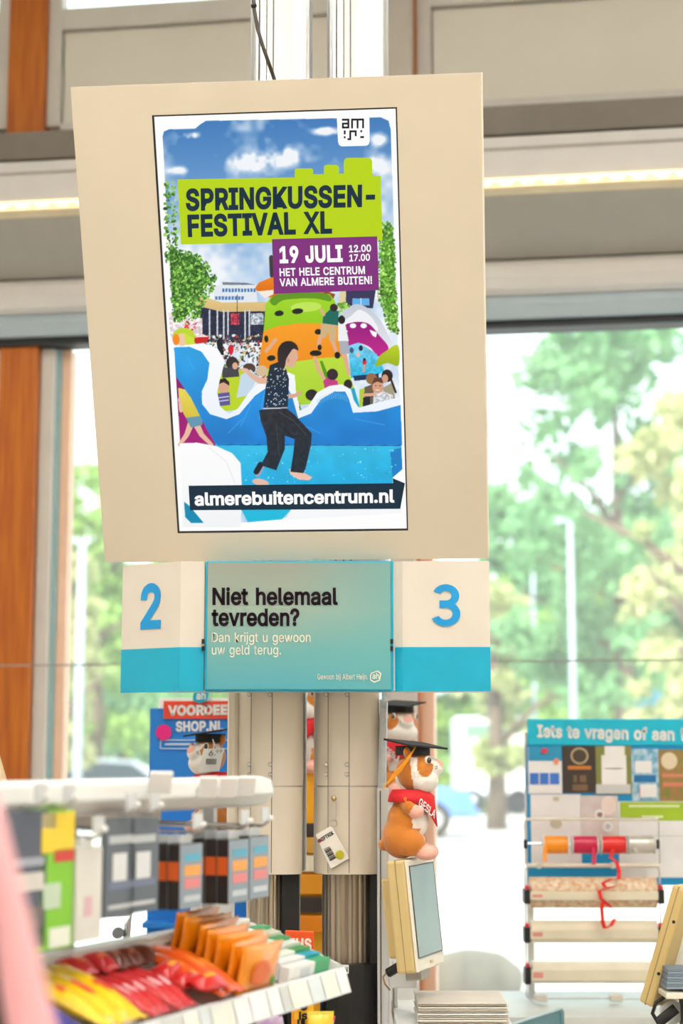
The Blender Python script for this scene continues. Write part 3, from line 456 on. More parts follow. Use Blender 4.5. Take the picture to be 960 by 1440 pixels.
# frames and panes of the shop window
dx0, dx1 = scol(545, 700, 0.14), scol(583, 700, 0.14)
struct('trim_11', MB().box((dx0, -0.14, 0), (dx1, -0.081, CEIL)), M_fascia2, wall=True, bevel=0.006)
M_pinkframe = mat('pale_timber_frame', (236, 196, 168), 0.6, var=0.04)
for a, b in bays:
    if b - a < 0.15: continue
    wn += 1
    w = struct('window_%d' % wn, MB().box((a + (0.04 if abs(a - pB1) < 1e-6 else 0.10), 0.03, 0.08), (b - 0.10, 0.042, z_gt + 0.02)), M_glass, wall=True)
    slim = abs(a - pB1) < 1e-6
    for (u0, u1) in (((b - 0.055, b),) if slim else ((a, a + 0.055), (b - 0.055, b))):
        obj('window_frame', MB().box((u0, -0.04, 0), (u1, 0.07, z_gt)), M_frame, w, bevel=0.005)
    if not slim: obj('glazing_bead', MB().box((a + 0.056, -0.015, 0.02), (a + 0.072, 0.07, z_gt)), mat('blue_grey_seal', (150, 186, 190), 0.4), w)
    obj('glazing_bead', MB().box((b - 0.072, -0.015, 0.02), (b - 0.056, 0.07, z_gt)), mat('blue_grey_seal', (150, 186, 190), 0.4), w)
    obj('glazing_bead', MB().box((a + (0.0 if slim else 0.073), -0.02 if slim else 0.0, 0.02), (a + (0.045 if slim else 0.108), 0.07, z_gt)), M_pinkframe, w)
    obj('glazing_bead', MB().box((b - 0.108, 0.0, 0.02), (b - 0.073, 0.07, z_gt)), M_pinkframe, w)
    obj('window_sill', MB().box((a, -0.05, 0.0), (b, 0.08, 0.08)), M_frame, w, bevel=0.004)
zw = zrow(936, 0.12)
wire = MB().tube([WO + WS * s - WN * 0.12 + Vector((0, 0, zw)) for s in (S0 + 0.05, 0, S1 - 0.05)], 0.0035, 6)
tag(obj('tension_wire', wire, mat('grey_wire', (150, 145, 138), 0.4)), 'thin grey wire stretched level across the posts and the shop window', 'wire')
# ceiling lamps (fixtures of the lights at the top of the script)
for i, (x, y) in enumerate(LAMP_SPOTS):
    t = thing('ceiling_lamp', 'white linear ceiling lamp hung %s of the aisle in the %s row, above the picture' % ('left' if x < 0 else 'right', {0.9: 'middle', 2.6: 'front', -1.2: 'rear'}[y]), 'lamp', (x, y, LAMP_Z), 0, 'ceiling lamps')
    obj('housing', MB().box((-0.16, -0.75, 0), (0.16, 0.75, 0.06)), M_white, t, bevel=0.006)
    for yy in (-0.6, 0.6):
        obj('suspension_rod', MB().tube([(0, yy, 0.06), (0, yy, CEIL - LAMP_Z)], 0.006, 6), M_steel, t)

# ------------------------------------------------------------------ outside
M_pave = mat('pale_paving', (205, 200, 196), 0.8, var=0.05, scale=0.6)
M_lawn = mat('lawn', (120, 170, 60), 0.9, var=0.15, scale=2)
struct('pavement', MB().box((-40, -3, -0.12), (40, 62, -0.02)), M_pave).location = (0, 10, 0)
struct('lawn', MB().box((-60, 0, -0.12), (60, 70, 0.02)), M_lawn).location = (0, 56, 0)

def leaf_cloud(blobs, n, size, rng):
    tot = sum(b[3] * b[4] * b[5] for b in blobs); V = []; 
    for (cx, cy, cz, rx, ry, rz) in blobs:
        m = max(20, int(n * rx * ry * rz / tot))
        d = rng.normal(size=(m, 3)); d /= np.linalg.norm(d, axis=1)[:, None]
        r = rng.random(m) ** 0.8 * 1.25
        c = np.array([cx, cy, cz]) + d * r[:, None] * np.array([rx, ry, rz])
        a = rng.normal(size=(m, 3)); a /= np.linalg.norm(a, axis=1)[:, None]
        b = np.cross(a, rng.normal(size=(m, 3))); b /= np.linalg.norm(b, axis=1)[:, None]
        s = size * (0.6 + 0.8 * rng.random(m))[:, None]
        V.append(np.stack([c - a * s, c + b * s * 0.55, c + a * s, c - b * s * 0.55], 1))
    V = np.concatenate(V).reshape(-1, 3)
    me = bpy.data.meshes.new('foliage')
    nq = len(V) // 4
    me.vertices.add(len(V)); me.vertices.foreach_set('co', V.ravel())
    me.loops.add(len(V)); me.loops.foreach_set('vertex_index', np.arange(len(V)))
    me.polygons.add(nq); me.polygons.foreach_set('loop_start', np.arange(nq) * 4)
    me.update()
    return me
LEAF = [mat('leaf_blue_green', (104, 158, 104), 0.55, var=0.0, rgb2=(150, 198, 138), scale=0.8, trans=0.4),
        mat('leaf_fresh_green', (124, 168, 70), 0.55, var=0.0, rgb2=(186, 214, 116), scale=0.8, trans=0.4),
        mat('leaf_yellow_green', (176, 188, 122), 0.55, var=0.0, rgb2=(216, 214, 160), scale=0.8, trans=0.4)]
M_bark = mat('bark', (116, 96, 78), 0.9, var=0.2, bump=0.4)
def tree(label, px, Y, h, crown, nleaf, size, kind, seed, lean=0.0):
    rng = np.random.default_rng(seed)
    x = (px - 480) / FPX * Y
    t = thing('deciduous_tree', label, 'tree', (x, Y, -0.02), 0, 'trees beyond the shop window')
    tr = MB().tube([(0, 0, 0), (0.05, 0, h * 0.3), (lean * 0.4, 0, h * 0.6), (lean, 0, h * 0.88)], [0.24, 0.18, 0.12, 0.04], 10)
    obj('trunk', tr, M_bark, t, smooth=True)
    for k in range(5):
        a = k * 2.4 + seed; z0 = h * (0.34 + 0.08 * k)
        obj('bough', MB().tube([(0.04, 0, z0), (math.cos(a) * 0.9, math.sin(a) * 0.9, z0 + 0.8), (math.cos(a) * 1.9, math.sin(a) * 1.7, z0 + 1.3)], [0.09, 0.06, 0.025], 7), M_bark, t, smooth=True)
    blobs = []
    rc = crown
    for k in range(70):
        zz = h * (0.24 + 0.76 * rng.random()); w = rc * (1.05 - 0.55 * abs((zz / h) - 0.55) * 1.6)
        a = rng.random() * 6.283; q = w * math.sqrt(rng.random()) * 0.85
        r = rc * (0.10 + 0.17 * rng.random())
        blobs.append((q * math.cos(a) + lean * zz / h, q * math.sin(a), zz, r, r, r * 0.8))
    obj('crown', None, LEAF[kind], t, me=leaf_cloud(blobs, nleaf, size, rng), kind='stuff')
    return t
tree('tall airy tree right of the street lamp with sky showing through its crown', 872, 33, 9.9, 2.5, 6500, 0.15, 0, 3)
tree('dense green tree behind the street lamp in the right window', 755, 53, 10.0, 2.6, 9000, 0.20, 0, 5)
tree('yellowish tree at the right edge of the picture outside', 985, 26.5, 7.0, 1.4, 5000, 0.12, 2, 8)
tree('low fresh green tree right behind the street lamp', 838, 45, 5.8, 2.0, 8000, 0.16, 1, 10)
tree('pale blossom-coloured small tree beside the number three sign', 694, 36, 5.0, 1.0, 2600, 0.13, 2, 12)
tree('tall green tree behind the left window pane', 135, 41, 8.4, 2.0, 5000, 0.18, 1, 15)
tree('yellow green bushy tree at the left post', 80, 36, 5.6, 1.2, 4000, 0.15, 2, 18)
tree('dark green tree between the number two sign and the left window frame', 175, 50, 6.6, 2.8, 8000, 0.2, 0, 21)
tree('broad green tree filling the background between lamp and notice board', 930, 64, 11.0, 4.6, 10000, 0.25, 0, 24)
tree('broad pale green tree in the far background behind the number three', 690, 62, 7.6, 3.6, 9000, 0.25, 1, 27)
tree('green tree in the background behind the left part of the display board', 285, 60, 9.8, 2.8, 6000, 0.22, 1, 41)
tree('blue green tree in the background behind the middle of the display board', 420, 67, 10.8, 3.0, 6000, 0.24, 0, 43)
tree('fresh green tree in the background behind the right part of the display board', 560, 56, 8.4, 2.8, 6000, 0.22, 1, 45)
def hedge(label, px0, px1, Y, h, kind, seed):
    rng = np.random.default_rng(seed); x0, x1 = (px0 - 480) / FPX * Y, (px1 - 480) / FPX * Y
    t = thing('hedge', label, 'hedge', ((x0 + x1) / 2, Y, 0.0), 0, 'hedges across the street')
    n = int((x1 - x0) / 0.5) + 1
    bl = [((x0 - x1) / 2 + 0.5 * k + rng.normal() * 0.1, rng.normal() * 0.1, h * 0.5, 0.5, 0.45, h * (0.5 + 0.12 * rng.normal())) for k in range(n)]
    obj('leaves', None, LEAF[kind], t, me=leaf_cloud(bl, 400 * n, 0.10, rng), kind='stuff')
    for k in range(0, n, 2):
        obj('stem', MB().tube([(bl[k][0], 0, 0.0), (bl[k][0], 0, h * 0.6)], 0.03, 6), M_bark, t)
hedge('loose fresh green hedge beyond the pavement, right of the plush toy', 610, 1060, 50, 1.45, 1, 31)
hedge('long green hedge seen through the left window pane', -40, 330, 50, 2.1, 1, 33)
hedge('green hedge beyond the street behind the two columns', 335, 600, 52, 1.6, 1, 35)
M_lamp = mat('pale_lamp_post', (176, 190, 200), 0.4, var=0.03)
def lamp_post(label, px, top, Y, r):
    x, z = (px - 480) / FPX * Y, P(px, top, Y).z
    t = thing('street_lamp', label, 'street lamp', (x, Y, -0.02), 0, 'street lamps')
    obj('post', MB().tube([(0, 0, 0), (0, 0, z * 0.5), (0, 0, z)], [r * 1.25, r * 1.05, r * 0.9], 12), M_lamp, t, smooth=True)
    obj('bracket', MB().tube([(0, 0, z - 0.02), (-0.02, 0, z + 0.02), (-0.07, 0, z + 0.04), (-0.14, 0, z + 0.03)], r * 0.5, 10), M_lamp, t, smooth=True)
    obj('lamp_head', MB().lathe([(0.012, -0.14), (0.035, -0.12), (0.04, -0.03), (0.025, 0.0)], 12, (-0.13, 0, z + 0.025), 'x', 0.8, 1.2), M_lamp, t, smooth=True)
    obj('base_sleeve', MB().lathe([(r * 1.8, 0), (r * 1.8, 0.4), (r * 1.3, 0.5)], 12), M_lamp, t, smooth=True)
lamp_post('tall white street lamp standing clear of the others in the right window', 804, 733, 31, 0.050)
lamp_post('fainter pale street lamp left of the tall one, nearer the number three sign', 750, 800, 38.5, 0.045)
lamp_post('pale street lamp seen through the left window pane', 113, 762, 34, 0.075)
bb = thing('slanting_streak', 'thin brown slanting line across the trees behind the street lamp, made up as a branch', 'branch', P(748, 778, 34.5), 0)  # slanting line before the trees, made up in the shape of a branch
p0, p1 = P(740, 776, 34.5), P(882, 853, 34.8)
obj('streak_bar', MB().tube([p0, (p0 + p1) / 2 + Vector((0, 0, 0.03)), p1], [0.04, 0.07, 0.09], 8), mat('streak_brown', (190, 130, 92), 0.8, bump=0.3), bb, world=True, smooth=True)
obj('streak_spur', MB().tube([(p0 + p1) / 2, (p0 + p1) / 2 + Vector((0.15, 0, 0.25))], [0.03, 0.012], 6), mat('streak_brown', (190, 130, 92)), bb, world=True)
# vehicles
M_tyre = mat('tyre_rubber', (30, 30, 32), 0.8)
M_carglass = mat('car_glass', (60, 78, 90), 0.1, var=0.05)
def car(label, loc, rotz, paint, group='parked cars'):
    t = thing('parked_car', label, 'car', loc, rotz, group)
    prof = [(-2.05, 0.35), (-2.1, 0.62), (-1.95, 0.86), (-1.15, 0.95), (-0.5, 1.36), (0.2, 1.45), (1.1, 1.40), (1.75, 1.02), (2.05, 0.92), (2.1, 0.5), (2.0, 0.32)]
    obj('body', MB().prism([(x, -0.82, z) for x, z in prof], (0, 1.64, 0)), paint, t, bevel=0.07, smooth=True)
    for s in (-1, 1):
        obj('side_window', MB().prism([(x, s * 0.815, z) for x, z in [(-1.0, 0.97), (-0.45, 1.30), (0.2, 1.37), (1.0, 1.33), (1.5, 1.0)]], (0, s * 0.02, 0)), M_carglass, t)
        obj('headlamp', MB().ball((-2.03, s * 0.6, 0.68), (0.10, 0.18, 0.09), 10, 6), M_white, t, smooth=True)
        for x in (-1.3, 1.3):
            w = obj('wheel', MB().lathe([(0.2, -0.1), (0.31, -0.1), (0.33, -0.05), (0.33, 0.05), (0.31, 0.1), (0.2, 0.1)], 20, (x, s * 0.76, 0.33), 'y'), M_tyre, t, smooth=False)
            obj('hubcap', MB().lathe([(0.2, -0.015), (0.16, 0.015)], 16, (x, s * 0.865, 0.33), 'y'), M_alu, w)
    obj('windscreen', MB().prism([(-1.13, -0.7, 0.97), (-0.52, -0.66, 1.35), (-0.52, 0.66, 1.35), (-1.13, 0.7, 0.97)], (-0.02, 0, 0.015)), M_carglass, t)
    obj('bumper', MB().box((-2.14, -0.8, 0.34), (-2.0, 0.8, 0.52)), paint, t, bevel=0.04)
    return t
car('light blue car nosing out behind the graduate plush toy', (0.38, 33, 0), math.radians(180), mat('light_blue_paint', (92, 142, 214), 0.25, coat=0.6))
car('white car roof behind the candy rack, below the left lamp post', (-5.6, 38.2, 0), math.radians(6), mat('white_car_paint', (226, 230, 236), 0.25, coat=0.6))
car('silver car behind the blue cardboard display', (-3.4, 44.5, 0), math.radians(0), mat('silver_car_paint', (178, 186, 196), 0.25, coat=0.6))
vx0, vx1, vY = (636 - 480) / FPX * 47, (742 - 480) / FPX * 47, 47
vt = thing('box_van', 'white van with coloured stickers on its side, parked beyond the pavement', 'van', ((vx0 + vx1) / 2, vY, 0), 0)
hw = (vx1 - vx0) / 2
M_van = mat('van_white', (236, 240, 246), 0.4, var=0.02)
obj('body', MB().box((-hw, -0.9, 0.5), (hw, 0.9, 2.55)), M_van, vt, bevel=0.08)
obj('side_window', MB().box((-hw + 0.25, -0.93, 2.0), (hw - 0.55, -0.89, 2.36)), mat('van_glass', (120, 150, 130), 0.2), vt)
for k, (xx, zz, c_) in enumerate([(-0.45, 1.25, (236, 150, 190)), (0.0, 1.22, (130, 170, 200)), (0.3, 1.25, (236, 120, 150)), (0.42, 2.08, (240, 170, 60))]):
    obj('sticker', MB().lathe([(0.13, -0.002), (0.13, 0.002)], 10, (xx, -0.905, zz), 'y', 1.2, 0.8), mat('sticker_%d' % k, c_, 0.6), vt)
for x in (-hw * 0.6, hw * 0.6):
    for s in (-0.8, 0.8):
        obj('wheel', MB().lathe([(0.2, -0.1), (0.32, -0.1), (0.34, 0), (0.32, 0.1), (0.2, 0.1)], 18, (x, s, 0.34), 'y'), M_tyre, vt)
obj('bumper', MB().box((-hw - 0.05, -0.85, 0.4), (hw + 0.05, 0.85, 0.55)), mat('bumper_grey', (120, 124, 130), 0.6), vt, bevel=0.03)
# blue recycling container far right, low boulder on the pavement
cx = (905 - 480) / FPX * 36
ct = thing('recycling_container', 'blue container under the trees above the right end of the notice board', 'container', (cx, 36, 0), 0)
obj('body', MB().lathe([(0.42, 0.0), (0.46, 0.4), (0.48, 2.2)], 16), mat('container_blue', (60, 170, 190), 0.5), ct, smooth=True)
obj('dome', MB().lathe([(0.50, 2.2), (0.46, 2.55), (0.32, 2.8), (0.08, 2.92)], 16), mat('container_dome', (50, 150, 178), 0.5), ct, smooth=True)
bp_ = PZ(668, 1408, 0.0)
bm_ = MB().ball((0, 0, 0.13), (0.29, 0.25, 0.17), 24, 14)
rb = np.random.default_rng(4)
def lump(p):
    n = math.sin(p[0] * 9 + 1) * math.sin(p[1] * 11) * math.cos(p[2] * 13) * 0.12 + math.sin(p[0] * 23) * math.sin(p[2] * 27 + 2) * 0.05
    return (p[0] * (1 + n), p[1] * (1 + n), max(-0.03, 0.13 + (p[2] - 0.13) * (1 + n)))
bm_.v = [lump(p) for p in bm_.v]
o = obj('boulder', bm_, mat('pale_stone', (150, 138, 118), 0.9, var=0.15, bump=0.6, scale=9), None, smooth=True, loc=(bp_.x, bp_.y, 0.0))
tag(o, 'pale rounded boulder lying on the pavement below the small touch screen', 'boulder')
# ------------------------------------------------------------------ display board with the festival poster
BO = Vector((-0.1225, 3.5472, 2.3037))
BR_ = Euler((math.radians(23.0), 0, math.radians(-5.16)), 'XYZ')
BM = Matrix.LocRotScale(BO, BR_, None); BMI = BM.inverted()
_bn = (BM.to_3x3() @ Vector((0, 1, 0)))
def UV(px, py, lift=0.0):          # line of sight -> local point on the board's face
    d = ray(px, py); k = (BO - CAM).dot(_bn) / d.dot(_bn)
    p = BMI @ (CAM + d * k)
    return Vector((p.x, -lift, p.z))
disp = thing('display_board', 'large cream display board tilted forward, holding the lit festival poster screen', 'display board', BO, BR_)
SW, SH = 0.249, 0.443
bw0, bw1, bh0, bh1 = -0.419, 0.422, -0.511, 0.508
hm = MB()
hm.add([(bw0, 0, bh0), (bw1, 0, bh0), (bw1, 0, bh1), (bw0, 0, bh1), (-SW - .004, 0, -SH - .004), (SW + .003, 0, -SH - .004), (SW + .003, 0, SH + .003), (-SW - .004, 0, SH + .003),
        (-SW - .004, .02, -SH - .004), (SW + .003, .02, -SH - .004), (SW + .003, .02, SH + .003), (-SW - .004, .02, SH + .003),
        (bw0, .03, bh0), (bw1, .03, bh0), (bw1, .03, bh1), (bw0, .03, bh1)],
       [(0, 1, 5, 4), (1, 2, 6, 5), (2, 3, 7, 6), (3, 0, 4, 7), (4, 5, 9, 8), (5, 6, 10, 9), (6, 7, 11, 10), (7, 4, 8, 11), (8, 9, 10, 11),
        (0, 12, 13, 1), (1, 13, 14, 2), (2, 14, 15, 3), (3, 15, 12, 0), (12, 15, 14, 13)])
obj('housing', hm, M_cream, disp)
for (x0, x1, z0, z1) in ((bw1, bw1 + 0.004, bh0, bh1),):
    obj('edge_trim', MB().box((x0, -0.001, z0), (x1, 0.03, z1)), mat('board_edge', (236, 228, 210), 0.6), disp, bevel=0.001)
for (a, b) in (((-SW - .004, .001, -SH - .004), (-SW, .012, SH + .003)), ((SW, .001, -SH - .004), (SW + .003, .012, SH + .003)), ((-SW, .001, -SH - .004), (SW, .012, -SH)), ((-SW, .001, SH), (SW, .012, SH + .003))):
    obj('bezel', MB().box(a, b), M_black, disp)
for sx in (-0.12, 0.10):
    obj('mounting_bracket', MB().box((sx - 0.03, 0.03, -0.30), (sx + 0.03, 0.10, 0.05)), M_fascia, disp, bevel=0.003)

# --- the picture on the screen, painted into a fine grid
RW, RH, SS = 400, 712, 2
IMG = np.ones((RH * SS, RW * SS, 3)) * np.array([252, 252, 252.])
_yy, _xx = np.mgrid[0:RH * SS, 0:RW * SS]
def RP(px, py):
    p = UV(px, py)
    return ((p.x + SW) / (2 * SW) * RW * SS, (SH - p.z) / (2 * SH) * RH * SS)
def smoothp(pts, n=6):
    pts = np.array(pts, float); m = len(pts); out = []
    for i in range(m):
        p0, p1, p2, p3 = pts[i - 1], pts[i], pts[(i + 1) % m], pts[(i + 2) % m]
        for k in range(n):
            t = k / n
            out.append(0.5 * (2 * p1 + (p2 - p0) * t + (2 * p0 - 5 * p1 + 4 * p2 - p3) * t * t + (3 * p1 - p0 - 3 * p2 + p3) * t ** 3))
    return out
def inpoly(R):
    R = np.array(R)
    x0, y0 = np.floor(R.min(0)).astype(int) - 1; x1, y1 = np.ceil(R.max(0)).astype(int) + 2
    x0, y0 = max(0, x0), max(0, y0); x1, y1 = min(RW * SS, x1), min(RH * SS, y1)
    if x1 <= x0 or y1 <= y0: return None
    X = _xx[y0:y1, x0:x1] + 0.5; Y = _yy[y0:y1, x0:x1] + 0.5
    ins = np.zeros(X.shape, bool)
    for i in range(len(R)):
        (xa, ya), (xb, yb) = R[i - 1], R[i]
        if ya == yb: continue
        c = ((ya > Y) != (yb > Y)) & (X < (xb - xa) * (Y - ya) / (yb - ya) + xa)
        ins ^= c
    return (slice(y0, y1), slice(x0, x1)), ins
_noise_cache = {}
def vnoise(cell, seed):
    k = (cell, seed)
    if k not in _noise_cache:
        r = np.random.default_rng(seed); h, w = RH * SS // cell + 3, RW * SS // cell + 3
        g = r.random((h, w)); y = _yy / cell; x = _xx / cell
        yi, xi = y.astype(int), x.astype(int); fy, fx = y - yi, x - xi
        fy = fy * fy * (3 - 2 * fy); fx = fx * fx * (3 - 2 * fx)
        _noise_cache[k] = (g[yi, xi] * (1 - fx) + g[yi, xi + 1] * fx) * (1 - fy) + (g[yi + 1, xi] * (1 - fx) + g[yi + 1, xi + 1] * fx) * fy
    return _noise_cache[k]
def fill(pts, c, c2=None, sm=False, noise=0.0, seed=1, cell=12, horiz=False):
    R = [RP(*p) for p in (smoothp(pts) if sm else pts)]
    q = inpoly(R)
    if q is None: return
    sl, ins = q
    base = np.array(c, float)
    if c2 is not None:
        g = _xx[sl] if horiz else _yy[sl]
        lo, hi = (min(r[0] for r in R), max(r[0] for r in R)) if horiz else (min(r[1] for r in R), max(r[1] for r in R))
        t = np.clip((g - lo) / max(1, hi - lo), 0, 1)[..., None]
        C = base * (1 - t) + np.array(c2, float) * t
    else:
        C = np.broadcast_to(base, ins.shape + (3,)).copy()
    if noise:
        C = C * (1 + noise * (vnoise(cell, seed)[sl][..., None] - 0.5) * 2)
    a = IMG[sl]; a[ins] = C[ins]
def ell(cx, cy, rx, ry, c, rot=0.0, **k):
    cr, sr = math.cos(rot), math.sin(rot)
    fill([(cx + rx * math.cos(w) * cr - ry * math.sin(w) * sr, cy + rx * math.cos(w) * sr + ry * math.sin(w) * cr) for w in np.linspace(0, 6.283, 15)[:-1]], c, **k)
def stroke(pts, w, c):
    pts = [np.array(p, float) for p in pts]
    ws = w if isinstance(w, (list, tuple)) else [w] * len(pts)
    for i in range(len(pts) - 1):
        d = pts[i + 1] - pts[i]; n = np.array([-d[1], d[0]]) / (np.linalg.norm(d) + 1e-9)
        fill([pts[i] + n * ws[i] / 2, pts[i + 1] + n * ws[i + 1] / 2, pts[i + 1] - n * ws[i + 1] / 2, pts[i] - n * ws[i] / 2], c)
        ell(pts[i + 1][0], pts[i + 1][1], ws[i + 1] / 2, ws[i + 1] / 2, c)
    ell(pts[0][0], pts[0][1], ws[0] / 2, ws[0] / 2, c)
def splat(poly, n, s0, s1, cols, seed):
    r = np.random.default_rng(seed); A = np.array(poly); lo, hi = A.min(0), A.max(0); k = 0; tries = 0
    while k < n and tries < n * 8:
        tries += 1
        p = lo + (hi - lo) * r.random(2)
        ins = False
        for i in range(len(A)):
            (xa, ya), (xb, yb) = A[i - 1], A[i]
            if (ya > p[1]) != (yb > p[1]) and p[0] < (xb - xa) * (p[1] - ya) / (yb - ya) + xa: ins = not ins
        if not ins: continue
        k += 1; s = s0 + (s1 - s0) * r.random(); c = cols[r.integers(len(cols))]
        ell(p[0], p[1], s, s * (0.4 + 0.5 * r.random()), tuple(np.array(c) * (0.85 + 0.3 * r.random())), rot=r.random() * 3.14)
PIC = [(228, 192), (230, 185), (237, 182), (274, 181), (281, 175), (289, 170), (400, 168), (535, 165), (546, 170), (549, 182), (556, 400), (566, 690), (556, 700), (420, 722), (405, 728), (350, 735), (285, 736), (266, 734), (259, 722), (244, 480)]
fill(PIC, (84, 142, 200), (214, 228, 244))
# sky: clouds
_s = RP(228, 170)[1]; _e = RP(228, 420)[1]
msk = inpoly([RP(*p) for p in PIC])
cl = 0.5 * vnoise(150, 3) + 0.3 * vnoise(60, 4) + 0.2 * vnoise(22, 5)
hgt = np.clip((_yy - _s) / (_e - _s), 0, 1)
wisp = 0.6 * vnoise(34, 6) + 0.4 * vnoise(12, 7)
for (cx_, cy_, w_, h_) in ((268, 190, 26, 9), (350, 228, 44, 22), (400, 222, 34, 20), (460, 184, 34, 10), (525, 232, 26, 20), (532, 196, 22, 14), (250, 240, 20, 8)):
    rx_, ry_ = RP(cx_, cy_); kx = RW * SS / 333.0
    cl = cl + 0.75 * np.exp(-(((_xx - rx_) / (w_ * kx * 0.62)) ** 2 + ((_yy - ry_) / (h_ * kx * 0.62)) ** 2)) * (0.25 + wisp)
amt = np.clip((cl - 0.56 + 0.28 * hgt) * 2.6, 0, 1)[..., None]
skyc = np.array([62, 122, 186.]) * (1 - hgt[..., None]) + np.array([176, 206, 236.]) * hgt[..., None]
full = skyc * (1 - amt) + np.array([240, 244, 249.]) * amt
a = IMG[msk[0]]; f_ = full[msk[0]]; a[msk[1]] = f_[msk[1]]
# buildings
fill([(300, 402), (359, 400), (362, 428), (300, 428)], (226, 232, 238))
fill([(312, 397), (346, 398), (359, 401), (313, 401)], (120, 130, 140))
for k in range(11):
    fill([(312 + k * 4.4, 406), (315 + k * 4.4, 406), (315 + k * 4.4, 411), (312 + k * 4.4, 411)], (70, 120, 180))
for k in range(9):
    fill([(302 + k * 4.6, 417), (305.4 + k * 4.6, 417), (305.4 + k * 4.6, 422), (302 + k * 4.6, 422)], (80, 130, 190))
fill([(276, 414), (312, 426), (374, 425), (376, 482), (276, 482)], (40, 46, 70), noise=0.25, cell=6)
fill([(276, 414), (312, 426), (374, 425), (374, 438), (312, 439), (276, 430)], (232, 204, 140), (214, 182, 118))
for x in (293, 304, 313, 319, 343, 349): fill([(x, 436), (x + 2.2, 436), (x + 2.2, 478), (x, 478)], (205, 208, 214))
fill([(324, 441), (336, 441), (336, 457), (324, 457)], (190, 60, 80), noise=0.5, cell=4)
fill([(352, 441), (370, 441), (370, 457), (352, 457)], (180, 190, 200), noise=0.4, cell=5)
stroke([(333, 415), (333, 470)], 0.9, (50, 50, 60))
fill([(236, 440), (284, 448), (284, 478), (240, 478)], (236, 222, 226), noise=0.15, cell=8)
splat([(258, 452), (275, 452), (275, 466), (258, 466)], 22, 1, 2.2, [(210, 30, 50), (230, 60, 80)], 44)
# crowd
splat([(256, 474), (376, 470), (384, 500), (384, 532), (308, 535), (300, 500), (262, 490)], 620, 0.9, 2.6,
      [(38, 34, 40), (60, 50, 52), (90, 70, 62), (222, 176, 150), (198, 148, 122), (238, 238, 240), (200, 60, 70), (70, 100, 150), (216, 200, 120), (120, 150, 90), (210, 210, 216), (40, 50, 80)], 9)
fill([(304, 480), (309, 477), (313, 484), (314, 500), (306, 500)], (24, 30, 40))
ell(324, 492, 4, 7, (206, 36, 50)); ell(324, 483, 2, 2.5, (225, 180, 155))
fill([(270, 476), (284, 470), (294, 474), (290, 482), (272, 484)], (206, 40, 40)); fill([(272, 475), (284, 470), (293, 474)], (240, 220, 214))
# trees in the picture
GR = [(62, 112, 40), (92, 154, 52), (124, 186, 72), (164, 216, 104), (50, 94, 40), (108, 172, 66)]
splat([(231, 256), (246, 256), (250, 345), (232, 372)], 130, 1.2, 3.2, GR, 11)
fill([(238, 350), (252, 355), (274, 362), (288, 378), (294, 394), (284, 412), (270, 436), (246, 446)], (52, 96, 36), sm=True, noise=0.5, cell=7)
splat([(236, 345), (252, 350), (276, 356), (292, 370), (304, 392), (298, 412), (285, 430), (284, 444), (262, 456), (243, 452)], 950, 0.9, 2.7, GR, 12)
fill([(540, 316), (552, 322), (558, 466), (549, 464), (534, 412), (536, 344)], (84, 136, 40), noise=0.5, cell=7)
splat([(536, 308), (553, 318), (560, 470), (548, 468), (530, 414), (533, 340)], 620, 0.9, 2.8, GR[1:4] + [(70, 120, 34)], 13)
fill([(478, 408), (486, 408), (486, 436), (474, 436)], (226, 206, 160)); fill([(486, 408), (528, 408), (524, 434), (486, 432)], (56, 54, 90))
fill([(495, 420), (519, 420), (519, 430), (495, 430)], (96, 176, 232)); stroke([(507, 420), (507, 430)], 1.2, (220, 230, 240))
splat([(475, 428), (486, 426), (492, 432), (478, 442)], 40, 1.5, 3, GR[1:4], 14)
ell(258, 474, 16, 13, (190, 214, 50)); ell(256, 478, 9, 9, (236, 200, 160)); ell(247, 478, 5, 8, (245, 140, 30)); fill([(258, 468), (272, 476), (275, 490), (262, 490)], (206, 224, 60))
# shark slide
fill([(478, 446), (490, 433), (501, 428), (514, 432), (529, 444), (538, 457), (552, 488), (541, 493), (530, 503), (486, 500)], (196, 202, 212), (232, 234, 240), sm=True)
fill([(482, 455), (494, 444), (504, 436), (516, 441), (526, 452), (530, 466), (500, 462)], (238, 240, 244), sm=True)
fill([(484, 460), (495, 454), (507, 453), (520, 457), (532, 471), (546, 490), (532, 502), (520, 489), (504, 483), (488, 486)], (146, 20, 122), (198, 30, 140), sm=True)
ell(496, 458.5, 4.5, 3.5, (250, 250, 252)); ell(511, 458.5, 4.5, 3.5, (250, 250, 252))
fill([(519, 464), (530, 468), (528, 475), (523, 472)], (250, 250, 252)); fill([(484, 464), (489, 466), (485, 471)], (250, 250, 252))
fill([(489, 487), (504, 482), (529, 498), (540, 522), (529, 529), (493, 532)], (130, 206, 238), (40, 186, 230), noise=0.12, cell=8)
fill([(496, 529), (532, 526), (532, 533), (498, 536)], (24, 50, 90))
for (x_, y_, c_) in ((494, 493, (60, 90, 130)), (507, 490, (40, 44, 60)), (512, 510, (210, 40, 56)), (503, 499, (220, 190, 180))): ell(x_, y_, 3, 4, c_)
stroke([(512, 514), (511, 523)], 3, (214, 160, 130)); ell(512, 506, 2, 2, (40, 30, 30))
fill([(528, 516), (532, 503), (541, 495), (559, 486), (560, 514), (544, 511)], (188, 208, 30), (150, 176, 26), sm=True)
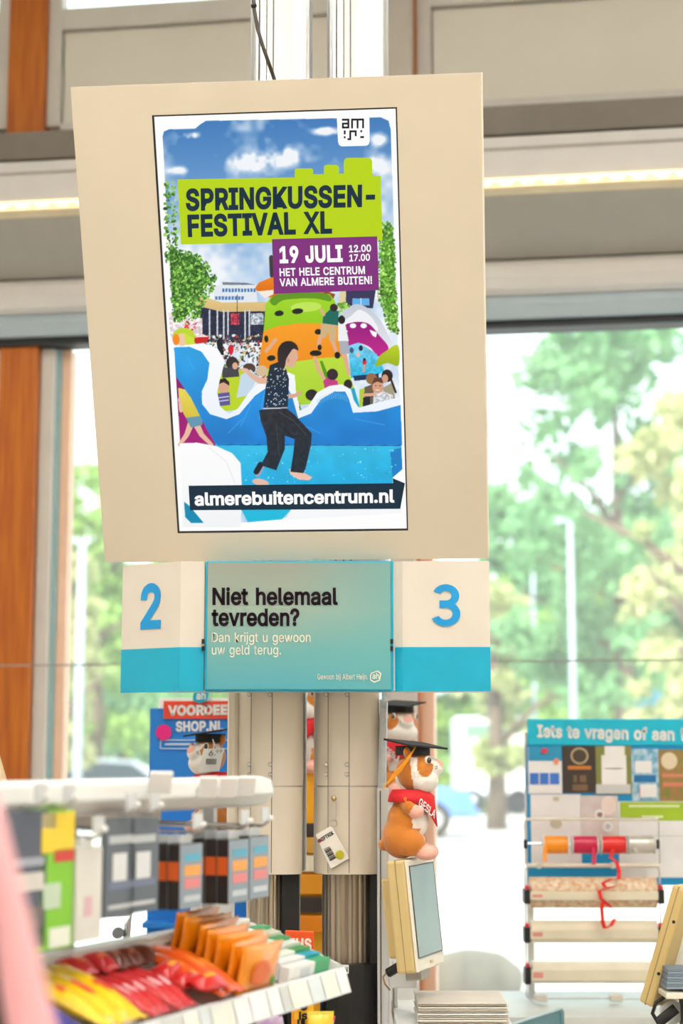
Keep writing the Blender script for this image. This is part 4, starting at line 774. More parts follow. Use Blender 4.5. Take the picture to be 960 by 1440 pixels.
# tower
stroke([(381, 362), (382, 388)], 6, (66, 54, 56))
ell(415, 404, 57, 18, (240, 136, 22), rot=-0.03, c2=(214, 96, 10))
fill([(361, 410), (372, 420), (384, 414), (384, 408)], (244, 232, 220)); fill([(455, 409), (471, 414), (468, 422), (455, 414)], (150, 70, 30))
fill([(373, 428), (380, 418), (400, 413), (440, 411), (463, 414), (471, 424), (476, 462), (370, 468)], (164, 214, 40), (140, 200, 30), sm=False)
fill([(379, 424), (385, 416), (400, 413), (440, 411), (462, 415), (464, 424), (440, 420), (400, 422), (386, 430)], (96, 150, 30), sm=True)
ell(430, 432, 22, 7, (190, 228, 90), rot=-0.05)
fill([(370, 466), (390, 459), (420, 455), (450, 455), (475, 458), (483, 503), (450, 505), (420, 508), (385, 516), (362, 524)], (248, 158, 34), (236, 138, 20), sm=False)
fill([(366, 524), (385, 515), (420, 508), (450, 504), (483, 502), (498, 548), (480, 566), (420, 570), (400, 540)], (186, 220, 60), (168, 208, 50))
fill([(449, 508), (453, 508), (470, 550), (464, 556)], (90, 150, 30))
for (x_, y_, rx_, ry_) in ((392, 441, 6.5, 4), (418, 438, 8, 4), (374, 477, 3, 5), (447, 467, 5, 4), (442, 497, 7, 4), (381, 504, 6, 4)): ell(x_, y_, rx_, ry_, (28, 34, 30), rot=-0.1)
# climbers
SK = (222, 170, 140)
stroke([(450, 474), (447, 489)], [6, 4.5], SK); stroke([(467, 479), (473, 497)], [6, 4.5], SK)
ell(444, 497, 8, 4, (26, 26, 28)); ell(474, 500, 4, 5, (26, 26, 28)); ell(449, 489, 3, 4, (26, 26, 28))
fill([(451, 453), (473, 457), (472, 481), (463, 480), (461, 466), (457, 476), (450, 475)], (206, 176, 130))
fill([(454, 445), (464, 435), (476, 438), (475, 458), (453, 455)], (22, 104, 90)); ell(469, 433, 5.5, 5.5, (46, 36, 36)); stroke([(455, 443), (451, 436)], 4, SK)
stroke([(483, 495), (490, 526)], [7, 5], SK); fill([(476, 478), (489, 478), (491, 498), (478, 498)], (170, 174, 184)); fill([(475, 457), (485, 456), (490, 480), (475, 480)], (238, 238, 240)); ell(480, 450, 5, 6, (36, 30, 32))
stroke([(442, 504), (448, 522), (456, 534)], 5, SK); fill([(454, 536), (462, 530), (474, 536), (476, 546), (456, 546)], (196, 60, 130)); ell(467, 527, 8, 8, (50, 36, 44))
fill([(400, 522), (414, 528), (416, 556), (404, 560)], (246, 248, 250))
stroke([(387, 478), (374, 494)], 5, SK); ell(391, 528, 8, 8, (224, 190, 140))
# lime rim, the small children behind the wave
fill([(300, 525), (345, 520), (350, 575), (304, 580)], (188, 212, 40)); 
ell(314, 545, 8, 9, (216, 164, 134)); fill([(306, 541), (308, 534), (316, 532), (322, 538), (322, 543), (314, 538)], (48, 34, 30)); fill([(304, 554), (322, 552), (323, 570), (304, 572)], (92, 84, 150)); stroke([(306, 560), (321, 558)], 1.3, (220, 220, 235)); stroke([(306, 565), (321, 563)], 1.3, (220, 220, 235))
ell(326, 511, 9, 9, (52, 46, 48)); fill([(312, 518), (334, 516), (336, 530), (312, 532)], (66, 66, 74)); ell(330, 515, 4, 5, SK)
ell(350, 519, 9, 8, (84, 60, 52)); fill([(338, 528), (352, 520), (362, 530), (350, 556), (332, 560)], (196, 216, 232)); ell(368, 522, 8, 8, (214, 186, 150))
ell(414, 570, 7, 11, (52, 56, 60), rot=-0.5); ell(438, 556, 9, 8, (34, 32, 36)); fill([(414, 568), (419, 564), (421, 572), (416, 576)], (230, 234, 236)); ell(420, 578, 4, 5, (80, 150, 40))
ell(489, 541, 6, 7, (44, 36, 38)); fill([(486, 548), (498, 546), (505, 572), (497, 576)], (0, 170, 200))
fill([(505, 548), (518, 545), (518, 566), (505, 574)], (178, 206, 50))
ell(522, 533, 8, 8, (150, 106, 70)); fill([(512, 545), (526, 540), (524, 570), (512, 574)], (110, 90, 70)); ell(544, 529, 8, 9, (50, 36, 34)); ell(541, 533, 4.5, 6, (208, 156, 128)); fill([(538, 546), (552, 538), (556, 566), (540, 566)], (166, 156, 128)); stroke([(548, 530), (556, 552)], 3, (50, 36, 34))
ell(531, 545, 8, 9, (214, 158, 128)); fill([(522, 541), (526, 532), (536, 531), (539, 540), (530, 537)], (96, 60, 44)); stroke([(528, 549), (533, 549)], 1.2, (240, 230, 226)); ell(528, 543, 1, .8, (40, 30, 30)); ell(534, 543, 1, .8, (40, 30, 30))
fill([(526, 556), (538, 551), (552, 556), (553, 570), (527, 572)], (206, 208, 214), noise=0.2, cell=5); stroke([(511, 556), (527, 555)], 4, (222, 170, 140)); fill([(510, 560), (520, 558), (520, 574), (510, 578)], (30, 36, 50))
# magenta side, the wave, the water
fill([(246, 518), (262, 540), (286, 590), (304, 628), (253, 628)], (136, 18, 104), (170, 24, 120))
stroke([(268, 596), (262, 612), (252, 626)], [9, 7, 5], (230, 186, 158)); stroke([(277, 600), (283, 612), (297, 626)], [9, 7, 5], (230, 186, 158))
fill([(250, 546), (268, 550), (280, 572), (284, 588), (262, 590), (252, 572)], (232, 216, 90), (214, 190, 60)); fill([(261, 588), (284, 585), (284, 598), (268, 602)], (96, 150, 176)); stroke([(262, 550), (278, 554)], [6, 4], (232, 188, 160)); stroke([(252, 562), (254, 578)], 5, (232, 188, 160))
fill([(258, 486), (285, 483), (305, 490), (316, 508), (309, 533), (305, 552), (309, 572), (321, 583), (334, 575), (352, 549), (368, 536), (382, 532), (400, 526), (412, 534), (417, 558), (421, 578), (433, 572), (445, 553), (463, 543), (480, 541), (493, 548), (497, 563), (504, 574), (525, 568), (562, 559), (563, 600), (300, 612), (275, 566), (246, 520)], (250, 251, 253), (232, 240, 250), sm=False)
fill([(244, 489), (266, 488), (283, 495), (294, 511), (291, 534), (283, 551), (284, 569), (295, 583), (318, 590), (336, 583), (358, 557), (380, 542), (400, 537), (411, 560), (419, 589), (437, 582), (451, 562), (470, 551), (485, 551), (490, 561), (496, 581), (530, 579), (563, 570), (565, 627), (303, 626), (288, 600), (268, 560), (247, 530)], (44, 164, 232), (20, 122, 206), noise=0.05, cell=60)
for k in range(16):
    x_ = 446 + k * 2.7; stroke([(x_, 562 - 9 * math.sin(k / 15 * 2.6)), (x_ + 1.2, 570 - 9 * math.sin(k / 15 * 2.6))], 0.6, (120, 196, 240))
for (x_, y_, dx, dy) in ((352, 570, -14, 30), (340, 590, -20, 20), (372, 550, -8, 40), (500, 590, 40, 8), (430, 600, 20, 10), (262, 500, 10, 20)): stroke([(x_, y_), (x_ + dx, y_ + dy)], 0.9, (70, 168, 232))
fill([(302, 625), (564, 626), (566, 690), (300, 700)], (52, 186, 228), (20, 168, 222), noise=0.04, cell=30)
fill([(548, 634), (564, 630), (566, 668), (552, 676)], (24, 128, 200))
splat([(340, 630), (562, 630), (562, 676), (345, 680)], 110, 0.5, 1.5, [(120, 210, 242), (150, 222, 246), (90, 200, 238), (36, 160, 216)], 51)
stroke([(306, 626), (563, 627)], 1.4, (14, 90, 160))
fill([(552, 672), (566, 660), (568, 700), (552, 700)], (252, 252, 252))
fill([(252, 624), (276, 623), (304, 628), (326, 638), (338, 652), (340, 690), (338, 742), (256, 742), (256, 700)], (252, 252, 252), (240, 242, 244), sm=False)
stroke([(292, 628), (318, 650), (330, 680)], 0.7, (214, 216, 222))
fill([(258, 706), (266, 712), (276, 724), (286, 736), (268, 736), (260, 728)], (0, 138, 178))
fill([(338, 716), (410, 716), (396, 731), (348, 735)], (24, 186, 222))
fill([(410, 716), (564, 712), (564, 722), (400, 732)], (244, 246, 248))
# the running girl
stroke([(376, 536), (364, 536), (351, 527), (346, 521)], [9, 8, 6, 5], (226, 178, 152)); ell(343, 521, 5, 3, (230, 184, 160), rot=0.3)
stroke([(402, 558), (414, 557), (421, 553)], [7, 5, 5], (214, 166, 140))
stroke([(368, 656), (362, 668)], [8, 7], (150, 160, 190)); stroke([(366, 654), (360, 664)], 8, (30, 32, 42)); ell(366, 679, 12, 5, (226, 184, 168), rot=0.2)
fill([(406, 660), (420, 662), (432, 668), (439, 672), (434, 676), (420, 675), (408, 668)], (236, 190, 172))
fill([(364, 577), (402, 574), (414, 584), (427, 598), (438, 610), (437, 626), (429, 660), (426, 666), (408, 664), (412, 638), (414, 618), (400, 613), (400, 632), (388, 662), (366, 655), (376, 636), (374, 614), (366, 592)], (40, 42, 50), (26, 40, 56), noise=0.2, cell=10)
stroke([(392, 580), (412, 592), (430, 612)], 0.8, (78, 80, 90)); stroke([(414, 618), (404, 608), (392, 598)], 0.9, (14, 16, 22)); stroke([(388, 600), (392, 640)], 0.8, (70, 74, 86))
fill([(379, 514), (392, 509), (402, 520), (406, 534), (404, 574), (370, 576), (373, 545)], (24, 38, 56), (20, 46, 70))
_r = np.random.default_rng(5)
for k in range(80):
    x_, y_ = 374 + 30 * _r.random(), 516 + 56 * _r.random()
    if x_ > 372 + (0 if y_ > 530 else 6): ell(x_, y_, 0.75, 0.75, (226, 232, 238))
stroke([(370, 575), (403, 574)], 1.6, (196, 202, 210))
fill([(402, 496), (412, 488), (417, 494), (419, 503), (416, 508), (415, 515), (408, 518), (400, 514), (400, 522), (393, 518)], (222, 174, 148)); ell(405, 507, 1.6, 3, (200, 146, 122))
fill([(391, 512), (390, 494), (395, 484), (403, 480), (411, 481), (417, 486), (419, 493), (412, 491), (407, 497), (402, 506), (400, 516), (396, 520)], (34, 28, 34), (50, 40, 44), sm=True)
# colours into the grid
small = IMG.reshape(RH, SS, RW, SS, 3).mean((1, 3)) / 255.0
small = np.clip(small, 0, 1)
linc = np.where(small <= 0.04045, small / 12.92, ((small + 0.055) / 1.055) ** 2.4)
gx = (np.arange(RW) + 0.5) / RW * 2 * SW - SW; gz = SH - (np.arange(RH) + 0.5) / RH * 2 * SH
gx[0], gx[-1], gz[0], gz[-1] = -SW, SW, SH, -SH
VX, VZ = np.meshgrid(gx, gz)
co = np.stack([VX, np.full_like(VX, 0.004), VZ], -1).reshape(-1, 3)
idx = np.arange(RW * RH).reshape(RH, RW)
quads = np.stack([idx[1:, :-1], idx[1:, 1:], idx[:-1, 1:], idx[:-1, :-1]], -1).reshape(-1, 4)
pm = bpy.data.meshes.new('screen')
pm.vertices.add(len(co)); pm.vertices.foreach_set('co', co.ravel())
pm.loops.add(quads.size); pm.loops.foreach_set('vertex_index', quads.ravel())
pm.polygons.add(len(quads)); pm.polygons.foreach_set('loop_start', np.arange(len(quads)) * 4)
pm.update()
ca = pm.color_attributes.new('Col', 'FLOAT_COLOR', 'POINT')
ca.data.foreach_set('color', np.concatenate([linc.reshape(-1, 3), np.ones((RW * RH, 1))], 1).ravel())
scr = obj('screen', None, mat_attr('screen_picture', 0.3, emit=True), disp, me=pm, label='lit screen showing a summer festival poster')
# flat shapes and lettering on the picture, each a thin printed layer
def flat(name, pts, m, lift):
    mb = MB(); mb.add([UV(x, y, lift - 0.004) for x, y in pts], [tuple(range(len(pts)))]); return obj(name, mb, m, scr)
def rrect(x0, y0, x1, y1, r, sk=0.0):
    out = []
    for cx_, cy_, a0 in ((x1 - r, y0 + r, -90), (x1 - r, y1 - r, 0), (x0 + r, y1 - r, 90), (x0 + r, y0 + r, 180)):
        for k in range(5):
            w = math.radians(a0 + 22.5 * k); out.append((cx_ + r * math.cos(w), cy_ + r * math.sin(w)))
    return out
G_lime, G_purple, G_navy, G_white, G_black = glow('lime', (184, 212, 14)), glow('purple', (128, 44, 124)), glow('navy', (12, 42, 62)), glow('white', (254, 254, 254)), glow('black', (18, 18, 20))
flat('title_panel', [(249, 252.5), (535, 247.5), (537.5, 338), (254, 344)], G_lime, 0.0010)
flat('block_shape', rrect(414, 237, 440, 256, 3), G_lime, 0.0009)
flat('block_shape', rrect(455, 232, 476, 256, 4), G_lime, 0.0009)
flat('block_shape', rrect(483, 222, 523, 256, 6), G_lime, 0.0009)
flat('block_shape', [(414, 246), (524, 243), (524, 250), (414, 252)], G_lime, 0.00085)
flat('date_panel', [(382, 336.5), (530, 332.5), (532.5, 408), (385, 413.5)], G_purple, 0.0014)
flat('address_panel', [(264.7, 683.5), (552.5, 680), (552, 673), (569, 680), (562.5, 716), (266.7, 718)], G_navy, 0.0012)
flat('logo_panel', [(473, 161), (519, 160)] + [(519.5, 199), (518, 203), (515, 205)] + [(480, 206), (476.5, 204), (475, 200)], G_white, 0.0010)
bits = ['####.#######', '...#.#..#..#', '####.#..#..#', '#..#.#..#..#', '####.#..#..#', '............', '.#..####..#.', '.#..#..#....', '....#..#....', '.#..#.....##', '...##.......']
lm = MB()
for r_, row in enumerate(bits):
    for c_, ch in enumerate(row):
        if ch == '#':
            x_, y_ = 480.5 + c_ * 2.58, 167 + r_ * 2.75 - c_ * 0.03
            lm.add([UV(x_, y_, -0.0024), UV(x_, y_ + 2.8, -0.0024), UV(x_ + 2.65, y_ + 2.8, -0.0024), UV(x_ + 2.65, y_, -0.0024)], [(0, 1, 2, 3)])
obj('logo', lm, G_black, scr)
def ptext(s, tl, bl, br, m, bold, lift=0.002, spacing=1.0):
    mb = text3d(s, UV(*bl), UV(*br), UV(*tl), bold, (0, 0.004 - lift, 0), spacing)
    return obj('lettering', mb, m, scr)
ptext('SPRINGKUSSEN-', (260.4, 265.5), (261, 295), (527, 289), G_navy, 0.037, spacing=1.0)
ptext('FESTIVAL XL', (263, 302), (264, 331.7), (466.7, 326.7), G_navy, 0.037, spacing=1.0)
ptext('19 JULI', (392, 346.5), (393, 369), (481.7, 367), G_white, 0.038, spacing=1.0)
ptext('12.00', (490, 345), (490.4, 354.8), (521.7, 353.6), G_white, 0.024, spacing=0.95)
ptext('17.00', (490.8, 358), (491, 367.5), (520, 366.2), G_white, 0.024, spacing=0.95)
ptext('HET HELE CENTRUM', (392.5, 377.5), (393, 388.3), (513, 385), G_white, 0.024, spacing=1.0)
ptext('VAN ALMERE BUITEN!', (392.5, 391.8), (393, 402.5), (523, 399), G_white, 0.024, spacing=1.0)
ptext('almerebuitencentrum.nl', (272.7, 693), (273.4, 710.6), (554.5, 706.2), G_white, 0.030, spacing=0.97)

# ------------------------------------------------------------------ checkout number sign
SY = 3.70
def sx_(px): return P(px, 880, SY).x
z0s, z1s, zb = P(420, 972, SY).z, P(420, 788.5, SY).z, P(420, 910, SY).z
sign = thing('checkout_sign', 'teal and white checkout sign with the numbers two and three under the display board', 'sign', (sx_(420), SY + 0.06, z0s), 0)
cx0, cx1 = sx_(288), sx_(553)
obj('centre_frame', MB().box((cx0, SY, z0s), (cx1, SY + 0.05, z1s)), M_teal, sign, world=True, bevel=0.003)
gm = bpy.data.materials.new('teal_print_with_reflection'); gm.use_nodes = True  # printed teal gradient, with a beige ceiling reflection painted into its upper tones
nt = gm.node_tree; b_ = nt.nodes['Principled BSDF']; b_.inputs['Roughness'].default_value = 0.3
tc_ = nt.nodes.new('ShaderNodeTexCoord'); mp_ = nt.nodes.new('ShaderNodeMapping'); sp_ = nt.nodes.new('ShaderNodeSeparateXYZ')
nt.links.new(tc_.outputs['Generated'], sp_.inputs[0])
r1 = nt.nodes.new('ShaderNodeValToRGB'); e = r1.color_ramp.elements
e[0].position = 0.0; e[0].color = lin((78, 160, 176)) + (1,)
e[1].position = 1.0; e[1].color = lin((146, 152, 140)) + (1,)
k_ = e.new(0.30); k_.color = lin((104, 168, 168)) + (1,)
k_ = e.new(0.62); k_.color = lin((148, 170, 156)) + (1,)
nt.links.new(sp_.outputs['Z'], r1.inputs[0])
r2 = nt.nodes.new('ShaderNodeValToRGB'); e = r2.color_ramp.elements
e[0].position = 0.45; e[0].color = (0, 0, 0, 1); e[1].position = 1.0; e[1].color = (0.6, 0.6, 0.6, 1)
nt.links.new(sp_.outputs['X'], r2.inputs[0])
mx_ = nt.nodes.new('ShaderNodeMix'); mx_.data_type = 'RGBA'
nt.links.new(r2.outputs[0], mx_.inputs[0]); nt.links.new(r1.outputs[0], mx_.inputs[6]); mx_.inputs[7].default_value = lin((96, 172, 174)) + (1,)
nt.links.new(mx_.outputs[2], b_.inputs['Base Color'])
pnl = obj('slogan_panel', MB().box((sx_(291.5), SY - 0.003, z0s + 0.004), (sx_(549), SY + 0.002, z1s - 0.004)), gm, sign, world=True)
def stext(s, bl, br, topy, m, bold, name='lettering', spacing=1.0, parent=pnl):
    A, B, T = P(bl[0], bl[1], SY), P(br, bl[1], SY), P(bl[0], topy, SY)
    A, B, T = (Vector((p.x, SY - 0.004, p.z)) for p in (A, B, T))
    return obj(name, text3d(s, A, B, T, bold, None, spacing), m, parent, world=True)
M_ink = mat('dark_aubergine_ink', (38, 26, 36), 0.9, spec=0.1); M_inkc = mat('cream_ink', (240, 226, 204), 0.5)
stext('Niet helemaal', (298.8, 850), 475, 826.6, M_ink, 0.026, spacing=0.97)
stext('tevreden?', (297.6, 879.5), 421, 856, M_ink, 0.026, spacing=0.97)
stext('Dan krijgt u gewoon', (298, 903), 436.5, 890, M_inkc, -0.008)
stext('uw geld terug.', (298, 920.5), 395, 907.5, M_inkc, -0.008)
stext('Gewoon bij Albert Heijn.', (446.4, 955.5), 517, 948, M_inkc, -0.003)
hx = [(520, 950), (522, 946), (531, 943), (536, 947), (534, 957), (526, 960), (520.5, 957)]
hc = (sum(p[0] for p in hx) / 7, sum(p[1] for p in hx) / 7)
lg = MB(); n = 7
vo = [P(x, y, SY) for x, y in hx] + [P(hc[0] + (x - hc[0]) * 0.82, hc[1] + (y - hc[1]) * 0.82, SY) for x, y in hx]
lg.add([(p.x, SY - 0.004, p.z) for p in vo], [(i, (i + 1) % n, (i + 1) % n + n, i + n) for i in range(n)])
obj('logo_outline', lg, M_inkc, pnl, world=True)
stext('ah', (523.4, 954.6), 533, 946.5, M_inkc, 0.01, 'logo_letters')
# number panels: left one folds back, right one faces the aisle
M_signw = mat('sign_cream_white', (216, 208, 196), 0.45, var=0.02)
M_blue = mat('number_blue', (0, 148, 214), 0.4)
fxl, exl = sx_(253), P(171, 880, SY + 0.09).x
def panel(name, p0, p1, za, zb_, m, th=0.006, par=sign):
    a, b = Vector((p0[0], p0[1], 0)), Vector((p1[0], p1[1], 0)); nrm = Vector((-(b - a).y, (b - a).x, 0)).normalized() * th
    mb = MB().prism([a + Vector((0, 0, za)), b + Vector((0, 0, za)), b + nrm + Vector((0, 0, za)), a + nrm + Vector((0, 0, za))], (0, 0, zb_ - za))
    return obj(name, mb, m, par, world=True)
L0, L1, L2 = (exl, SY + 0.09), (fxl, SY + 0.002), (cx0 - 0.002, SY + 0.006)
for a, b in ((L0, L1), (L1, L2)):
    panel('number_panel', a, b, zb, z1s - 0.001, M_signw); panel('colour_band', (a[0], a[1] - 0.002), (b[0], b[1] - 0.002), z0s - 0.0005, zb, M_teal)
R0, R1, R2 = (cx1 + 0.002, SY + 0.012), (sx_(566), SY + 0.001), (sx_(688.5), SY - 0.004)
for a, b in ((R0, R1), (R1, R2)):
    panel('number_panel', a, b, zb, z1s - 0.001, M_signw); panel('colour_band', (a[0], a[1] - 0.002), (b[0], b[1] - 0.002), z0s - 0.0005, zb, M_teal)
obj('back_box', MB().prism([(exl + 0.006, SY + 0.097, z0s + 0.002), (fxl, SY + 0.012, z0s + 0.002), (sx_(684), SY + 0.008, z0s + 0.002), (sx_(684), SY + 0.13, z0s + 0.002), (exl + 0.006, SY + 0.13, z0s + 0.002)], (0, 0, z1s - z0s - 0.006)), M_signw, sign, world=True)
for px in (285.5, 550.5):
    for py in (902, 912):
        q = P(px, py, SY - 0.003); obj('hinge_clip', MB().box((q.x - 0.003, SY - 0.006, q.z - 0.005), (q.x + 0.003, SY, q.z + 0.005)), M_black, sign, world=True)
def on_line(px, a, b):             # where the line of sight column meets a panel
    d = ray(px, 880); A, B = Vector((a[0], a[1])), Vector((b[0], b[1])); D = B - A
    t = (A.x * d.y - A.y * d.x) / (D.y * d.x - D.x * d.y); q = A + D * t
    return q
def ntext(s, px0, px1, py0, py1, a, b):
    q0, q1 = on_line(px0, a, b), on_line(px1, a, b)
    zz0, zz1 = P(px0, py1, q0.y).z, P(px0, py0, q0.y).z
    obj('number', text3d(s, (q0.x, q0.y - 0.002, zz0), (q1.x, q1.y - 0.002, zz0), (q0.x, q0.y - 0.002, zz1), 0.026), M_blue, sign, world=True, label='blue figure ' + {'2': 'two', '3': 'three'}[s])
ntext('2', 197.5, 226, 822, 882.5, L0, L1)
ntext('3', 607, 647, 819, 881, R1, R2)

# ------------------------------------------------------------------ aluminium columns
M_plate = mat('warm_grey_cover', (222, 211, 194), 0.42, metal=0.15, var=0.02, scale=2)
M_flute = mat('brushed_fluted_steel', (150, 138, 122), 0.35, metal=0.8, var=0.0, rgb2=(206, 192, 172), scale=26, stretch=(3, 3, 0.02))
M_groove = mat('dark_groove', (70, 60, 50), 0.6)
CY = 3.86
def superloop(cx_, cy_, hx_, hy_, n=32, p=3.0):
    return [(cx_ + hx_ * math.copysign(abs(math.cos(w)) ** (2 / p), math.cos(w)), cy_ + hy_ * math.copysign(abs(math.sin(w)) ** (2 / p), math.sin(w))) for w in np.linspace(0, 2 * math.pi, n + 1)[:-1]]
def column(label, pxl, pxr, uxl, uxr, base_px, tone):
    x0, x1 = P(pxl, 1040, CY).x, P(pxr, 1040, CY).x; hw_ = (x1 - x0) / 2; xc = (x0 + x1) / 2; hd = 0.085
    t = thing('aluminium_column', label, 'column', (xc, CY + hd, 0), 0, 'columns carrying the display board')
    zc1 = z0s + 0.02; zc0 = P(480, 1230, CY).z; zm = P(480, 1106, CY).z
    u0, u1 = P(uxl, 60, CY).x - xc, P(uxr, 60, CY).x - xc
    obj('upper_profile', MB().prism([(x, y, 1.80) for x, y in superloop((u0 + u1) / 2, 0.04, (u1 - u0) / 2, 0.07, 40, 4.5)], (0, 0, CEIL - 1.80)), M_alu, t, smooth=False, bevel=0.002)
    for fx in (0.15, 0.27, 0.38):
        xx = u0 + (u1 - u0) * fx
        obj('groove', MB().box((xx - 0.0012, -0.033, 1.82), (xx + 0.0012, -0.0285, CEIL)), M_groove, t)
    loop = superloop(0, 0, hw_, hd, 64, 2.7)
    obj('sleeve', MB().prism([(x, y, zc0 + 0.006) for x, y in loop], (0, 0, 1.80 - zc0 - 0.006)), M_alu, t, smooth=False)
    # front cover in two pieces following the sleeve
    fr = [p for p in superloop(0, 0, hw_ + 0.004, hd + 0.004, 128, 2.7) if p[1] < 0.012 and p[0] < hw_ * 0.985]
    fr.sort(key=lambda p: (math.atan2(-p[1], p[0]) if p[0] > 0 or True else 0), reverse=True)
    for (za, zb2, cut) in ((zm + 0.0012, zc1, 0.93), (zc0, zm - 0.0012, 0.90)):
        ff = [p for p in fr if p[0] < hw_ * cut]
        inner = [(p[0] * 0.97, p[1] * 0.97) for p in ff][::-1]
        obj('cover_plate', MB().prism([(x, y, za) for x, y in ff + inner], (0, 0, zb2 - za)), M_plate, t, bevel=0.0015)
    for px_ in (pxl + (pxr - pxl) * 0.16, pxl + (pxr - pxl) * 0.47):
        for py_ in (977, 1075, 1089):
            q = P(px_, py_, CY); fy = -hd - 0.004
            obj('bolt', MB().lathe([(0.0052, 0.0), (0.005, -0.0015), (0.0035, -0.0035)], 10, (q.x - xc, fy, q.z), 'y'), M_steel, t)
        q = P(px_ + 3, 1000, CY)
        obj('seam', MB().box((q.x - xc - 0.0007, -hd - 0.0046, zc0 + 0.004), (q.x - xc + 0.0007, -hd - 0.003, zc1)), M_groove, t)
    # fluted shaft below, black foot
    b0, b1 = P(base_px[0], 1290, CY).x - xc, P(base_px[1], 1290, CY).x - xc; bc = (b0 + b1) / 2; br = (b1 - b0) / 2
    zf = P(480, 1357, CY).z
    lp = []
    for k in range(72):
        w = 2 * math.pi * k / 72; r = br * (1.0 if k % 3 else 0.955); lp.append((bc + r * math.cos(w), r * 1.05 * math.sin(w)))
    obj('fluted_shaft', MB().prism([(x, y, zf - 0.02) for x, y in lp], (0, 0, zc0 - zf + 0.05)), M_flute, t)
    obj('dark_gap_strip', MB().box((b1 - 0.004, -0.05, 0.02), (P(base_px[2], 1290, CY).x - xc, 0.06, zc0)), M_black, t)  # shade of the gap beside the shaft, put in as a black strip
    obj('foot_sleeve', MB().prism([(x, y, 0) for x, y in superloop(bc + 0.004, 0, br + 0.008, hd, 36, 3.5)], (0, 0, zf)), M_black, t, bevel=0.002)
    return t, xc, hd
c1 = column('left aluminium column beside the hanging accessory packs', 335, 430, 349, 438, (343, 398, 420), 0)
c2 = column('right aluminium column with a price card hanging on its cover', 443, 538, 459, 548, (452, 523, 531), 1)
_sp0, _sp1 = P(319, 1100, CY + 0.06).x, P(337, 1100, CY + 0.06).x
_so = c1[0]
obj('side_profile', MB().box((_sp0, CY + 0.05, P(327, 1229, CY + 0.05).z), (_sp1, CY + 0.14, 1.79)), M_plate, _so, world=True, bevel=0.012)
lb = thing('name_label', 'small white label with black capitals on the black column foot', 'label', P(476, 1363, CY - 0.004), 0)
obj('plate', MB().obox(P(476, 1363, CY - 0.005), (0.022, 0, 0), (0, 0.001, 0), (0, 0, 0.0095)), M_white, lb, world=True)
_a, _b, _c = P(463, 1366.5, CY - 0.008), P(488.5, 1366.5, CY - 0.008), P(463, 1360, CY - 0.008)
obj('lettering', text3d('AMSON', _a, _b, _c, 0.02), M_black, lb, world=True)
# cable over the board
q = [P(355, -20, 3.55), P(357, 10, 3.55), P(362, 40, 3.55), P(371, 70, 3.55), P(381, 98, 3.56), P(390, 125, 3.62)]
cb = thing('power_cable', 'dark cable running down behind the top edge of the display board', 'cable', q[-1], 0)
obj('cord', MB().tube(q, 0.0042, 8), mat('brown_black_cable', (62, 54, 46), 0.5), cb, world=True, smooth=True)
obj('cable_tie', MB().tube([q[1] + Vector((-0.006, -0.004, 0)), q[1] + Vector((0.006, -0.004, 0.002))], 0.004, 8), M_black, cb, world=True)
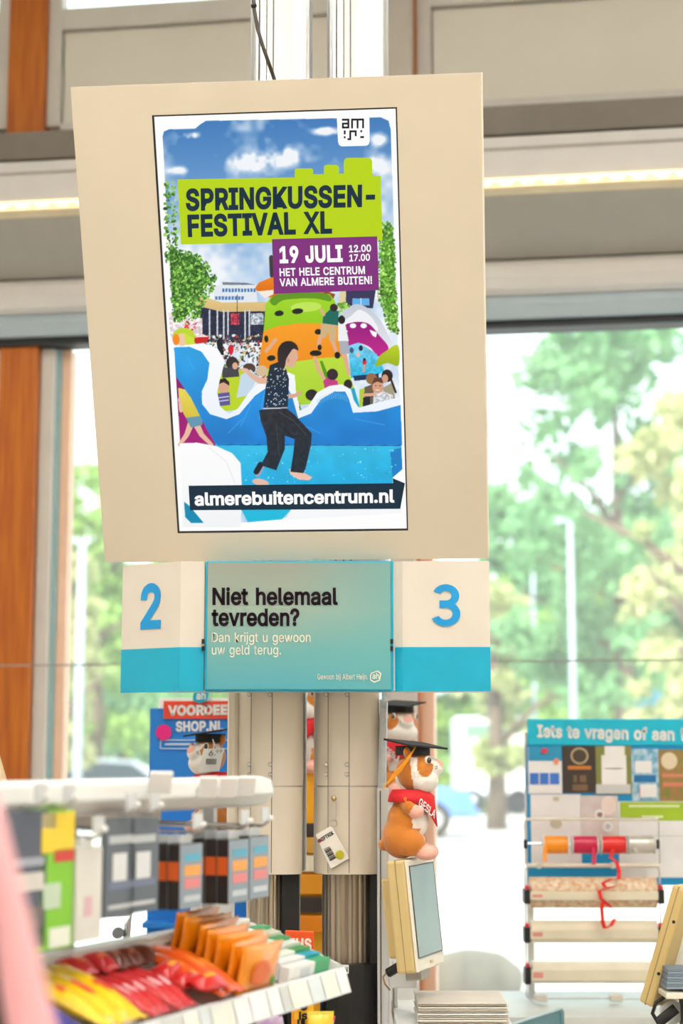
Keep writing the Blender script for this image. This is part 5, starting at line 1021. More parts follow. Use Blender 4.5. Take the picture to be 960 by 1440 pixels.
# ------------------------------------------------------------------ plush toys with graduation caps
def evaluated_mesh(mb, voxel, smooth_n):
    o = bpy.data.objects.new('tmp', mesh(mb, 'tmp')); col.objects.link(o)
    m = o.modifiers.new('r', 'REMESH'); m.mode = 'VOXEL'; m.voxel_size = voxel
    s = o.modifiers.new('s', 'SMOOTH'); s.iterations = smooth_n; s.factor = 0.5
    bpy.context.view_layer.update()
    me = bpy.data.meshes.new_from_object(o.evaluated_get(bpy.context.evaluated_depsgraph_get()))
    bpy.data.objects.remove(o)
    return me
def plush_body():
    mb = MB(); k = 0.001
    B = lambda x, y, z, rx, ry=None, rz=None: mb.ball((x * k, y * k, z * k), (rx * k, (ry or rx) * k, (rz or ry or rx) * k), 20, 14)
    B(-13, 0, 45, 42, 46, 46); B(-6, 0, 78, 38, 40, 44); B(-1, 0, 108, 30, 33, 34); B(15, 0, 80, 30, 30, 40)
    B(19, 0, 182, 43, 45, 42); B(31, 0, 165, 36, 42, 30); B(54, 0, 190, 24, 21, 20); B(66, 0, 196, 12, 11, 11)
    for s in (-1, 1):
        B(9, s * 30, 33, 31, 22, 28); B(41, s * 27, 13, 25, 17, 16)
        B(0, s * 35, 121, 15, 14, 17); B(6, s * 41, 109, 15, 13, 15); B(20, s * 38, 99, 18, 13, 15)
        B(2, s * 34, 222, 8, 12, 13)
    B(-50, 0, 28, 13)
    me = evaluated_mesh(mb, 0.003, 3)
    n = len(me.vertices); co = np.empty(n * 3); me.vertices.foreach_get('co', co); co = co.reshape(-1, 3) * 1000
    x, y, z = co.T; ay = np.abs(y)
    tan, wht, pnk = np.array(lin((202, 120, 32))), np.array(lin((240, 234, 226))), np.array(lin((238, 176, 158)))
    C = np.tile(tan, (n, 1))
    C[(x > 13) & (z < 142) & (z > 12) & ((ay < 22) | (z > 64))] = wht
    head = z > 138
    C[head & (x > 14 - (z - 160) * 0.1) & (z < 212)] = wht
    patch = head & (((x - 40) / 17) ** 2 + ((z - 196) / 26) ** 2 < 1) & (ay > 20)
    C[patch] = tan
    C[head & (z > 212) & (ay > 8)] = tan
    C[((x - 68) ** 2 + y ** 2 + (z - 198) ** 2) < 14 ** 2] = pnk
    arm = (ay > 33) & (z > 88) & (z < 138)
    C[arm] = tan
    for s in (-1, 1):
        C[((x - 22) ** 2 / 18 ** 2 + (y - s * 38) ** 2 / 17 ** 2 + (z - 99) ** 2 / 16 ** 2) < 1.05] = pnk
        C[((x - 43) ** 2 / 26 ** 2 + (y - s * 27) ** 2 / 20 ** 2 + (z - 13) ** 2 / 18 ** 2) < 1.1] = pnk
    ca = me.color_attributes.new('Col', 'FLOAT_COLOR', 'POINT')
    ca.data.foreach_set('color', np.concatenate([C, np.ones((n, 1))], 1).ravel())
    return me
M_fur = mat_attr('short_plush_fur', 0.85, bump=0.35, sheen=0.4)
M_felt = mat('black_felt', (40, 38, 38), 0.85, var=0.15, scale=60)
M_redcloth = mat('red_cloth', (214, 26, 36), 0.7, var=0.06, bump=0.1, scale=30)
M_orange_yarn = mat('orange_yarn', (240, 158, 30), 0.8)
def make_plush():
    t = thing('plush_toy', 'plush toy in black graduation cap and red scarf sitting on the small touch screen', 'plush toy', (0, 0, 0), 0, 'plush graduates')
    obj('body', None, M_fur, t, me=plush_body(), smooth=True)
    cap = MB()
    Mc = Matrix.Translation((0.018, 0, 0.240)) @ Euler((math.radians(8), math.radians(4), math.radians(38))).to_matrix().to_4x4()
    obj('cap_board', MB().box((-0.050, -0.050, -0.002), (0.050, 0.050, 0.002)).moved(Mc), M_felt, t, bevel=0.001)
    obj('cap_crown', MB().lathe([(0.037, -0.016), (0.037, 0.004)], 24).moved(Matrix.Translation((0.012, 0, 0.232))), M_felt, t, smooth=False)
    tas = MB(); r_ = np.random.default_rng(2)
    for i in range(14):
        a, b = r_.normal(0, 0.002), r_.normal(0, 0.006)
        tas.tube([(0.022, -0.040, 0.236), (0.008, -0.051 + a, 0.212 + a), (-0.012 + b * 0.5, -0.054 + a, 0.184), (-0.034 + b, -0.052 + a, 0.160 + b)], 0.0014, 5)
    ts_ = obj('tassel', tas, M_orange_yarn, t); ts_['kind'] = 'stuff'
    # scarf: ring at the neck and a pointed flap in front
    sc = MB(); seg = 28
    for k in range(seg):
        w = 2 * math.pi * k / seg; c_, s_ = math.cos(w), math.sin(w)
        f = max(0, c_)
        sc.v += [(0.004 + 0.034 * c_, 0.037 * s_, 0.143), (0.004 + (0.042 + 0.010 * f) * c_, 0.045 * s_, 0.130), (0.004 + (0.044 + 0.014 * f) * c_, 0.048 * s_ * (1 - 0.45 * f ** 3), 0.118 - 0.052 * f ** 3)]
    for k in range(seg):
        a, b = k * 3, ((k + 1) % seg) * 3
        sc.f += [(a, b, b + 1, a + 1), (a + 1, b + 1, b + 2, a + 2)]
    s0 = obj('scarf', sc, M_redcloth, t, smooth=True)
    md = s0.modifiers.new('solid', 'SOLIDIFY'); md.thickness = 0.002
    tx = text3d('GESLA', (0.026, -0.0475, 0.1125), (0.0585, -0.0220, 0.084), (0.030, -0.0440, 0.1280), 0.02)
    obj('lettering', tx, M_white, s0)
    for s in (-1, 1):
        e = obj('eye', MB().ball((0.0455, s * 0.0300, 0.206), (0.0075, 0.0055, 0.0085), 14, 9), mat('eye_white', (240, 236, 228), 0.2), t, smooth=True)
        obj('pupil', MB().ball((0.0482, s * 0.0325, 0.2055), (0.0055, 0.0042, 0.0065), 12, 8), mat('brown_eye', (52, 26, 14), 0.1, coat=1.0), e, smooth=True)
        for dz in (0, 0.004):
            obj('whisker_stitch', MB().tube([(0.060, s * 0.0195, 0.187 + dz), (0.066, s * 0.0185, 0.190 + dz)], 0.0007, 5), M_black, t)
    obj('tongue', MB().ball((0.061, -0.004, 0.171), (0.004, 0.006, 0.009), 10, 8), mat('pink_red_tongue', (206, 24, 70), 0.5), t, smooth=True)
    return t
TY = 3.72
pl = make_plush()
def place(o, px, py, Y, rz, sc=1.0):
    p = P(px, py, Y); o.location = p; o.rotation_euler = (0, 0, rz); o.scale = (sc, sc, sc)
place(pl, 573, 1207, TY, math.radians(-6), 1.0)
for (px, py, Y, rz, lab) in ((434, 1086, 4.62, math.radians(-115), 'plush toy seen through the gap between the two columns'),
                             (560, 1118, 4.62, math.radians(-70), 'blurred plush toy behind the sitting graduate toy, under the number three'),
                             (300, 1170, 4.25, math.radians(-140), 'plush toy with a large white price tag before its face')):
    c = copy_tree(pl); place(c, px, py, Y, rz); c['label'] = lab
# price tags
def card_text(parent, s, p, ux, uz, h, w, m, bold=0.01):
    return obj('lettering', text3d(s, p, p + ux * w, p + uz * h, bold), m, parent, world=True)
tg = thing('price_tag', 'white price tag reading 6.99 on the plush toy beside the left column', 'price tag', P(297, 1070, 4.12), 0)
A, Bq, Cq = P(279, 1086, 4.12), P(308, 1084.5, 4.12), P(286, 1053, 4.12)
obj('card', MB().prism([A, Bq, P(315.5, 1052, 4.12), Cq], (0, 0.002, 0)), M_white, tg, world=True)
obj('lettering', text3d('6.', P(293, 1063, 4.117), P(303, 1062, 4.117), P(294, 1055.5, 4.117), 0.0), M_black, tg, world=True)
obj('lettering', text3d('99', P(303.5, 1059.5, 4.117), P(312, 1059, 4.117), P(304, 1054.5, 4.117), 0.0), M_black, tg, world=True)
for k in range(9):
    obj('barcode_line', MB().prism([P(289 + k * 1.7, 1075, 4.117), P(289.8 + k * 1.7, 1075, 4.117), P(290.8 + k * 1.7, 1067, 4.117), P(290 + k * 1.7, 1067, 4.117)], (0, -0.0005, 0)), M_black, tg, world=True)
obj('string', MB().tube([P(300, 1053, 4.12), P(301, 1046, 4.14), P(299, 1040, 4.17)], 0.001, 5), M_white, tg, world=True)
# card hanging on the right column
KY = CY - 0.012
nk = thing('hanging_card', 'white barcode card with a yellow-green dot hanging from the column hook', 'card', P(468, 1192, KY), 0)
q4 = [P(443.5, 1174, KY), P(466, 1161, KY), P(491, 1207, KY), P(465, 1222, KY)]
obj('card', MB().prism(q4, (0, 0.004, 0)), mat('white_card', (240, 236, 226), 0.5, var=0.02), nk, world=True, bevel=0.0008)
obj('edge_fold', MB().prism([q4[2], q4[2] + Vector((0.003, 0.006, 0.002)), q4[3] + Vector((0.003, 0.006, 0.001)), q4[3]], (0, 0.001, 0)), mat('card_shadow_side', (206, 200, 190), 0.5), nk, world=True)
LY = KY - 0.001
obj('lettering', text3d('NIFTRIK', P(450.5, 1184.5, LY), P(469.5, 1172.5, LY), P(448, 1180, LY), 0.03), M_black, nk, world=True)
obj('logo_mark', MB().lathe([(0.0042, 0), (0.0042, -0.0006)], 12, P(449, 1182.5, LY), 'y'), mat('logo_maroon', (150, 40, 60), 0.5), nk, world=True)
for k in range(10):
    f = k / 10.0; a = Vector((455 + 10 * f, 1194.5 + 17.5 * f)); w_ = 0.6 + 0.5 * ((k * 7) % 3)
    dx, dy = 8.2, -4.4
    n_ = Vector((0.5, 0.87)) * w_
    obj('barcode_line', MB().prism([P(a.x, a.y, LY), P(a.x + dx, a.y + dy, LY), P(a.x + dx + n_.x, a.y + dy + n_.y, LY), P(a.x + n_.x, a.y + n_.y, LY)], (0, -0.0005, 0)), M_black, nk, world=True)
obj('round_sticker', MB().lathe([(0.0095, 0), (0.0095, -0.0008)], 20, P(477.5, 1202, LY), 'y'), mat('yellow_green_sticker', (196, 188, 40), 0.4, metal=0.3), nk, world=True)
ring = [P(469 + 5 * math.sin(a), 1158 - 5 * math.cos(a), KY) for a in np.linspace(0, 6.283, 13)]
obj('key_ring', MB().tube(ring, 0.0008, 5), M_steel, nk, world=True)
obj('wire_loop', MB().tube([P(466.5, 1156, KY), P(467, 1128, KY), P(472.5, 1128, KY), P(472, 1156, KY)], 0.0007, 5), M_steel, nk, world=True)
obj('hook_knob', MB().lathe([(0.003, 0.012), (0.004, -0.004), (0.0065, -0.006), (0.005, -0.010)], 14, P(469.5, 1122.5, KY), 'y'), mat('brass_knob', (196, 176, 130), 0.3, metal=0.7), nk, world=True, smooth=True)

# ------------------------------------------------------------------ touch screen on its post
M_beige = mat('aged_beige_plastic', (206, 182, 126), 0.5, var=0.03)
M_front = mat('light_beige_plastic', (232, 226, 210), 0.45, var=0.02)
M_lcd = mat('grey_blue_screen', (122, 150, 152), 0.22, var=0.03)
def touch_screen(label, C, ang, lean, hw_, hh, dep, front=1):
    n = Vector((math.sin(ang), -math.cos(ang), 0)); w = Vector((math.cos(ang), math.sin(ang), 0))
    u = Vector((0, 0, 1)) * math.cos(lean) - n * math.sin(lean); n2 = n * math.cos(lean) + Vector((0, 0, 1)) * math.sin(lean)
    t = thing('touch_screen', label, 'touch screen', C - u * hh, 0)
    obj('casing', MB().obox(C - n2 * dep * 0.55, w * hw_, n2 * dep * 0.45, u * hh), M_beige, t, world=True, bevel=0.006)
    obj('front_bezel', MB().obox(C - n2 * dep * 0.05, w * hw_ * 0.99, n2 * dep * 0.06, u * hh * 0.99), M_front, t, world=True, bevel=0.004)
    sc_ = obj('screen', MB().obox(C + u * hh * 0.06 + n2 * dep * 0.02, w * hw_ * 0.84, n2 * 0.0012, u * hh * 0.80), M_lcd, t, world=True)
    for (du, dw, hu, hwid) in ((0.87, 0, 0.012, 0.86), (-0.75, 0, 0.012, 0.86), (0.06, 0.86, 0.82, 0.015), (0.06, -0.86, 0.82, 0.015)):
        obj('screen_edge', MB().obox(C + u * hh * du + w * hw_ * dw + n2 * dep * 0.03, w * hw_ * hwid, n2 * 0.001, u * hh * hu), mat('dark_screen_edge', (60, 62, 60), 0.4), sc_, world=True)
    obj('rear_hump', MB().obox(C - n2 * dep * 1.25 - u * hh * 0.02, w * hw_ * 0.72, n2 * dep * 0.28, u * hh * 0.72), M_beige, t, world=True, bevel=0.006)
    obj('casing_seam', MB().obox(C - n2 * dep * 0.55, w * (hw_ + 0.0006), n2 * 0.0008, u * (hh + 0.0006)), mat('seam_brown', (150, 132, 92), 0.6), t, world=True)
    obj('power_button', MB().obox(C - u * hh * 0.88 + n2 * dep * 0.04, w * hw_ * 0.08, n2 * 0.001, u * hh * 0.025), M_beige, t, world=True)
    obj('hinge', MB().obox(C - u * hh * 1.06 - n2 * dep * 0.7, w * 0.03, n2 * 0.018, u * hh * 0.12), mat('hinge_grey', (176, 172, 162), 0.5), t, world=True, bevel=0.003)
    return t, C, n2, w, u
ts = touch_screen('small beige touch screen standing under the plush graduate, screen turned right', P(598.5, 1283, 3.74), math.radians(70), math.radians(6), 0.097, 0.115, 0.046)
C = ts[1]
M_post = mat('pale_grey_post', (224, 226, 226), 0.4, var=0.02)
po = thing('white_post', 'slim pale post rising beside the right column behind the touch screen', 'post', (P(538, 1280, 3.86).x, 3.88, 0), 0)
xa, xb = P(530.5, 1280, 3.86).x, P(547, 1280, 3.86).x
obj('upright', MB().box((xa, 3.86, 0), (xb, 3.92, P(538, 1108, 3.86).z)), M_post, po, world=True, bevel=0.003)
obj('groove', MB().box((xa + 0.006, 3.858, 0), (xa + 0.008, 3.861, P(538, 1112, 3.86).z)), M_groove, po, world=True)
obj('screen_arm', MB().box((xb - 0.002, 3.80, P(560, 1388, 3.82).z), (P(586, 1380, 3.82).x, 3.84, P(560, 1366, 3.82).z)), M_post, po, world=True, bevel=0.003)
q = P(555, 1361, 3.66)
obj('pivot_grip', MB().tube([P(546, 1368, 3.72), P(566, 1356, 3.70)], 0.010, 12), M_black, po, world=True, smooth=False)
obj('cable', MB().tube([P(542, 1369, 3.80), P(538, 1374, 3.78), P(541, 1384, 3.78), P(548, 1392, 3.80)], 0.0022, 6), mat('tan_cable', (190, 150, 100), 0.5), po, world=True, smooth=True)
lf = thing('leaflet_holder', 'thin pale leaflet holder seen edge-on beside the right column', 'leaflet holder', P(536, 1108, 3.90), 0)
obj('back_sheet', MB().prism([P(531, 1108, 3.88), P(541.5, 1108, 3.86), P(544, 987, 3.86), P(534, 983, 3.88)], (0.002, 0.01, 0)), mat('pale_blue_sheet', (222, 230, 234), 0.4), lf, world=True)
obj('leaflet', MB().prism([P(533, 1098, 3.868), P(540.5, 1098, 3.855), P(543, 997, 3.855), P(536, 994, 3.868)], (0.001, 0.004, 0)), mat('leaflet_pale', (232, 224, 222), 0.5, rgb2=(190, 214, 224), scale=40), lf, world=True)

# checkout counter, magazine stack
zc = P(640, 1441, 3.72).z
ck = thing('checkout_counter', 'white checkout counter under the stack of magazines', 'counter', (0.45, 3.95, 0), 0)
obj('worktop', MB().box((xb + 0.01, 3.62, zc - 0.03), (P(722, 1435, 3.72).x, 4.10, zc)), M_white, ck, world=True, bevel=0.004)
obj('body', MB().box((xb + 0.03, 3.66, 0), (P(716, 1435, 3.72).x, 4.06, zc - 0.03)), mat('counter_grey', (206, 208, 210), 0.5), ck, world=True, bevel=0.004)
obj('upstand', MB().box((xb + 0.012, 3.97, zc), (xb + 0.022, 4.08, zc + 0.09)), M_white, ck, world=True, bevel=0.002)
mg = thing('magazine_stack', 'stack of thin folded magazines on the white counter below the touch screen', 'magazines', (P(655, 1430, 3.74).x, 3.85, zc), 0)
m_x0, m_x1 = P(588, 1425, 3.72).x, P(713, 1425, 3.72).x; zt = P(650, 1408, 3.72).z; nm = 11
for k in range(nm):
    z_ = zc + (zt - zc) * k / nm; j = 0.003 * math.sin(k * 2.3)
    obj('magazine', MB().box((m_x0 + j, 3.70 + j, z_ + 0.0006), (m_x1 + j, 3.90 + j, z_ + (zt - zc) / nm - 0.0008)), mat('magazine_paper_%d' % (k % 3), ((222, 216, 204), (206, 196, 184), (232, 228, 220))[k % 3], 0.6), mg, world=True, bevel=0.001)

# ------------------------------------------------------------------ notice board with wrapping paper at the window
IY = 5.2
nb = thing('notice_board', 'teal service desk board with white headline and leaflets by the window', 'notice board', (P(850, 1400, IY).x, IY, P(850, 1400, IY).z), 0)
def ibox(name, x0, y0, x1, y1, m, par, Yf=IY, th=0.004, bev=0.0):
    a, b = P(x0, y1, Yf), P(x1, y0, Yf); za = P(870, y1, Yf).z; zb_ = P(870, y0, Yf).z
    return obj(name, MB().box((a.x, Yf, za), (b.x, Yf + th, zb_)), m, par, world=True, bevel=bev)
M_teal2 = mat('bright_teal_board', (0, 184, 214), 0.5, var=0.02); M_teal3 = mat('blue_board', (0, 146, 206), 0.5, var=0.03)
hd_ = ibox('header', 742, 1011, 1020, 1048, M_teal2, nb, IY - 0.004, 0.012, 0.002)
ibox('panel', 743, 1048, 1018, 1245, M_teal3, nb, IY, 0.01)
for x_ in (747, 1010):
    a = P(x_, 1398, IY + 0.02); obj('support_leg', MB().box((a.x - 0.01, IY + 0.01, P(870, 1404, IY).z), (a.x + 0.01, IY + 0.03, P(870, 1030, IY).z)), M_steel, nb, world=True)
a, b, c_ = P(755, 1036, IY - 0.006), P(948, 1041, IY - 0.006), P(755, 1019, IY - 0.006)
obj('lettering', text3d('Iets te vragen of aan', a, b, c_, 0.03), M_white, hd_, world=True)
a, b, c_ = P(956.5, 1041, IY - 0.006), P(970, 1041.5, IY - 0.006), P(956.5, 1022, IY - 0.006)
obj('lettering', text3d('te', a, b, c_, 0.03), M_white, hd_, world=True)
def leaflet(label, x0, y0, x1, y1, m, extras=(), dy=0.003):
    cx_, cz_ = P((x0 + x1) / 2, y1, IY), P(870, y1, IY).z
    t = thing('leaflet', label, 'leaflet', (cx_.x, IY - dy, cz_), 0, 'leaflets on the notice board')
    ibox('sheet', x0, y0, x1, y1, m, t, IY - dy, 0.0015)
    for k, e in enumerate(extras):
        kind, ex0, ey0, ex1, ey1, mm = e
        if kind == 'box': ibox('printed_field', ex0, ey0, ex1, ey1, mm, t, IY - dy - 0.0006 * (k % 3 + 1), 0.0005)
        else:
            q = P((ex0 + ex1) / 2, (ey0 + ey1) / 2, IY - dy - 0.0008 * (k + 1)); r = (P(ex1, ey0, IY).x - P(ex0, ey0, IY).x) / 2
            zr = (P(870, ey0, IY).z - P(870, ey1, IY).z) / 2
            obj('printed_mark', MB().lathe([(1, 0), (1, -0.0005)], 18, (0, 0, 0), 'y', zr, r).moved(Matrix.Translation(q)), mm, t, world=True)
    return t
c = lambda n_, rgb, **k: mat(n_, rgb, 0.5, **k)
leaflet('leaflet with blue wave top and three small blue squares, upper left of the board', 743, 1050, 789, 1116, c('sheet_white', (238, 236, 236)), (('box', 743, 1050, 789, 1070, c('wave_blue', (40, 150, 196))), ('box', 745, 1087, 757, 1103, c('square_blue', (60, 120, 210))), ('box', 759, 1087, 771, 1103, c('square_blue', (60, 120, 210))), ('box', 773, 1087, 786, 1103, c('square_blue', (60, 120, 210))), ('dot', 760, 1052, 770, 1060, c('red_mark', (214, 60, 90))), ('dot', 778, 1066, 786, 1075, c('orange_mark', (236, 150, 110)))))
leaflet('dark brown leaflet with a round cream emblem', 791, 1049, 837, 1115, c('dark_brown_print', (62, 52, 46)), (('dot', 802, 1051, 827, 1075, c('emblem_cream', (190, 170, 130))), ('dot', 804.5, 1053.5, 824.5, 1072.5, c('emblem_dark', (70, 58, 46))), ('box', 798, 1077, 831, 1082, c('gold_line', (200, 120, 40))), ('box', 806, 1090, 811, 1100, c('bronze', (120, 92, 66))), ('box', 815, 1090, 824, 1100, c('bronze', (120, 92, 66))), ('box', 805, 1103, 826, 1112, c('bronze', (120, 92, 66)))))
lc = leaflet('green brown leaflet showing a large white bottle shape', 838, 1049, 887, 1117, c('herb_print', (150, 130, 70), rgb2=(110, 140, 70), scale=60), (('box', 850, 1049, 878, 1062, c('sheet_white', (238, 236, 236))), ('box', 846, 1062, 880, 1103, c('sheet_white', (238, 236, 236))), ('box', 838, 1103, 886, 1116, c('sheet_grey', (206, 206, 206))), ('box', 852, 1070, 874, 1071.5, c('text_grey', (200, 196, 190))), ('box', 852, 1080, 874, 1081.5, c('text_grey', (200, 196, 190)))))
leaflet('narrow leaflet with blue middle and red and white boxes', 889, 1053, 925, 1126, c('blue_print', (60, 150, 190), rgb2=(200, 224, 236), scale=50), (('box', 893, 1070, 916, 1087, c('sheet_white', (238, 236, 236))), ('box', 891, 1090, 922, 1100, c('deep_blue', (20, 110, 170))), ('box', 900, 1103, 923, 1121, c('sheet_white', (238, 236, 236))), ('box', 902, 1106, 922, 1111, c('red_mark2', (220, 70, 70))), ('box', 899, 1108, 904, 1121, c('red_mark2', (220, 70, 70)))))
leaflet('food leaflet with reddish brown and green print at the right picture edge', 927, 1054, 975, 1127, c('food_print', (176, 118, 76), rgb2=(120, 130, 60), scale=45), (('dot', 929, 1058, 952, 1082, c('plate_cream', (220, 204, 176))), ('box', 930, 1088, 962, 1093, c('salmon', (210, 130, 100))), ('box', 932, 1100, 966, 1106, c('salmon', (210, 130, 100)))))
leaflet('large plain white sheet with a small grey emblem, left of the portrait leaflet', 747, 1117, 816, 1214, c('sheet_white2', (234, 232, 234)), (('dot', 773, 1152, 790, 1165, c('emblem_grey', (196, 190, 168))), ('dot', 777, 1120, 786, 1127, c('emblem_grey', (196, 190, 168)))))
leaflet('pinkish grey leaflet with round white marks behind the red ribbon', 817, 1119, 868, 1197, c('pink_grey_print', (206, 192, 190), rgb2=(226, 214, 212), scale=20), (('dot', 845, 1119, 866, 1146, c('pale_pink', (240, 222, 214))), ('dot', 836, 1138, 850, 1153, c('sheet_white', (238, 236, 236))), ('dot', 847, 1155, 862, 1170, c('sheet_white', (238, 236, 236))), ('dot', 839, 1142, 847, 1149, c('brown_dot', (150, 120, 110))), ('dot', 851, 1158, 858, 1166, c('grey_dot', (190, 190, 196)))))
leaflet('white sheet with a lime green heading, right half of the board', 871, 1127, 1000, 1234, c('sheet_white2', (234, 232, 234)), (('box', 872, 1128, 1000, 1154, c('lime_heading', (164, 196, 40))), ('box', 884, 1132, 955, 1135, c('heading_text', (226, 236, 190))), ('box', 902, 1147, 932, 1150, c('heading_text', (226, 236, 190))), ('box', 900, 1175, 960, 1176, c('text_grey', (200, 196, 190)))))
# wire rack
wr = thing('wrapping_rack', 'chrome wire rack before the notice board holding ribbon spools and paper rolls', 'rack', (P(835, 1400, IY - 0.1).x, IY - 0.1, P(850, 1400, IY).z), 0)
RY = IY - 0.10
def rp(px, py, Y=RY): return Vector((P(px, 1200, Y).x, Y, P(870, py, Y).z))
def rounded(x0, y0, x1, y1, r=6):
    pts = []
    for cx_, cy_, a0 in ((x1 - r, y0 + r, -90), (x1 - r, y1 - r, 0), (x0 + r, y1 - r, 90), (x0 + r, y0 + r, 180)):
        for k in range(4): w = math.radians(a0 + 30 * k); pts.append(rp(cx_ + r * math.cos(w), cy_ + r * math.sin(w)))
    return pts + [pts[0]]
obj('wire_frame', MB().tube(rounded(738, 1151, 927, 1218), 0.0028, 6), M_steel, wr, world=True, smooth=True)
obj('wire_frame', MB().tube(rounded(737, 1219, 926, 1404), 0.0028, 6), M_steel, wr, world=True, smooth=True)
obj('cross_rail', MB().tube([rp(740, 1152), rp(926, 1152)], 0.004, 8), mat('cream_wire', (226, 218, 200), 0.4), wr, world=True)
obj('cross_rail', MB().tube([rp(740, 1217), rp(926, 1217)], 0.006, 8), mat('cream_wire', (226, 218, 200), 0.4), wr, world=True)
obj('spool_rod', MB().tube([rp(739, 1186), rp(926, 1189)], 0.003, 8), M_steel, wr, world=True)
for x_ in (738.5, 924):
    obj('rod_end', MB().obox(rp(x_, 1187), (0.005, 0, 0), (0, 0.01, 0), (0, 0, 0.013)), M_black, wr, world=True, bevel=0.002)
for x_ in (757, 861):
    obj('rack_foot', MB().obox(rp(x_, 1403), (0.018, 0, 0), (0, 0.02, 0), (0, 0, 0.010)), mat('foot_cream', (222, 216, 204), 0.5), wr, world=True, bevel=0.003)
    obj('rail_clip', MB().obox(rp(x_, 1217), (0.006, 0, 0), (0, 0.009, 0), (0, 0, 0.009)), mat('clear_clip', (214, 212, 204), 0.3), wr, world=True, bevel=0.002)
def spool(label, x0, x1, mcol, tail):
    a, b = rp(x0, 1188), rp(x1, 1188); L = b.x - a.x
    t = thing('ribbon_spool', label, 'ribbon spool', (a + b) / 2 - Vector((0, 0, 0.025)), 0, 'ribbon spools on the rack')
    w_ = obj('ribbon', MB().lathe([(0.008, 0.0), (0.0245, 0.0), (0.0255, L * .25), (0.025, L * .5), (0.0255, L * .75), (0.0245, L), (0.008, L)], 20, a, 'x'), mcol, t, world=True, smooth=False)
    for xx in (-0.003, L + 0.0005):
        obj('spool_flange', MB().lathe([(0.028, xx), (0.028, xx + 0.0025)], 20, a, 'x'), mat('clear_flange', (232, 228, 226), 0.3), t, world=True)
    if tail:
        mb = MB()
        pts = [rp(px, py, RY - 0.03 - 0.004 * (k % 3) - min(0.035, 0.009 * k)) for k, (px, py) in enumerate(tail)]
        for k in range(len(pts) - 1):
            d = Vector((0.0055, 0.002 * (-1) ** k, 0))
            mb.add([pts[k] - d, pts[k] + d, pts[k + 1] + d, pts[k + 1] - d], [(0, 1, 2, 3)])
        o = obj('ribbon_tail', mb, mcol, w_, world=True); m_ = o.modifiers.new('s', 'SOLIDIFY'); m_.thickness = 0.0012
spool('orange ribbon spool, first on the rod', 764.5, 797, mat('orange_ribbon', (250, 150, 20), 0.35), [(766, 1190), (766, 1200), (765.5, 1212)])
spool('crimson ribbon spool between the orange and the red one', 805, 838.5, mat('crimson_ribbon', (206, 20, 74), 0.35), [(834, 1192), (835, 1204), (834.5, 1216)])
spool('bright red ribbon spool with a long curled tail', 845.5, 879, mat('bright_red_ribbon', (232, 30, 24), 0.35), [(862, 1194), (858, 1206), (866, 1212), (870, 1226), (869, 1236), (858, 1236), (846, 1242), (850, 1248), (864, 1246), (850, 1250), (841, 1253), (843, 1263), (858, 1276), (846, 1268), (844, 1278), (845, 1296), (848, 1306), (856, 1302), (862, 1292)])
spool('silver white ribbon spool, last on the rod', 884.5, 919, mat('silver_ribbon', (200, 196, 188), 0.3, metal=0.3), [(892, 1192), (895, 1199)])
def paper_roll(label, y0, y1, m, bar0, bar1):
    a, b = rp(744, (y0 + y1) / 2, RY), rp(920, (y0 + y1) / 2, RY); r = (rp(800, y0).z - rp(800, y1).z) / 2
    t = thing('paper_roll', label, 'wrapping paper', (a + b) / 2 - Vector((0, 0, r)), 0, 'wrapping paper rolls on the rack')
    obj('roll', MB().lathe([(r * 0.4, -0.002), (r, 0.0), (r, b.x - a.x), (r * 0.4, b.x - a.x + 0.002)], 28, a, 'x'), m, t, world=True)
    obj('cutter_bar', MB().box((a.x - 0.006, RY - r - 0.008, rp(800, bar1).z), (b.x + 0.006, RY - r - 0.001, rp(800, bar0).z)), mat('cutter_cream', (232, 222, 198), 0.4), t, world=True, bevel=0.002)
    obj('red_marking', MB().box((a.x + 0.002, RY - r - 0.0088, rp(800, bar1 - 4).z), (a.x + 0.03, RY - r - 0.008, rp(800, bar0 + 4).z)), mat('faded_red_print', (226, 150, 140), 0.5), t, world=True)
    for xx in (a.x - 0.022, b.x - 0.001):
        obj('end_bracket', MB().box((xx, RY - r - 0.012, rp(800, bar1 + 5).z), (xx + 0.017, RY + 0.01, rp(800, bar0 - 3).z)), M_black, t, world=True, bevel=0.002)
        obj('end_lock', MB().box((xx + 0.004, RY - r - 0.010, rp(800, bar0 - 3).z), (xx + 0.014, RY - 0.01, rp(800, bar0 - 8).z)), M_red, t, world=True)
paper_roll('patterned wrapping paper roll with coloured dots, top of the three rolls', 1233, 1277, mat('dotted_paper', (238, 228, 206), 0.5, var=0.0, rgb2=(206, 150, 96), scale=70), 1252, 1264)
paper_roll('plain cream paper roll, middle of the three rolls', 1294, 1326, mat('cream_paper', (240, 230, 206), 0.5), 1305, 1319)
paper_roll('plain pale paper roll, lowest of the three rolls', 1351, 1383, mat('cream_paper2', (236, 228, 210), 0.5), 1361, 1377)
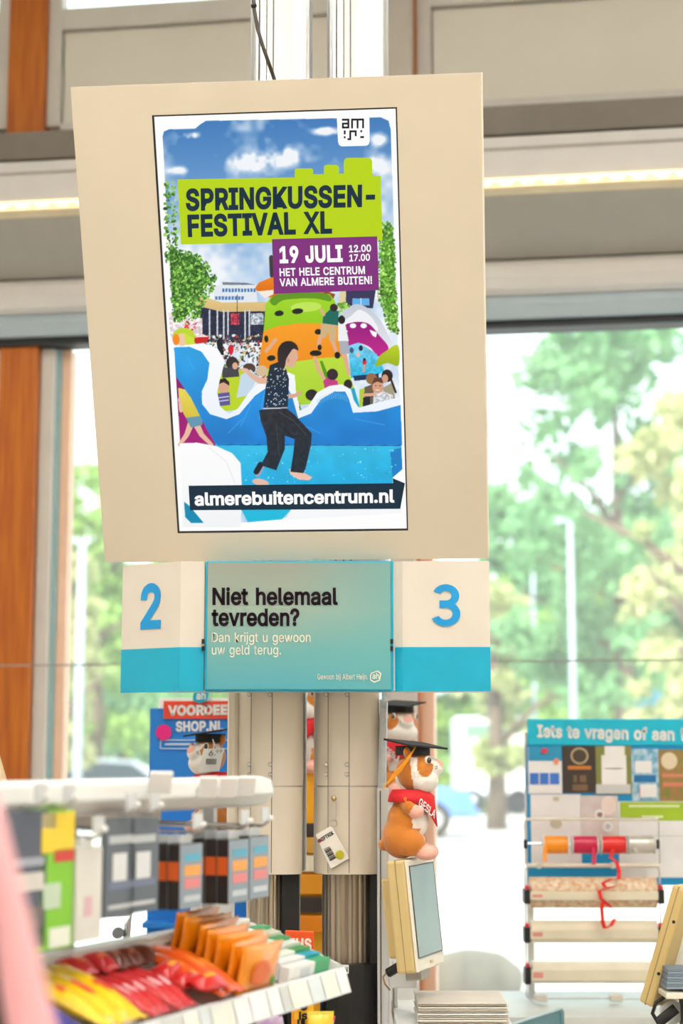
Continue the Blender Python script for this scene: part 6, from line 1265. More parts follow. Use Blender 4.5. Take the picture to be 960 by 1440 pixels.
# service desk
zd = P(830, 1406, IY).z
dk = thing('service_desk', 'pale service desk under the notice board with dark open front', 'desk', (1.0, 5.1, 0), 0)
dx0, dx1 = P(700, 1410, 5.0).x, P(1010, 1410, 5.0).x
obj('desk_top', MB().box((dx0, 4.86, zd - 0.025), (dx1, 5.40, zd)), mat('desk_top_grey', (214, 216, 214), 0.4), dk, world=True, bevel=0.003)
obj('back_panel', MB().box((dx0 + 0.02, 5.2, 0), (dx1 - 0.02, 5.22, zd - 0.025)), mat('desk_dark', (84, 80, 74), 0.6), dk, world=True)
for xx in (dx0 + 0.02, dx1 - 0.04):
    obj('side_panel', MB().box((xx, 4.9, 0), (xx + 0.02, 5.2, zd - 0.025)), mat('desk_dark', (84, 80, 74), 0.6), dk, world=True)
tp = thing('teal_tray', 'dull teal board leaning in front of the service desk', 'tray', P(750, 1440, 4.7), 0)
obj('board', MB().prism([P(712, 1444, 4.5), P(786, 1419.5, 4.7), P(789, 1424, 4.7), P(790, 1500, 4.7), P(712, 1500, 4.5)], (0.01, 0.02, 0)), mat('dull_teal', (96, 140, 150), 0.5), tp, world=True)
obj('edge', MB().tube([P(712, 1443, 4.5), P(787, 1418.5, 4.7)], 0.004, 6), mat('pale_teal_edge', (190, 214, 220), 0.4), tp, world=True)
# second touch screen at the right edge
C2 = P(948, 1330, 4.0) + Vector((0.045, 0.02, 0.0))
n3 = Vector((0.78, -0.62, 0)); w3 = Vector((0.62, 0.78, 0)); up3 = (Vector((0.235, 0, 1))).normalized()
t2 = thing('touch_screen', 'tan back of a touch screen leaning at the right edge of the picture', 'touch screen', C2 - up3 * 0.15, 0)
tl_, bl_ = P(945, 1243, 4.0), P(897, 1408, 4.0)
upv = (tl_ - bl_); L_ = upv.length; upn = upv.normalized()
M_tan = mat('tan_plastic', (206, 178, 116), 0.5, var=0.03)
side = P(915, 1417, 4.0) - bl_; side = Vector((side.x, -0.01, side.z))
obj('casing', MB().prism([bl_, bl_ + side, bl_ + side + upv, tl_], w3 * 0.24), M_tan, t2, world=True, bevel=0.006)
obj('casing_seam', MB().prism([bl_ + side * 0.45 - w3 * 0.0006, bl_ + side * 0.52 - w3 * 0.0006, tl_ + side * 0.52 - w3 * 0.0006, tl_ + side * 0.45 - w3 * 0.0006], w3 * 0.241), mat('seam_brown', (150, 132, 92), 0.6), t2, world=True)
obj('rear_panel', MB().prism([bl_ + side * 1.02 + upv * 0.3 + w3 * 0.05, bl_ + side * 1.12 + upv * 0.3 + w3 * 0.06, bl_ + side * 1.12 + upv * 0.9 + w3 * 0.06, bl_ + side * 1.02 + upv * 0.9 + w3 * 0.05], w3 * 0.15), M_front, t2, world=True, bevel=0.003)
for f in (0.28, 0.72):
    q = bl_ + side * 0.8 + upv * f - w3 * 0.0005
    obj('screw_hole', MB().lathe([(0.004, 0), (0.004, -0.0012)], 8, q, 'y'), M_black, t2, world=True)
obj('stand_clamp', MB().lathe([(0.014, 0), (0.026, 0.004), (0.026, 0.03), (0.014, 0.034)], 18, P(946, 1424, 4.0), 'y'), M_white, t2, world=True)
obj('stand_grip', MB().tube([P(925, 1438, 3.97), P(950, 1418, 3.97)], 0.012, 12), M_black, t2, world=True)
obj('cable', MB().tube([P(960, 1392, 3.99), P(944, 1396, 3.98), P(922, 1410, 3.97), P(917, 1425, 3.97), P(926, 1440, 3.97), P(945, 1452, 3.97)], 0.0045, 8), M_black, t2, world=True, smooth=True)
ps = thing('paper_stack', 'grey blue stack of cards beside the leaning touch screen at the right edge', 'papers', P(955, 1392, 3.92), 0)
for k in range(8):
    y_ = 1391 - k * 3.6
    a, b = P(937 + k * 0.4, y_, 3.92), P(990, y_, 3.92)
    obj('card', MB().box((a.x, 3.92, a.z), (b.x, 4.0, a.z + 0.0048)), mat('blue_grey_card_%d' % (k % 2), ((136, 152, 166), (112, 130, 146))[k % 2], 0.5), ps, world=True)
st = thing('terminal_stand', 'low white checkout stand at the lower right edge carrying cards', 'stand', (P(985, 1400, 3.95).x, 3.96, 0), 0)
zs = P(955, 1394, 3.92).z - 0.002
obj('shelf_plate', MB().box((P(934, 1394, 3.92).x, 3.90, zs - 0.012), (P(1010, 1394, 3.92).x, 4.06, zs)), M_front, st, world=True, bevel=0.002)
obj('pillar', MB().box((P(962, 1394, 3.95).x, 3.95, 0), (P(985, 1394, 3.95).x, 4.02, zs - 0.012)), mat('stand_dark', (60, 58, 58), 0.5), st, world=True, bevel=0.003)

# ------------------------------------------------------------------ behind the columns
DY = 4.65
cd = thing('cardboard_display', 'blue cardboard display with red and white headline left of the columns', 'display stand', (P(268, 1090, DY).x, DY + 0.08, 0), 0)
M_card = mat('display_blue', (28, 124, 210), 0.6, var=0.03); M_redl = mat('headline_red', (226, 66, 36), 0.5)
x0, x1 = P(210, 1050, DY).x, P(352, 1050, DY).x
obj('backboard', MB().box((x0, DY, 0), (x1, DY + 0.03, P(270, 996, DY).z)), M_card, cd, world=True, bevel=0.003)
for zz in (1180, 1300):
    obj('ledge', MB().box((x0, DY - 0.10, P(270, zz, DY).z), (x1, DY, P(270, zz, DY).z + 0.012)), M_card, cd, world=True)
a = P(222, 1000, DY - 0.004); obj('white_tab', MB().box((a.x, DY + 0.002, P(270, 1010, DY).z), (P(350, 1000, DY).x, DY + 0.006, P(270, 982, DY).z)), M_white, cd, world=True, bevel=0.002)
hl = obj('headline_panel', MB().box((P(230, 1000, DY).x, DY - 0.006, P(270, 1011, DY).z), (P(350, 1000, DY).x, DY - 0.001, P(270, 986, DY).z)), M_redl, cd, world=True, bevel=0.001)
obj('lettering', text3d('VOORDEEL', P(236, 1005.5, DY - 0.009), P(330, 1004, DY - 0.009), P(236, 992, DY - 0.009), 0.045), M_white, hl, world=True)
obj('lettering', text3d('SHOP.NL', P(247, 1028, DY - 0.004), P(314, 1027, DY - 0.004), P(247, 1014.5, DY - 0.004), 0.035), M_white, cd, world=True)
obj('round_sticker', MB().lathe([(0.021, 0), (0.021, -0.003)], 20, P(230, 1030, DY - 0.003), 'y'), mat('magenta_sticker', (226, 24, 128), 0.5), cd, world=True)
for (xa_, ya_, xb_, yb_) in ((226, 1040, 326, 1041.5), (226, 1052, 326, 1053.5), (225, 1040, 226.5, 1053), (232, 1045, 296, 1048)):
    obj('outline_bar', MB().box((P(xa_, ya_, DY).x, DY - 0.003, P(270, yb_, DY).z), (P(xb_, ya_, DY).x, DY - 0.001, P(270, ya_, DY).z)), mat('pale_print', (190, 214, 240), 0.5), cd, world=True)
hx2 = [(271, 978), (275, 971), (288, 968), (294, 974), (291, 986), (280, 989), (271, 985)]
obj('logo_plate', MB().prism([P(x, y, DY - 0.012) for x, y in hx2], (0, 0.004, 0)), M_teal, cd, world=True)
obj('logo_letters', text3d('ah', P(276, 983.5, DY - 0.014), P(289, 983, DY - 0.014), P(276, 973, DY - 0.014), 0.02), M_white, cd, world=True)
def pedestal(label, px, py, Y, w_, mcol):
    q = P(px, py, Y); t = thing('pedestal', label, 'pedestal', (q.x, q.y, 0), 0, 'pedestals under the plush toys')
    obj('column_body', MB().box((-w_ + 0.01, -w_ + 0.01, 0), (w_ - 0.01, w_ - 0.01, q.z - 0.015)), mcol, t, bevel=0.003)
    obj('top_plate', MB().box((-w_, -w_, q.z - 0.015), (w_, w_, q.z - 0.0005)), mcol, t, bevel=0.002)
pedestal('white pedestal under the plush toy with the price tag', 300, 1170, 4.25, 0.06, M_white)
pedestal('white pedestal behind the touch screen under a blurred plush toy', 560, 1118, 4.62, 0.06, M_white)
oc = thing('snack_cabinet', 'orange and yellow shelf cabinet glimpsed between the two columns', 'cabinet', (P(440, 1086, 4.62).x, 4.65, 0), 0)
zt2 = P(434, 1086, 4.62).z; ox0, ox1 = P(388, 1200, 4.55).x, P(500, 1200, 4.55).x
obj('carcass', MB().box((ox0, 4.58, 0), (ox1, 4.76, zt2 - 0.0005)), mat('cabinet_amber', (240, 170, 30), 0.5), oc, world=True, bevel=0.003)
for k, (ya, yb, rgb) in enumerate(((1158, 1176, (60, 50, 44)), (1178, 1200, (206, 160, 70)), (1203, 1226, (236, 226, 200)), (1230, 1258, (226, 150, 30)), (1262, 1284, (56, 46, 42)), (1288, 1312, (236, 140, 20)))):
    obj('drawer_front', MB().box((ox0 + 0.01, 4.565, P(440, yb, 4.56).z), (ox1 - 0.01, 4.58, P(440, ya, 4.56).z)), mat('drawer_%d' % k, rgb, 0.5), oc, world=True, bevel=0.002)
# bonus sign and yellow sign by the right column
bs = thing('bonus_sign', 'orange sign with white capitals between the columns above the candy rack', 'sign', P(421, 1346, 3.62), 0)
obj('panel', MB().prism([P(401, 1345, 3.62), P(441, 1345, 3.60), P(441, 1311, 3.60), P(401, 1309, 3.62)], (0, 0.02, 0)), mat('bonus_orange', (232, 84, 24), 0.5), bs, world=True, bevel=0.001)
obj('lettering', text3d('NUS', P(403.5, 1334.5, 3.612), P(438, 1335, 3.594), P(403.5, 1319, 3.612), 0.04), mat('sign_cream_text', (250, 226, 206), 0.5), bs, world=True)
obj('sign_stem', MB().box((P(410, 1345, 3.63).x, 3.625, 0), (P(418, 1345, 3.63).x, 3.64, P(410, 1344, 3.63).z)), M_orange_yarn, bs, world=True)
ys = thing('shelf_card', 'yellow card with black letters under the corner of the candy rack', 'sign', P(428, 1432, 3.56), 0)
obj('card', MB().prism([P(414, 1434, 3.56), P(441, 1432, 3.54), P(441, 1396, 3.54), P(414, 1400, 3.56)], (0, 0.006, 0)), mat('yellow_card', (246, 180, 20), 0.5), ys, world=True)
obj('card_stem', MB().box((P(426, 1430, 3.57).x - 0.004, 3.566, 0), (P(426, 1430, 3.57).x + 0.004, 3.572, P(426, 1420, 3.57).z)), M_black, ys, world=True)
obj('lettering', text3d('is', P(420, 1434, 3.552), P(432, 1433, 3.545), P(420, 1423, 3.552), 0.03), M_black, ys, world=True)
obj('lettering', text3d('S', P(422, 1420, 3.552), P(432, 1419, 3.545), P(422, 1404, 3.552), 0.05), M_black, ys, world=True)
# trolley glimpsed under the hanging packs
tr = thing('trolley', 'chrome trolley leg with castor glimpsed below the hanging packs', 'trolley', (P(165, 1330, 4.4).x, 4.4, 0), 0)
tx_ = P(168, 1300, 4.4).x
obj('handle_tube', MB().tube([(tx_ - 0.25, 4.4, P(168, 1283, 4.4).z), (tx_ + 0.03, 4.4, P(168, 1283, 4.4).z), (tx_ + 0.02, 4.4, P(168, 1300, 4.4).z), (tx_ - 0.01, 4.4, 0.5), (tx_ - 0.01, 4.4, 0.09)], 0.009, 8), M_steel, tr, world=True, smooth=True)
obj('side_bracket', MB().lathe([(0.014, -0.01), (0.014, 0.01)], 16, P(166, 1312, 4.39), 'y'), mat('grey_bracket', (120, 122, 126), 0.4), tr, world=True)
for xx in (-0.01, -0.25):
    obj('castor', MB().lathe([(0.03, -0.012), (0.045, -0.01), (0.045, 0.01), (0.03, 0.012)], 16, (tx_ + xx, 4.4, 0.045), 'y'), M_black, tr, world=True)
obj('rear_tube', MB().tube([(tx_ - 0.25, 4.4, P(168, 1283, 4.4).z), (tx_ - 0.25, 4.4, 0.09)], 0.009, 8), M_steel, tr, world=True)
# ------------------------------------------------------------------ candy rack in the foreground
RA = math.radians(23)
F1 = P(472, 1372, 3.0)
e_u = Vector((-math.sin(RA), -math.cos(RA), 0)); e_y = Vector((math.cos(RA), -math.sin(RA), 0))
ROT = math.atan2(e_u.y, e_u.x)
rack = thing('candy_rack', 'white sweets rack with slanted tray, price rail and upper shelf at lower left', 'rack', (F1.x, F1.y, 0), ROT)
RMI = Matrix.LocRotScale(Vector((F1.x, F1.y, 0)), Euler((0, 0, ROT)), None).inverted()
def RL(px, py, Y): return RMI @ P(px, py, Y)
def RX(px, py, yl):              # line of sight meets the upright plane y = yl of the rack frame
    o = RMI @ CAM; d = RMI.to_3x3() @ ray(px, py); k = (yl - o.y) / d.y
    return o + d * k
M_rack = mat('rack_white_enamel', (226, 226, 224), 0.35, var=0.02)
M_rackg = mat('rack_grey_enamel', (176, 178, 180), 0.4, var=0.03)
zf = F1.z; LEN = 1.05; DEP = 0.145; rise = 0.062
slope = math.atan2(rise, DEP)
def slab(x0, x1, y0, y1, t0, t1):   # box lying on the slanted tray: y back from the front edge, t above it
    mb = MB().box((x0, -y1, t0), (x1, -y0, t1))
    return mb.moved(Matrix.Translation((0, 0, zf)) @ Matrix.Rotation(-slope, 4, 'X'))
obj('tray', slab(0, LEN, 0, DEP / math.cos(slope), -0.012, -0.004), M_rack, rack, bevel=0.002)
obj('end_wall', slab(-0.004, 0.0, 0, DEP / math.cos(slope), -0.012, 0.02), M_rack, rack, bevel=0.001)
b1 = RX(378, 1290, -DEP); b0 = RX(60, 1364, -DEP)
zr = zf + rise + 0.018
obj('rear_rim', MB().tube([(0.015, -DEP + 0.015, zr - 0.06), (0.012, -DEP, zr - 0.022), (0.022, -DEP - 0.002, zr - 0.004), (0.045, -DEP - 0.003, zr), (0.3, -DEP - 0.003, zr), (LEN, -DEP - 0.003, zr)], 0.009, 10), M_rack, rack, smooth=True)
obj('rim_cap', MB().box((0.04, -DEP - 0.03, zr - 0.004), (LEN, -DEP + 0.004, zr + 0.014)), M_rack, rack, bevel=0.003)
sl_me = mesh(MB().box((-0.0045, -0.0015, -0.028), (0.0045, 0.0015, 0.0)), 'slat')
for k in range(44):
    obj('slat', None, M_rackg, rack, me=sl_me, loc=(0.06 + k * 0.0185, -DEP + 0.004, zr - 0.006))
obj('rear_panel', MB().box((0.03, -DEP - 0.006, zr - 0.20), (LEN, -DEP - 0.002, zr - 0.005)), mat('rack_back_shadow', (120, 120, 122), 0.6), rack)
# price rail with cards
rl = MB().prism([(-0.03, 0.002, zf - 0.034), (-0.03, 0.016, zf - 0.030), (-0.03, 0.004, zf + 0.012), (-0.03, -0.002, zf + 0.012)], (LEN + 0.03, 0, 0))
obj('price_rail', rl, mat('clear_white_rail', (232, 234, 236), 0.15, var=0.03), rack)
cardc = [(240, 240, 240), (226, 230, 220), (214, 222, 226), (244, 240, 226), (204, 206, 204), (236, 238, 240), (246, 246, 246)]
xx = -0.024
for k in range(17):
    w_ = (0.042, 0.058, 0.05, 0.07, 0.03)[k % 5]
    obj('price_card', MB().prism([(xx, 0.0172, zf - 0.027), (xx, 0.0180, zf - 0.027), (xx, 0.0070, zf + 0.009), (xx, 0.0062, zf + 0.009)], (w_, 0, 0)), mat('price_card_%d' % (k % 7), cardc[k % 7], 0.4), rack)
    xx += w_ + 0.004
# uprights and upper shelf
for x_ in (0.10, 0.55, 1.0):
    obj('upright', MB().box((x_ - 0.008, -DEP - 0.055, 0), (x_ + 0.008, -DEP - 0.035, 1.35)), M_rackg, rack, bevel=0.002)
obj('base', MB().box((0.02, -DEP - 0.06, 0), (LEN, 0.0, 0.12)), M_rack, rack, bevel=0.004)
s1 = RX(352, 1105, -0.10); zsh = s1.z; xs = s1.x
up = MB().prism([(xs, -0.30, zsh + 0.012), (xs, -0.08, zsh + 0.016), (xs, -0.06, zsh + 0.010), (xs, -0.055, zsh - 0.012), (xs, -0.07, zsh - 0.030), (xs, -0.10, zsh - 0.034), (xs, -0.30, zsh - 0.034)], (1.2, 0, 0))
obj('upper_shelf', up, M_rack, rack, bevel=0.003)
obj('hook_rail', MB().box((xs + 0.06, -0.25, zsh - 0.062), (xs + 1.2, -0.235, zsh - 0.036)), mat('hook_rail_cream', (214, 210, 200), 0.4), rack, bevel=0.002)
for (px, py, r_) in ((225, 1101, 1.2), (292, 1107, 1.0), (320, 1107, 1.0), (346, 1106, 1.0)):
    q = RX(px, py, -0.035)
    h_ = obj('price_holder', MB().box((-0.0145 * r_, -0.003, -0.018), (0.0145 * r_, 0.003, 0.018)).moved(Matrix.Translation(q) @ Euler((math.radians(-28), 0, math.radians(-48))).to_matrix().to_4x4()), M_white, rack, bevel=0.002)
    obj('holder_clip', MB().box((-0.012, -0.016, -0.014), (0.012, -0.004, -0.006)).moved(Matrix.Translation(q) @ Euler((math.radians(-28), 0, math.radians(-48))).to_matrix().to_4x4()), mat('clear_holder', (222, 224, 228), 0.2), h_)
# hanging packs
def hook_and_packs(kind, px, py0, py1, n, yl, wid, labels, group):
    top, bot = RX(px, py0, yl), RX(px, py1, yl); h = top.z - bot.z
    hk = obj('display_hook', MB().tube([(top.x, -0.235, top.z + 0.010), (top.x, yl + 0.015, top.z + 0.006), (top.x, yl + 0.022, top.z + 0.010), (top.x, yl + 0.03, top.z + 0.018)], 0.0028, 6), M_steel, rack, smooth=True)
    obj('hook_tip', MB().ball((top.x, yl + 0.03, top.z + 0.018), 0.0042, 8, 6), M_white, hk, smooth=True)
    obj('scan_plate', MB().box((top.x - 0.014, yl + 0.018, top.z + 0.012), (top.x + 0.014, yl + 0.021, top.z + 0.034)), mat('scan_plate_grey', (206, 208, 210), 0.3), hk)
    th = PK[kind]['th']
    for k in range(n):
        t = thing(PK[kind]['name'], labels[k], PK[kind]['cat'], tuple(RMI.inverted() @ Vector((top.x, yl - k * (th + 0.0015), bot.z))), ROT, group)
        PK[kind]['make'](t, wid, h, th)
def pk_orange(t, w, h, th):
    obj('box', MB().box((-w / 2, -th / 2, 0), (w / 2, th / 2, h * 0.9)), mat('pack_black', (34, 28, 28), 0.5), t, bevel=0.001)
    obj('colour_band', MB().box((-w / 2 - 0.0004, -th / 2 - 0.0004, h * 0.40), (w / 2 + 0.0004, th / 2 - 0.001, h * 0.66)), mat('pack_orange', (214, 92, 22), 0.5), t)
    f = obj('front_print', MB().box((-w / 2 + 0.001, th / 2 - 0.0005, 0.001), (w / 2 - 0.001, th / 2 + 0.0006, h * 0.895)), mat('pack_grey_blue', (136, 150, 164), 0.35, var=0.05), t)
    for (z0_, z1_, rgb) in ((0.66, 0.76, (80, 170, 200)), (0.45, 0.60, (236, 160, 60)), (0.28, 0.42, (224, 130, 130)), (0.10, 0.18, (196, 204, 212))):
        obj('print_field', MB().box((-w / 2 + 0.008, th / 2 + 0.0006, h * z0_), (w / 2 - 0.014, th / 2 + 0.0011, h * z1_)), mat('field_%d' % rgb[0], rgb, 0.4), f)
    obj('hang_tab', MB().box((-w * 0.25, -0.001, h * 0.9), (w * 0.25, 0.001, h * 1.02)), mat('tab_clear', (206, 210, 214), 0.3), t)
def pk_grey(t, w, h, th):
    obj('card', MB().box((-w / 2, -th / 2, 0), (w / 2, th / 2, h)), mat('pack_slate', (92, 100, 110), 0.4, var=0.05), t, bevel=0.001)
    obj('window_print', MB().box((-w * 0.2, th / 2, h * 0.36), (w * 0.26, th / 2 + 0.0008, h * 0.64)).moved(Matrix.Rotation(0.0, 4, 'Y')), mat('phone_white', (220, 222, 226), 0.4), t)
    for (z0_, z1_, rgb) in ((0.28, 0.35, (110, 120, 150)), (0.74, 0.82, (190, 196, 200)), (0.08, 0.12, (200, 204, 208))):
        obj('print_field', MB().box((-w * 0.38, th / 2, h * z0_), (w * 0.38, th / 2 + 0.0006, h * z1_)), mat('gfield_%d' % rgb[0], rgb, 0.4), t)
def pk_white(t, w, h, th):
    obj('box', MB().box((-w / 2, -th / 2, 0), (w / 2, th / 2, h * 0.95)), mat('pack_cream_white', (222, 220, 214), 0.5), t, bevel=0.002)
    obj('hang_tab', MB().box((-w * 0.25, -0.001, h * 0.95), (w * 0.25, 0.001, h * 1.05)), M_white, t)
    obj('print_field', MB().box((-w * 0.1, th / 2, h * 0.25), (w * 0.2, th / 2 + 0.0008, h * 0.45)), mat('pale_rose_print', (220, 180, 190), 0.5), t)
    obj('side_print', MB().box((-w / 2, -th / 2 + 0.002, h * 0.05), (w / 2 + 0.0006, -th / 2 + 0.006, h * 0.9)), mat('taupe_stripe', (150, 142, 130), 0.5), t)
def pk_green(t, w, h, th):
    obj('card', MB().box((-w / 2, -th / 2, 0), (w / 2, th / 2, h)), mat('pack_lime', (130, 200, 40), 0.45, var=0.05), t, bevel=0.002)
    for (z0_, z1_, a_, b_, rgb) in ((0.70, 0.99, -0.48, 0.48, (244, 214, 50)), (0.63, 0.72, -0.48, 0.1, (216, 60, 50)), (0.30, 0.48, -0.1, 0.4, (196, 214, 190)), (0.02, 0.16, -0.4, 0.2, (236, 240, 230)), (0.88, 0.99, 0.1, 0.48, (240, 238, 220))):
        obj('print_field', MB().box((w * a_, th / 2, h * z0_), (w * b_, th / 2 + 0.0008, h * z1_)), mat('nfield_%d_%d' % rgb[:2], rgb, 0.45), t)
def pk_dark(t, w, h, th):
    obj('card', MB().box((-w / 2, -th / 2, 0), (w / 2, th / 2, h)), mat('pack_navy_grey', (86, 92, 108), 0.45, var=0.08), t, bevel=0.002)
    for (z0_, z1_, rgb) in ((0.42, 0.55, (214, 210, 204)), (0.15, 0.3, (120, 110, 106)), (0.6, 0.66, (170, 176, 190))):
        obj('print_field', MB().box((-w * 0.4, th / 2, h * z0_), (w * 0.4, th / 2 + 0.0008, h * z1_)), mat('dfield_%d' % rgb[0], rgb, 0.45), t)
PK = {'orange': dict(name='accessory_box', cat='box', th=0.019, make=pk_orange), 'grey': dict(name='blister_pack', cat='pack', th=0.008, make=pk_grey),
      'white': dict(name='slim_box', cat='box', th=0.016, make=pk_white), 'green': dict(name='toy_pack', cat='pack', th=0.010, make=pk_green), 'dark': dict(name='toy_pack', cat='pack', th=0.010, make=pk_dark)}
ORD = ['front', 'second', 'third', 'fourth', 'fifth', 'sixth', 'seventh', 'eighth']
def labs(fmt, n): return [fmt % ORD[k] for k in range(n)]
hook_and_packs('orange', 357, 1166, 1263, 2, -0.045, 0.072, labs('black and orange accessory box, %s one on the farthest hook by the column', 2), 'black and orange accessory boxes')
hook_and_packs('orange', 328, 1170, 1269, 4, -0.045, 0.072, labs('black and orange accessory box, %s one on the second hook from the column', 4), 'black and orange accessory boxes')
hook_and_packs('orange', 261, 1176, 1277, 3, -0.045, 0.072, labs('black and orange accessory box, %s one beside the slate grey packs', 3), 'black and orange accessory boxes')
hook_and_packs('grey', 200, 1150, 1282, 1, -0.045, 0.086, ['slate grey blister pack nearest the black and orange boxes'], 'slate grey packs')
hook_and_packs('grey', 167, 1150, 1288, 1, -0.045, 0.082, ['slate grey blister pack farther from the black and orange boxes'], 'slate grey packs')
hook_and_packs('white', 120, 1184, 1322, 2, -0.05, 0.066, labs('slim cream white box, %s one on the hook between green and grey packs', 2), 'slim white boxes')
hook_and_packs('green', 78, 1140, 1335, 2, -0.05, 0.082, labs('lime green and yellow toy pack, %s one on its hook', 2), 'toy packs')
hook_and_packs('dark', 38, 1140, 1335, 1, -0.05, 0.085, ['dark blue grey toy pack left of the lime green ones'], 'toy packs')

# sweets in the tray
def pillow(w, h, t, n=10, crimp=0.08, seed=0):
    r = np.random.default_rng(seed); mb = MB(); vs_, fs_ = [], []
    for s in (1, -1):
        base = len(vs_)
        for j in range(n + 1):
            for i in range(n + 1):
                u, v = i / n, j / n
                b = (math.sin(math.pi * u) ** 0.6) * (max(0, math.sin(math.pi * min(1, max(0, (v - crimp) / (1 - 2 * crimp)))))) ** 0.6
                wr = 0.08 * math.sin(9 * u + 3 * seed) * math.sin(7 * v + seed) * b
                nar = 1 - 0.06 * math.sin(math.pi * v)
                vs_.append(((u - 0.5) * w * nar, s * (t / 2) * (b + wr) + (0.0005 * s), v * h + (0.004 * math.sin(u * 40) if j in (0, n) else 0) * 0.3))
        for j in range(n):
            for i in range(n):
                q = (base + j * (n + 1) + i, base + j * (n + 1) + i + 1, base + (j + 1) * (n + 1) + i + 1, base + (j + 1) * (n + 1) + i)
                fs_.append(q if s < 0 else q[::-1])
    m = (n + 1) * (n + 1)
    for i in range(n):
        fs_ += [(i, i + 1, m + i + 1, m + i), (n * (n + 1) + i, m + n * (n + 1) + i, m + n * (n + 1) + i + 1, n * (n + 1) + i + 1), (i * (n + 1), m + i * (n + 1), m + (i + 1) * (n + 1), (i + 1) * (n + 1)), (i * (n + 1) + n, (i + 1) * (n + 1) + n, m + (i + 1) * (n + 1) + n, m + i * (n + 1) + n)]
    return mb.add(vs_, fs_)
TRAY = Matrix.LocRotScale(Vector((F1.x, F1.y, 0)), Euler((0, 0, ROT)), None) @ Matrix.Translation((0, 0, zf)) @ Matrix.Rotation(-slope, 4, 'X')
def sweet(name, label, cat, group, x, back, t=0.0, rot=(0, 0, 0)):
    M = TRAY @ Matrix.Translation((x, -back, t - 0.003)) @ Euler(rot).to_matrix().to_4x4()
    o = thing(name, label, cat, M.translation, M.to_euler(), group)
    return o
M_bag = mat('orange_foil', (246, 150, 16), 0.3, var=0.1, scale=30, coat=0.3); M_bag2 = mat('deep_orange_print', (232, 104, 12), 0.35, var=0.1, scale=30)
for k in range(7):
    o = sweet('sweets_bag', 'upright orange foil sweets bag, %s from the price rail' % ORD[k], 'bag', 'orange foil bags', 0.292 + 0.004 * (k % 2), 0.014 + k * 0.0205, 0, (math.radians(10), 0, math.radians(4 * math.sin(k * 2.1))))
    b = obj('foil', pillow(0.145, 0.080, 0.020, seed=k), M_bag, o, smooth=True)
    obj('printed_patch', MB().lathe([(0.028, 0), (0.02, 0.0012)], 16, (0.01, 0.0105, 0.038), 'y', 0.7, 1.2), M_bag2, b)
    obj('leaf_mark', MB().lathe([(0.008, 0), (0.006, 0.001)], 10, (-0.045, 0.008, 0.020), 'y'), mat('leaf_mark_green', (90, 150, 40), 0.4), b)
bx = [((240, 242, 240), (60, 170, 110)), ((236, 238, 240), (0, 160, 190)), ((232, 240, 226), (60, 150, 70)), ((240, 240, 238), (230, 230, 226)), ((222, 236, 220), (40, 150, 80)), ((244, 244, 242), (226, 220, 200)), ((240, 242, 240), (60, 170, 110))]
for k in range(7):
    o = sweet('gum_box', 'small white and green gum box, %s from the price rail at the rack end' % ORD[k], 'box', 'gum boxes', 0.100, 0.016 + k * 0.0200, 0.0, (math.radians(14), 0, 0))
    b = obj('box', MB().box((-0.08, -0.009, 0), (0.08, 0.009, 0.030)), mat('gum_white_%d' % k, bx[k][0], 0.4), o, bevel=0.0015)
    obj('colour_panel', MB().box((-0.0805, -0.0095, 0.004), (-0.02, 0.0095, 0.0305)), mat('gum_colour_%d' % k, bx[k][1], 0.4), b)
    obj('price_patch', MB().box((0.0, 0.009, 0.006), (0.035, 0.0096, 0.024)), mat('gum_pale', (206, 216, 222), 0.4), b)
def bar(label, group, x, back, L, w, h, c1, c2, t=0.0, rz=0.0, name='chocolate_bar', seed=1):
    o = sweet(name, label, 'sweets', group, x, back, t, (0, 0, rz))
    mb = pillow(w, L, h, 8, 0.06, seed).moved(Matrix.Translation((0, L / 2, h / 2)) @ Matrix.Rotation(math.radians(90), 4, 'X'))
    b = obj('wrapper', mb, mat('wrap_%d_%d_%d' % c1, c1, 0.3, var=0.08, scale=40, coat=0.3), o, smooth=True)
    obj('printed_band', MB().ball((0, 0, h * 0.62), (w * 0.34, L * 0.26, h * 0.42), 12, 8), mat('wrapb_%d_%d_%d' % c2, c2, 0.35), b, smooth=True)
    return o
for k in range(3):
    bar('long orange wafer bar, %s from the orange bags' % ORD[k].replace('front', 'first'), 'orange wafer bars', 0.375 + k * 0.030, 0.074, 0.150, 0.032, 0.024, (236, 92, 20), (246, 140, 40), 0.014 + 0.004 * (k % 2), 0.06 * (k - 1), seed=k)
for k in range(3):
    bar('red chocolate pack with yellow print, %s from the price rail' % ORD[k], 'red packs with yellow print', 0.458, 0.022 + k * 0.032, 0.034, 0.078, 0.028, (214, 24, 26), (246, 170, 40), 0.012 + 0.012 * (k == 0), 0.1 * (k - 1), seed=4 + k)
for k in range(3):
    bar('dark brown chocolate bar at the back of the tray, %s from the orange bags' % ORD[k].replace('front', 'first'), 'brown bars', 0.45 + k * 0.042, 0.140, 0.05, 0.040, 0.026, (110, 44, 26), (160, 84, 50), 0.012, 0.1, seed=8 + k)
for k in range(6):
    bar('thin red bar with a pink white end, %s of the red row' % ORD[k].replace('front', 'first'), 'thin red bars', 0.512 + k * 0.024, 0.064, 0.12, 0.023, 0.020, (206, 20, 30), (248, 196, 206), 0.010, 0.12 * (k % 3 - 1), seed=12 + k)
for k in range(2):
    bar('small red pack lying at the back of the tray, %s one' % ORD[k].replace('front', 'nearer'), 'small red packs', 0.57 + k * 0.06, 0.142, 0.05, 0.055, 0.026, (216, 26, 30), (240, 120, 60), 0.012, 0.1, seed=19 + k)
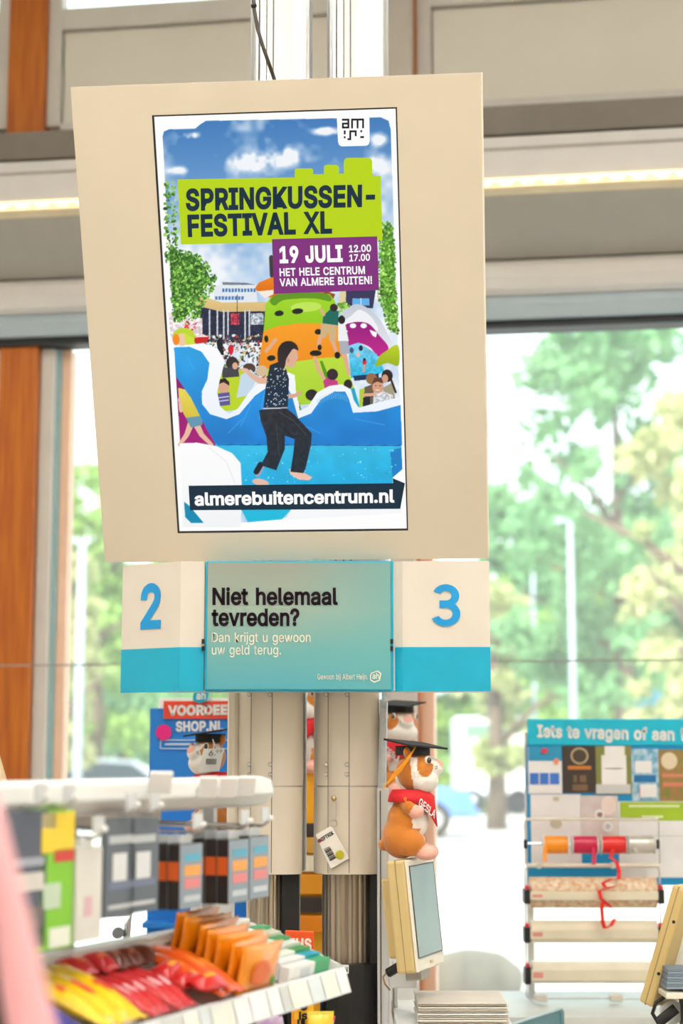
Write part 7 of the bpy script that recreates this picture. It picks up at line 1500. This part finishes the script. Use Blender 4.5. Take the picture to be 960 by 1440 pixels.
for k in range(3):
    bar('long yellow wrapped sweets pack, %s of the yellow row' % ORD[k].replace('front', 'first'), 'yellow packs', 0.684 + k * 0.042, 0.074, 0.155, 0.044, 0.026, (250, 206, 10), (226, 80, 30), 0.016, 0.13 * (k - 1), seed=22 + k)
for k in range(3):
    bar('blue wrapped sweets pack, %s after the yellow row' % ORD[k].replace('front', 'first'), 'blue packs', 0.820 + k * 0.046, 0.085, 0.150, 0.044, 0.024, (44, 50, 150), (226, 150, 60), 0.010, 0.05, seed=27 + k)
# crisps bags under the rack corner
for k, (px, py, c1_, c2_, nm) in enumerate(((404, 1446, (226, 216, 230), (150, 80, 160), 'white and purple'), (446, 1448, (248, 176, 20), (240, 220, 80), 'yellow orange'), (426, 1452, (236, 226, 236), (220, 60, 120), 'white and pink'))):
    q = P(px, py, 3.22); o = thing('crisps_bag', nm + ' crisps bag poking up under the rack corner', 'bag', (q.x, q.y + 0.03 * k, q.z - 0.14), (0, math.radians(-12 + 14 * k), 0.3 * k), 'crisps bags')
    b = obj('foil', pillow(0.05, 0.165, 0.03, seed=40 + k), mat('crisps_%d' % k, c1_, 0.3, var=0.0, rgb2=c2_, scale=25), o, smooth=True)
    obj('crimp', MB().box((-0.025, -0.001, 0.158), (0.025, 0.001, 0.168)), mat('crimp_%d' % k, c2_, 0.3), o)
q = P(426, 1500, 3.25)
cs = thing('crisps_shelf', 'low white shelf carrying the crisps bags beside the black column foot', 'shelf', (q.x, 3.27, 0), 0)
zb_ = P(426, 1450, 3.22).z - 0.14
obj('shelf_board', MB().box((q.x - 0.07, 3.18, zb_ - 0.012), (q.x + 0.07, 3.36, zb_ - 0.001)), M_rack, cs, world=True, bevel=0.002)
obj('shelf_post', MB().box((q.x - 0.01, 3.26, 0), (q.x + 0.01, 3.28, zb_ - 0.012)), M_rackg, cs, world=True)

# ------------------------------------------------------------------ pink coat close to the lens, person behind the rack
KY_ = 1.30
ctop, cbot = P(-12, 1130, KY_), P(66, 1440, KY_)
ck2 = thing('pink_coat', 'out of focus pink coat edge with dark lining at the lower left corner', 'coat', (ctop.x - 0.12, KY_ + 0.02, 0), 0)
sl = (cbot.x - ctop.x) / (ctop.z - cbot.z)
def coat_path(off, w_, name, m, dy, zlow):
    mb = MB(); n = 18; base = None
    z_top = ctop.z + 0.02
    for i in range(n + 1):
        f = i / n; z = z_top + (zlow - z_top) * f
        drop = min(z_top - z, 0.5)
        xr = ctop.x + drop * sl * (1.0 if drop < 0.3 else 1.0) - off
        ring_ = 14
        for k in range(ring_):
            a = 2 * math.pi * k / ring_
            fold = 1 + 0.10 * math.sin(3 * a + 5 * f)
            mb.v.append((xr - w_ * (0.35 + 0.65 * min(1, f * 5)) * (1 - math.cos(a) * fold) / 1.0 * 0.5, KY_ + dy + 0.02 * math.sin(a) * fold, z))
        if i:
            for k in range(ring_):
                k2 = (k + 1) % ring_; A_ = (i - 1) * ring_; B_ = i * ring_
                mb.f.append((A_ + k, B_ + k, B_ + k2, A_ + k2))
    mb.f.append(tuple(range(14))); mb.f.append(tuple(n * 14 + k for k in range(14))[::-1])
    return obj(name, mb, m, ck2, world=True, smooth=True)
coat_path(0.0, 0.040, 'front_panel', mat('pink_wool', (244, 178, 184), 0.8, var=0.05, sheen=0.3), 0.0, 0.45)
coat_path(0.034, 0.20, 'lining', mat('dark_lining', (34, 34, 40), 0.8), 0.02, 0.0)
# person standing behind the rack, only the hair reaches into the picture
pz = P(-80, 1000, 3.35)
pr = thing('person', 'person with long blond hair behind the rack, cut off by the left picture edge', 'person', (pz.x, 3.35, 0), 0)
def skinned(verts, edges, rad, voxel=None):
    me = bpy.data.meshes.new('tmp'); me.from_pydata(verts, edges, []); o = bpy.data.objects.new('tmp', me); col.objects.link(o)
    sk = o.modifiers.new('skin', 'SKIN')
    for i, r in enumerate(rad): me.skin_vertices[0].data[i].radius = r if isinstance(r, tuple) else (r, r)
    me.skin_vertices[0].data[0].use_root = True
    ss = o.modifiers.new('sub', 'SUBSURF'); ss.levels = 2; ss.render_levels = 2
    bpy.context.view_layer.update()
    out = bpy.data.meshes.new_from_object(o.evaluated_get(bpy.context.evaluated_depsgraph_get())); bpy.data.objects.remove(o)
    return out
V_ = [(0, 0, 0.92), (0, 0, 1.08), (0, 0, 1.26), (0, 0, 1.38), (0, -0.01, 1.45), (0, -0.02, 1.54), (0, -0.02, 1.62)]
E_ = [(0, 1), (1, 2), (2, 3), (3, 4), (4, 5), (5, 6)]; R_ = [(0.15, 0.11), (0.13, 0.10), (0.15, 0.11), (0.12, 0.08), 0.052, (0.075, 0.09), (0.07, 0.085)]
for s in (-1, 1):
    i = len(V_); V_ += [(s * 0.17, 0, 1.36), (s * 0.21, 0.01, 1.10), (s * 0.21, -0.06, 0.86), (s * 0.205, -0.08, 0.78)]; E_ += [(3, i), (i, i + 1), (i + 1, i + 2), (i + 2, i + 3)]; R_ += [0.058, 0.045, 0.034, 0.028]
    i = len(V_); V_ += [(s * 0.09, 0, 0.82), (s * 0.10, -0.01, 0.48), (s * 0.10, 0.02, 0.09), (s * 0.10, -0.12, 0.035)]; E_ += [(0, i), (i, i + 1), (i + 1, i + 2), (i + 2, i + 3)]; R_ += [0.085, 0.058, 0.042, 0.032]
obj('body', None, mat('person_blue_clothes', (70, 110, 160), 0.8), pr, me=skinned(V_, E_, R_), smooth=True)
obj('face', MB().ball((0, -0.045, 1.56), (0.068, 0.072, 0.10), 18, 12), mat('skin_tone', (226, 178, 152), 0.5), pr, smooth=True)
hair = MB(); r_ = np.random.default_rng(6)
hair.ball((0, 0.01, 1.60), (0.088, 0.098, 0.095), 18, 12)
pr.scale = (0.94, 0.94, 0.94)
hm_ = obj('hair', hair, mat('blond_hair', (232, 208, 168), 0.6, var=0.1, scale=80), pr, smooth=True)
lock = MB()
for k in range(90):
    a = math.pi * (-0.12 + 1.24 * r_.random()); x_, y_ = 0.085 * math.cos(a), 0.02 + 0.09 * math.sin(a); f = 1 + 0.25 * r_.random()
    lock.tube([(x_, y_, 1.62), (x_ * 1.1, y_ * 1.05, 1.52), (x_ * 1.2 * f, y_ * 1.1 + 0.01, 1.42), (x_ * 1.35 * f, y_ * 1.1 + 0.01, 1.30 + 0.05 * r_.random())], [0.012, 0.013, 0.011, 0.004], 6)
lk = obj('hair_locks', lock, mat('blond_hair', (232, 208, 168)), hm_, smooth=True); lk['kind'] = 'stuff'
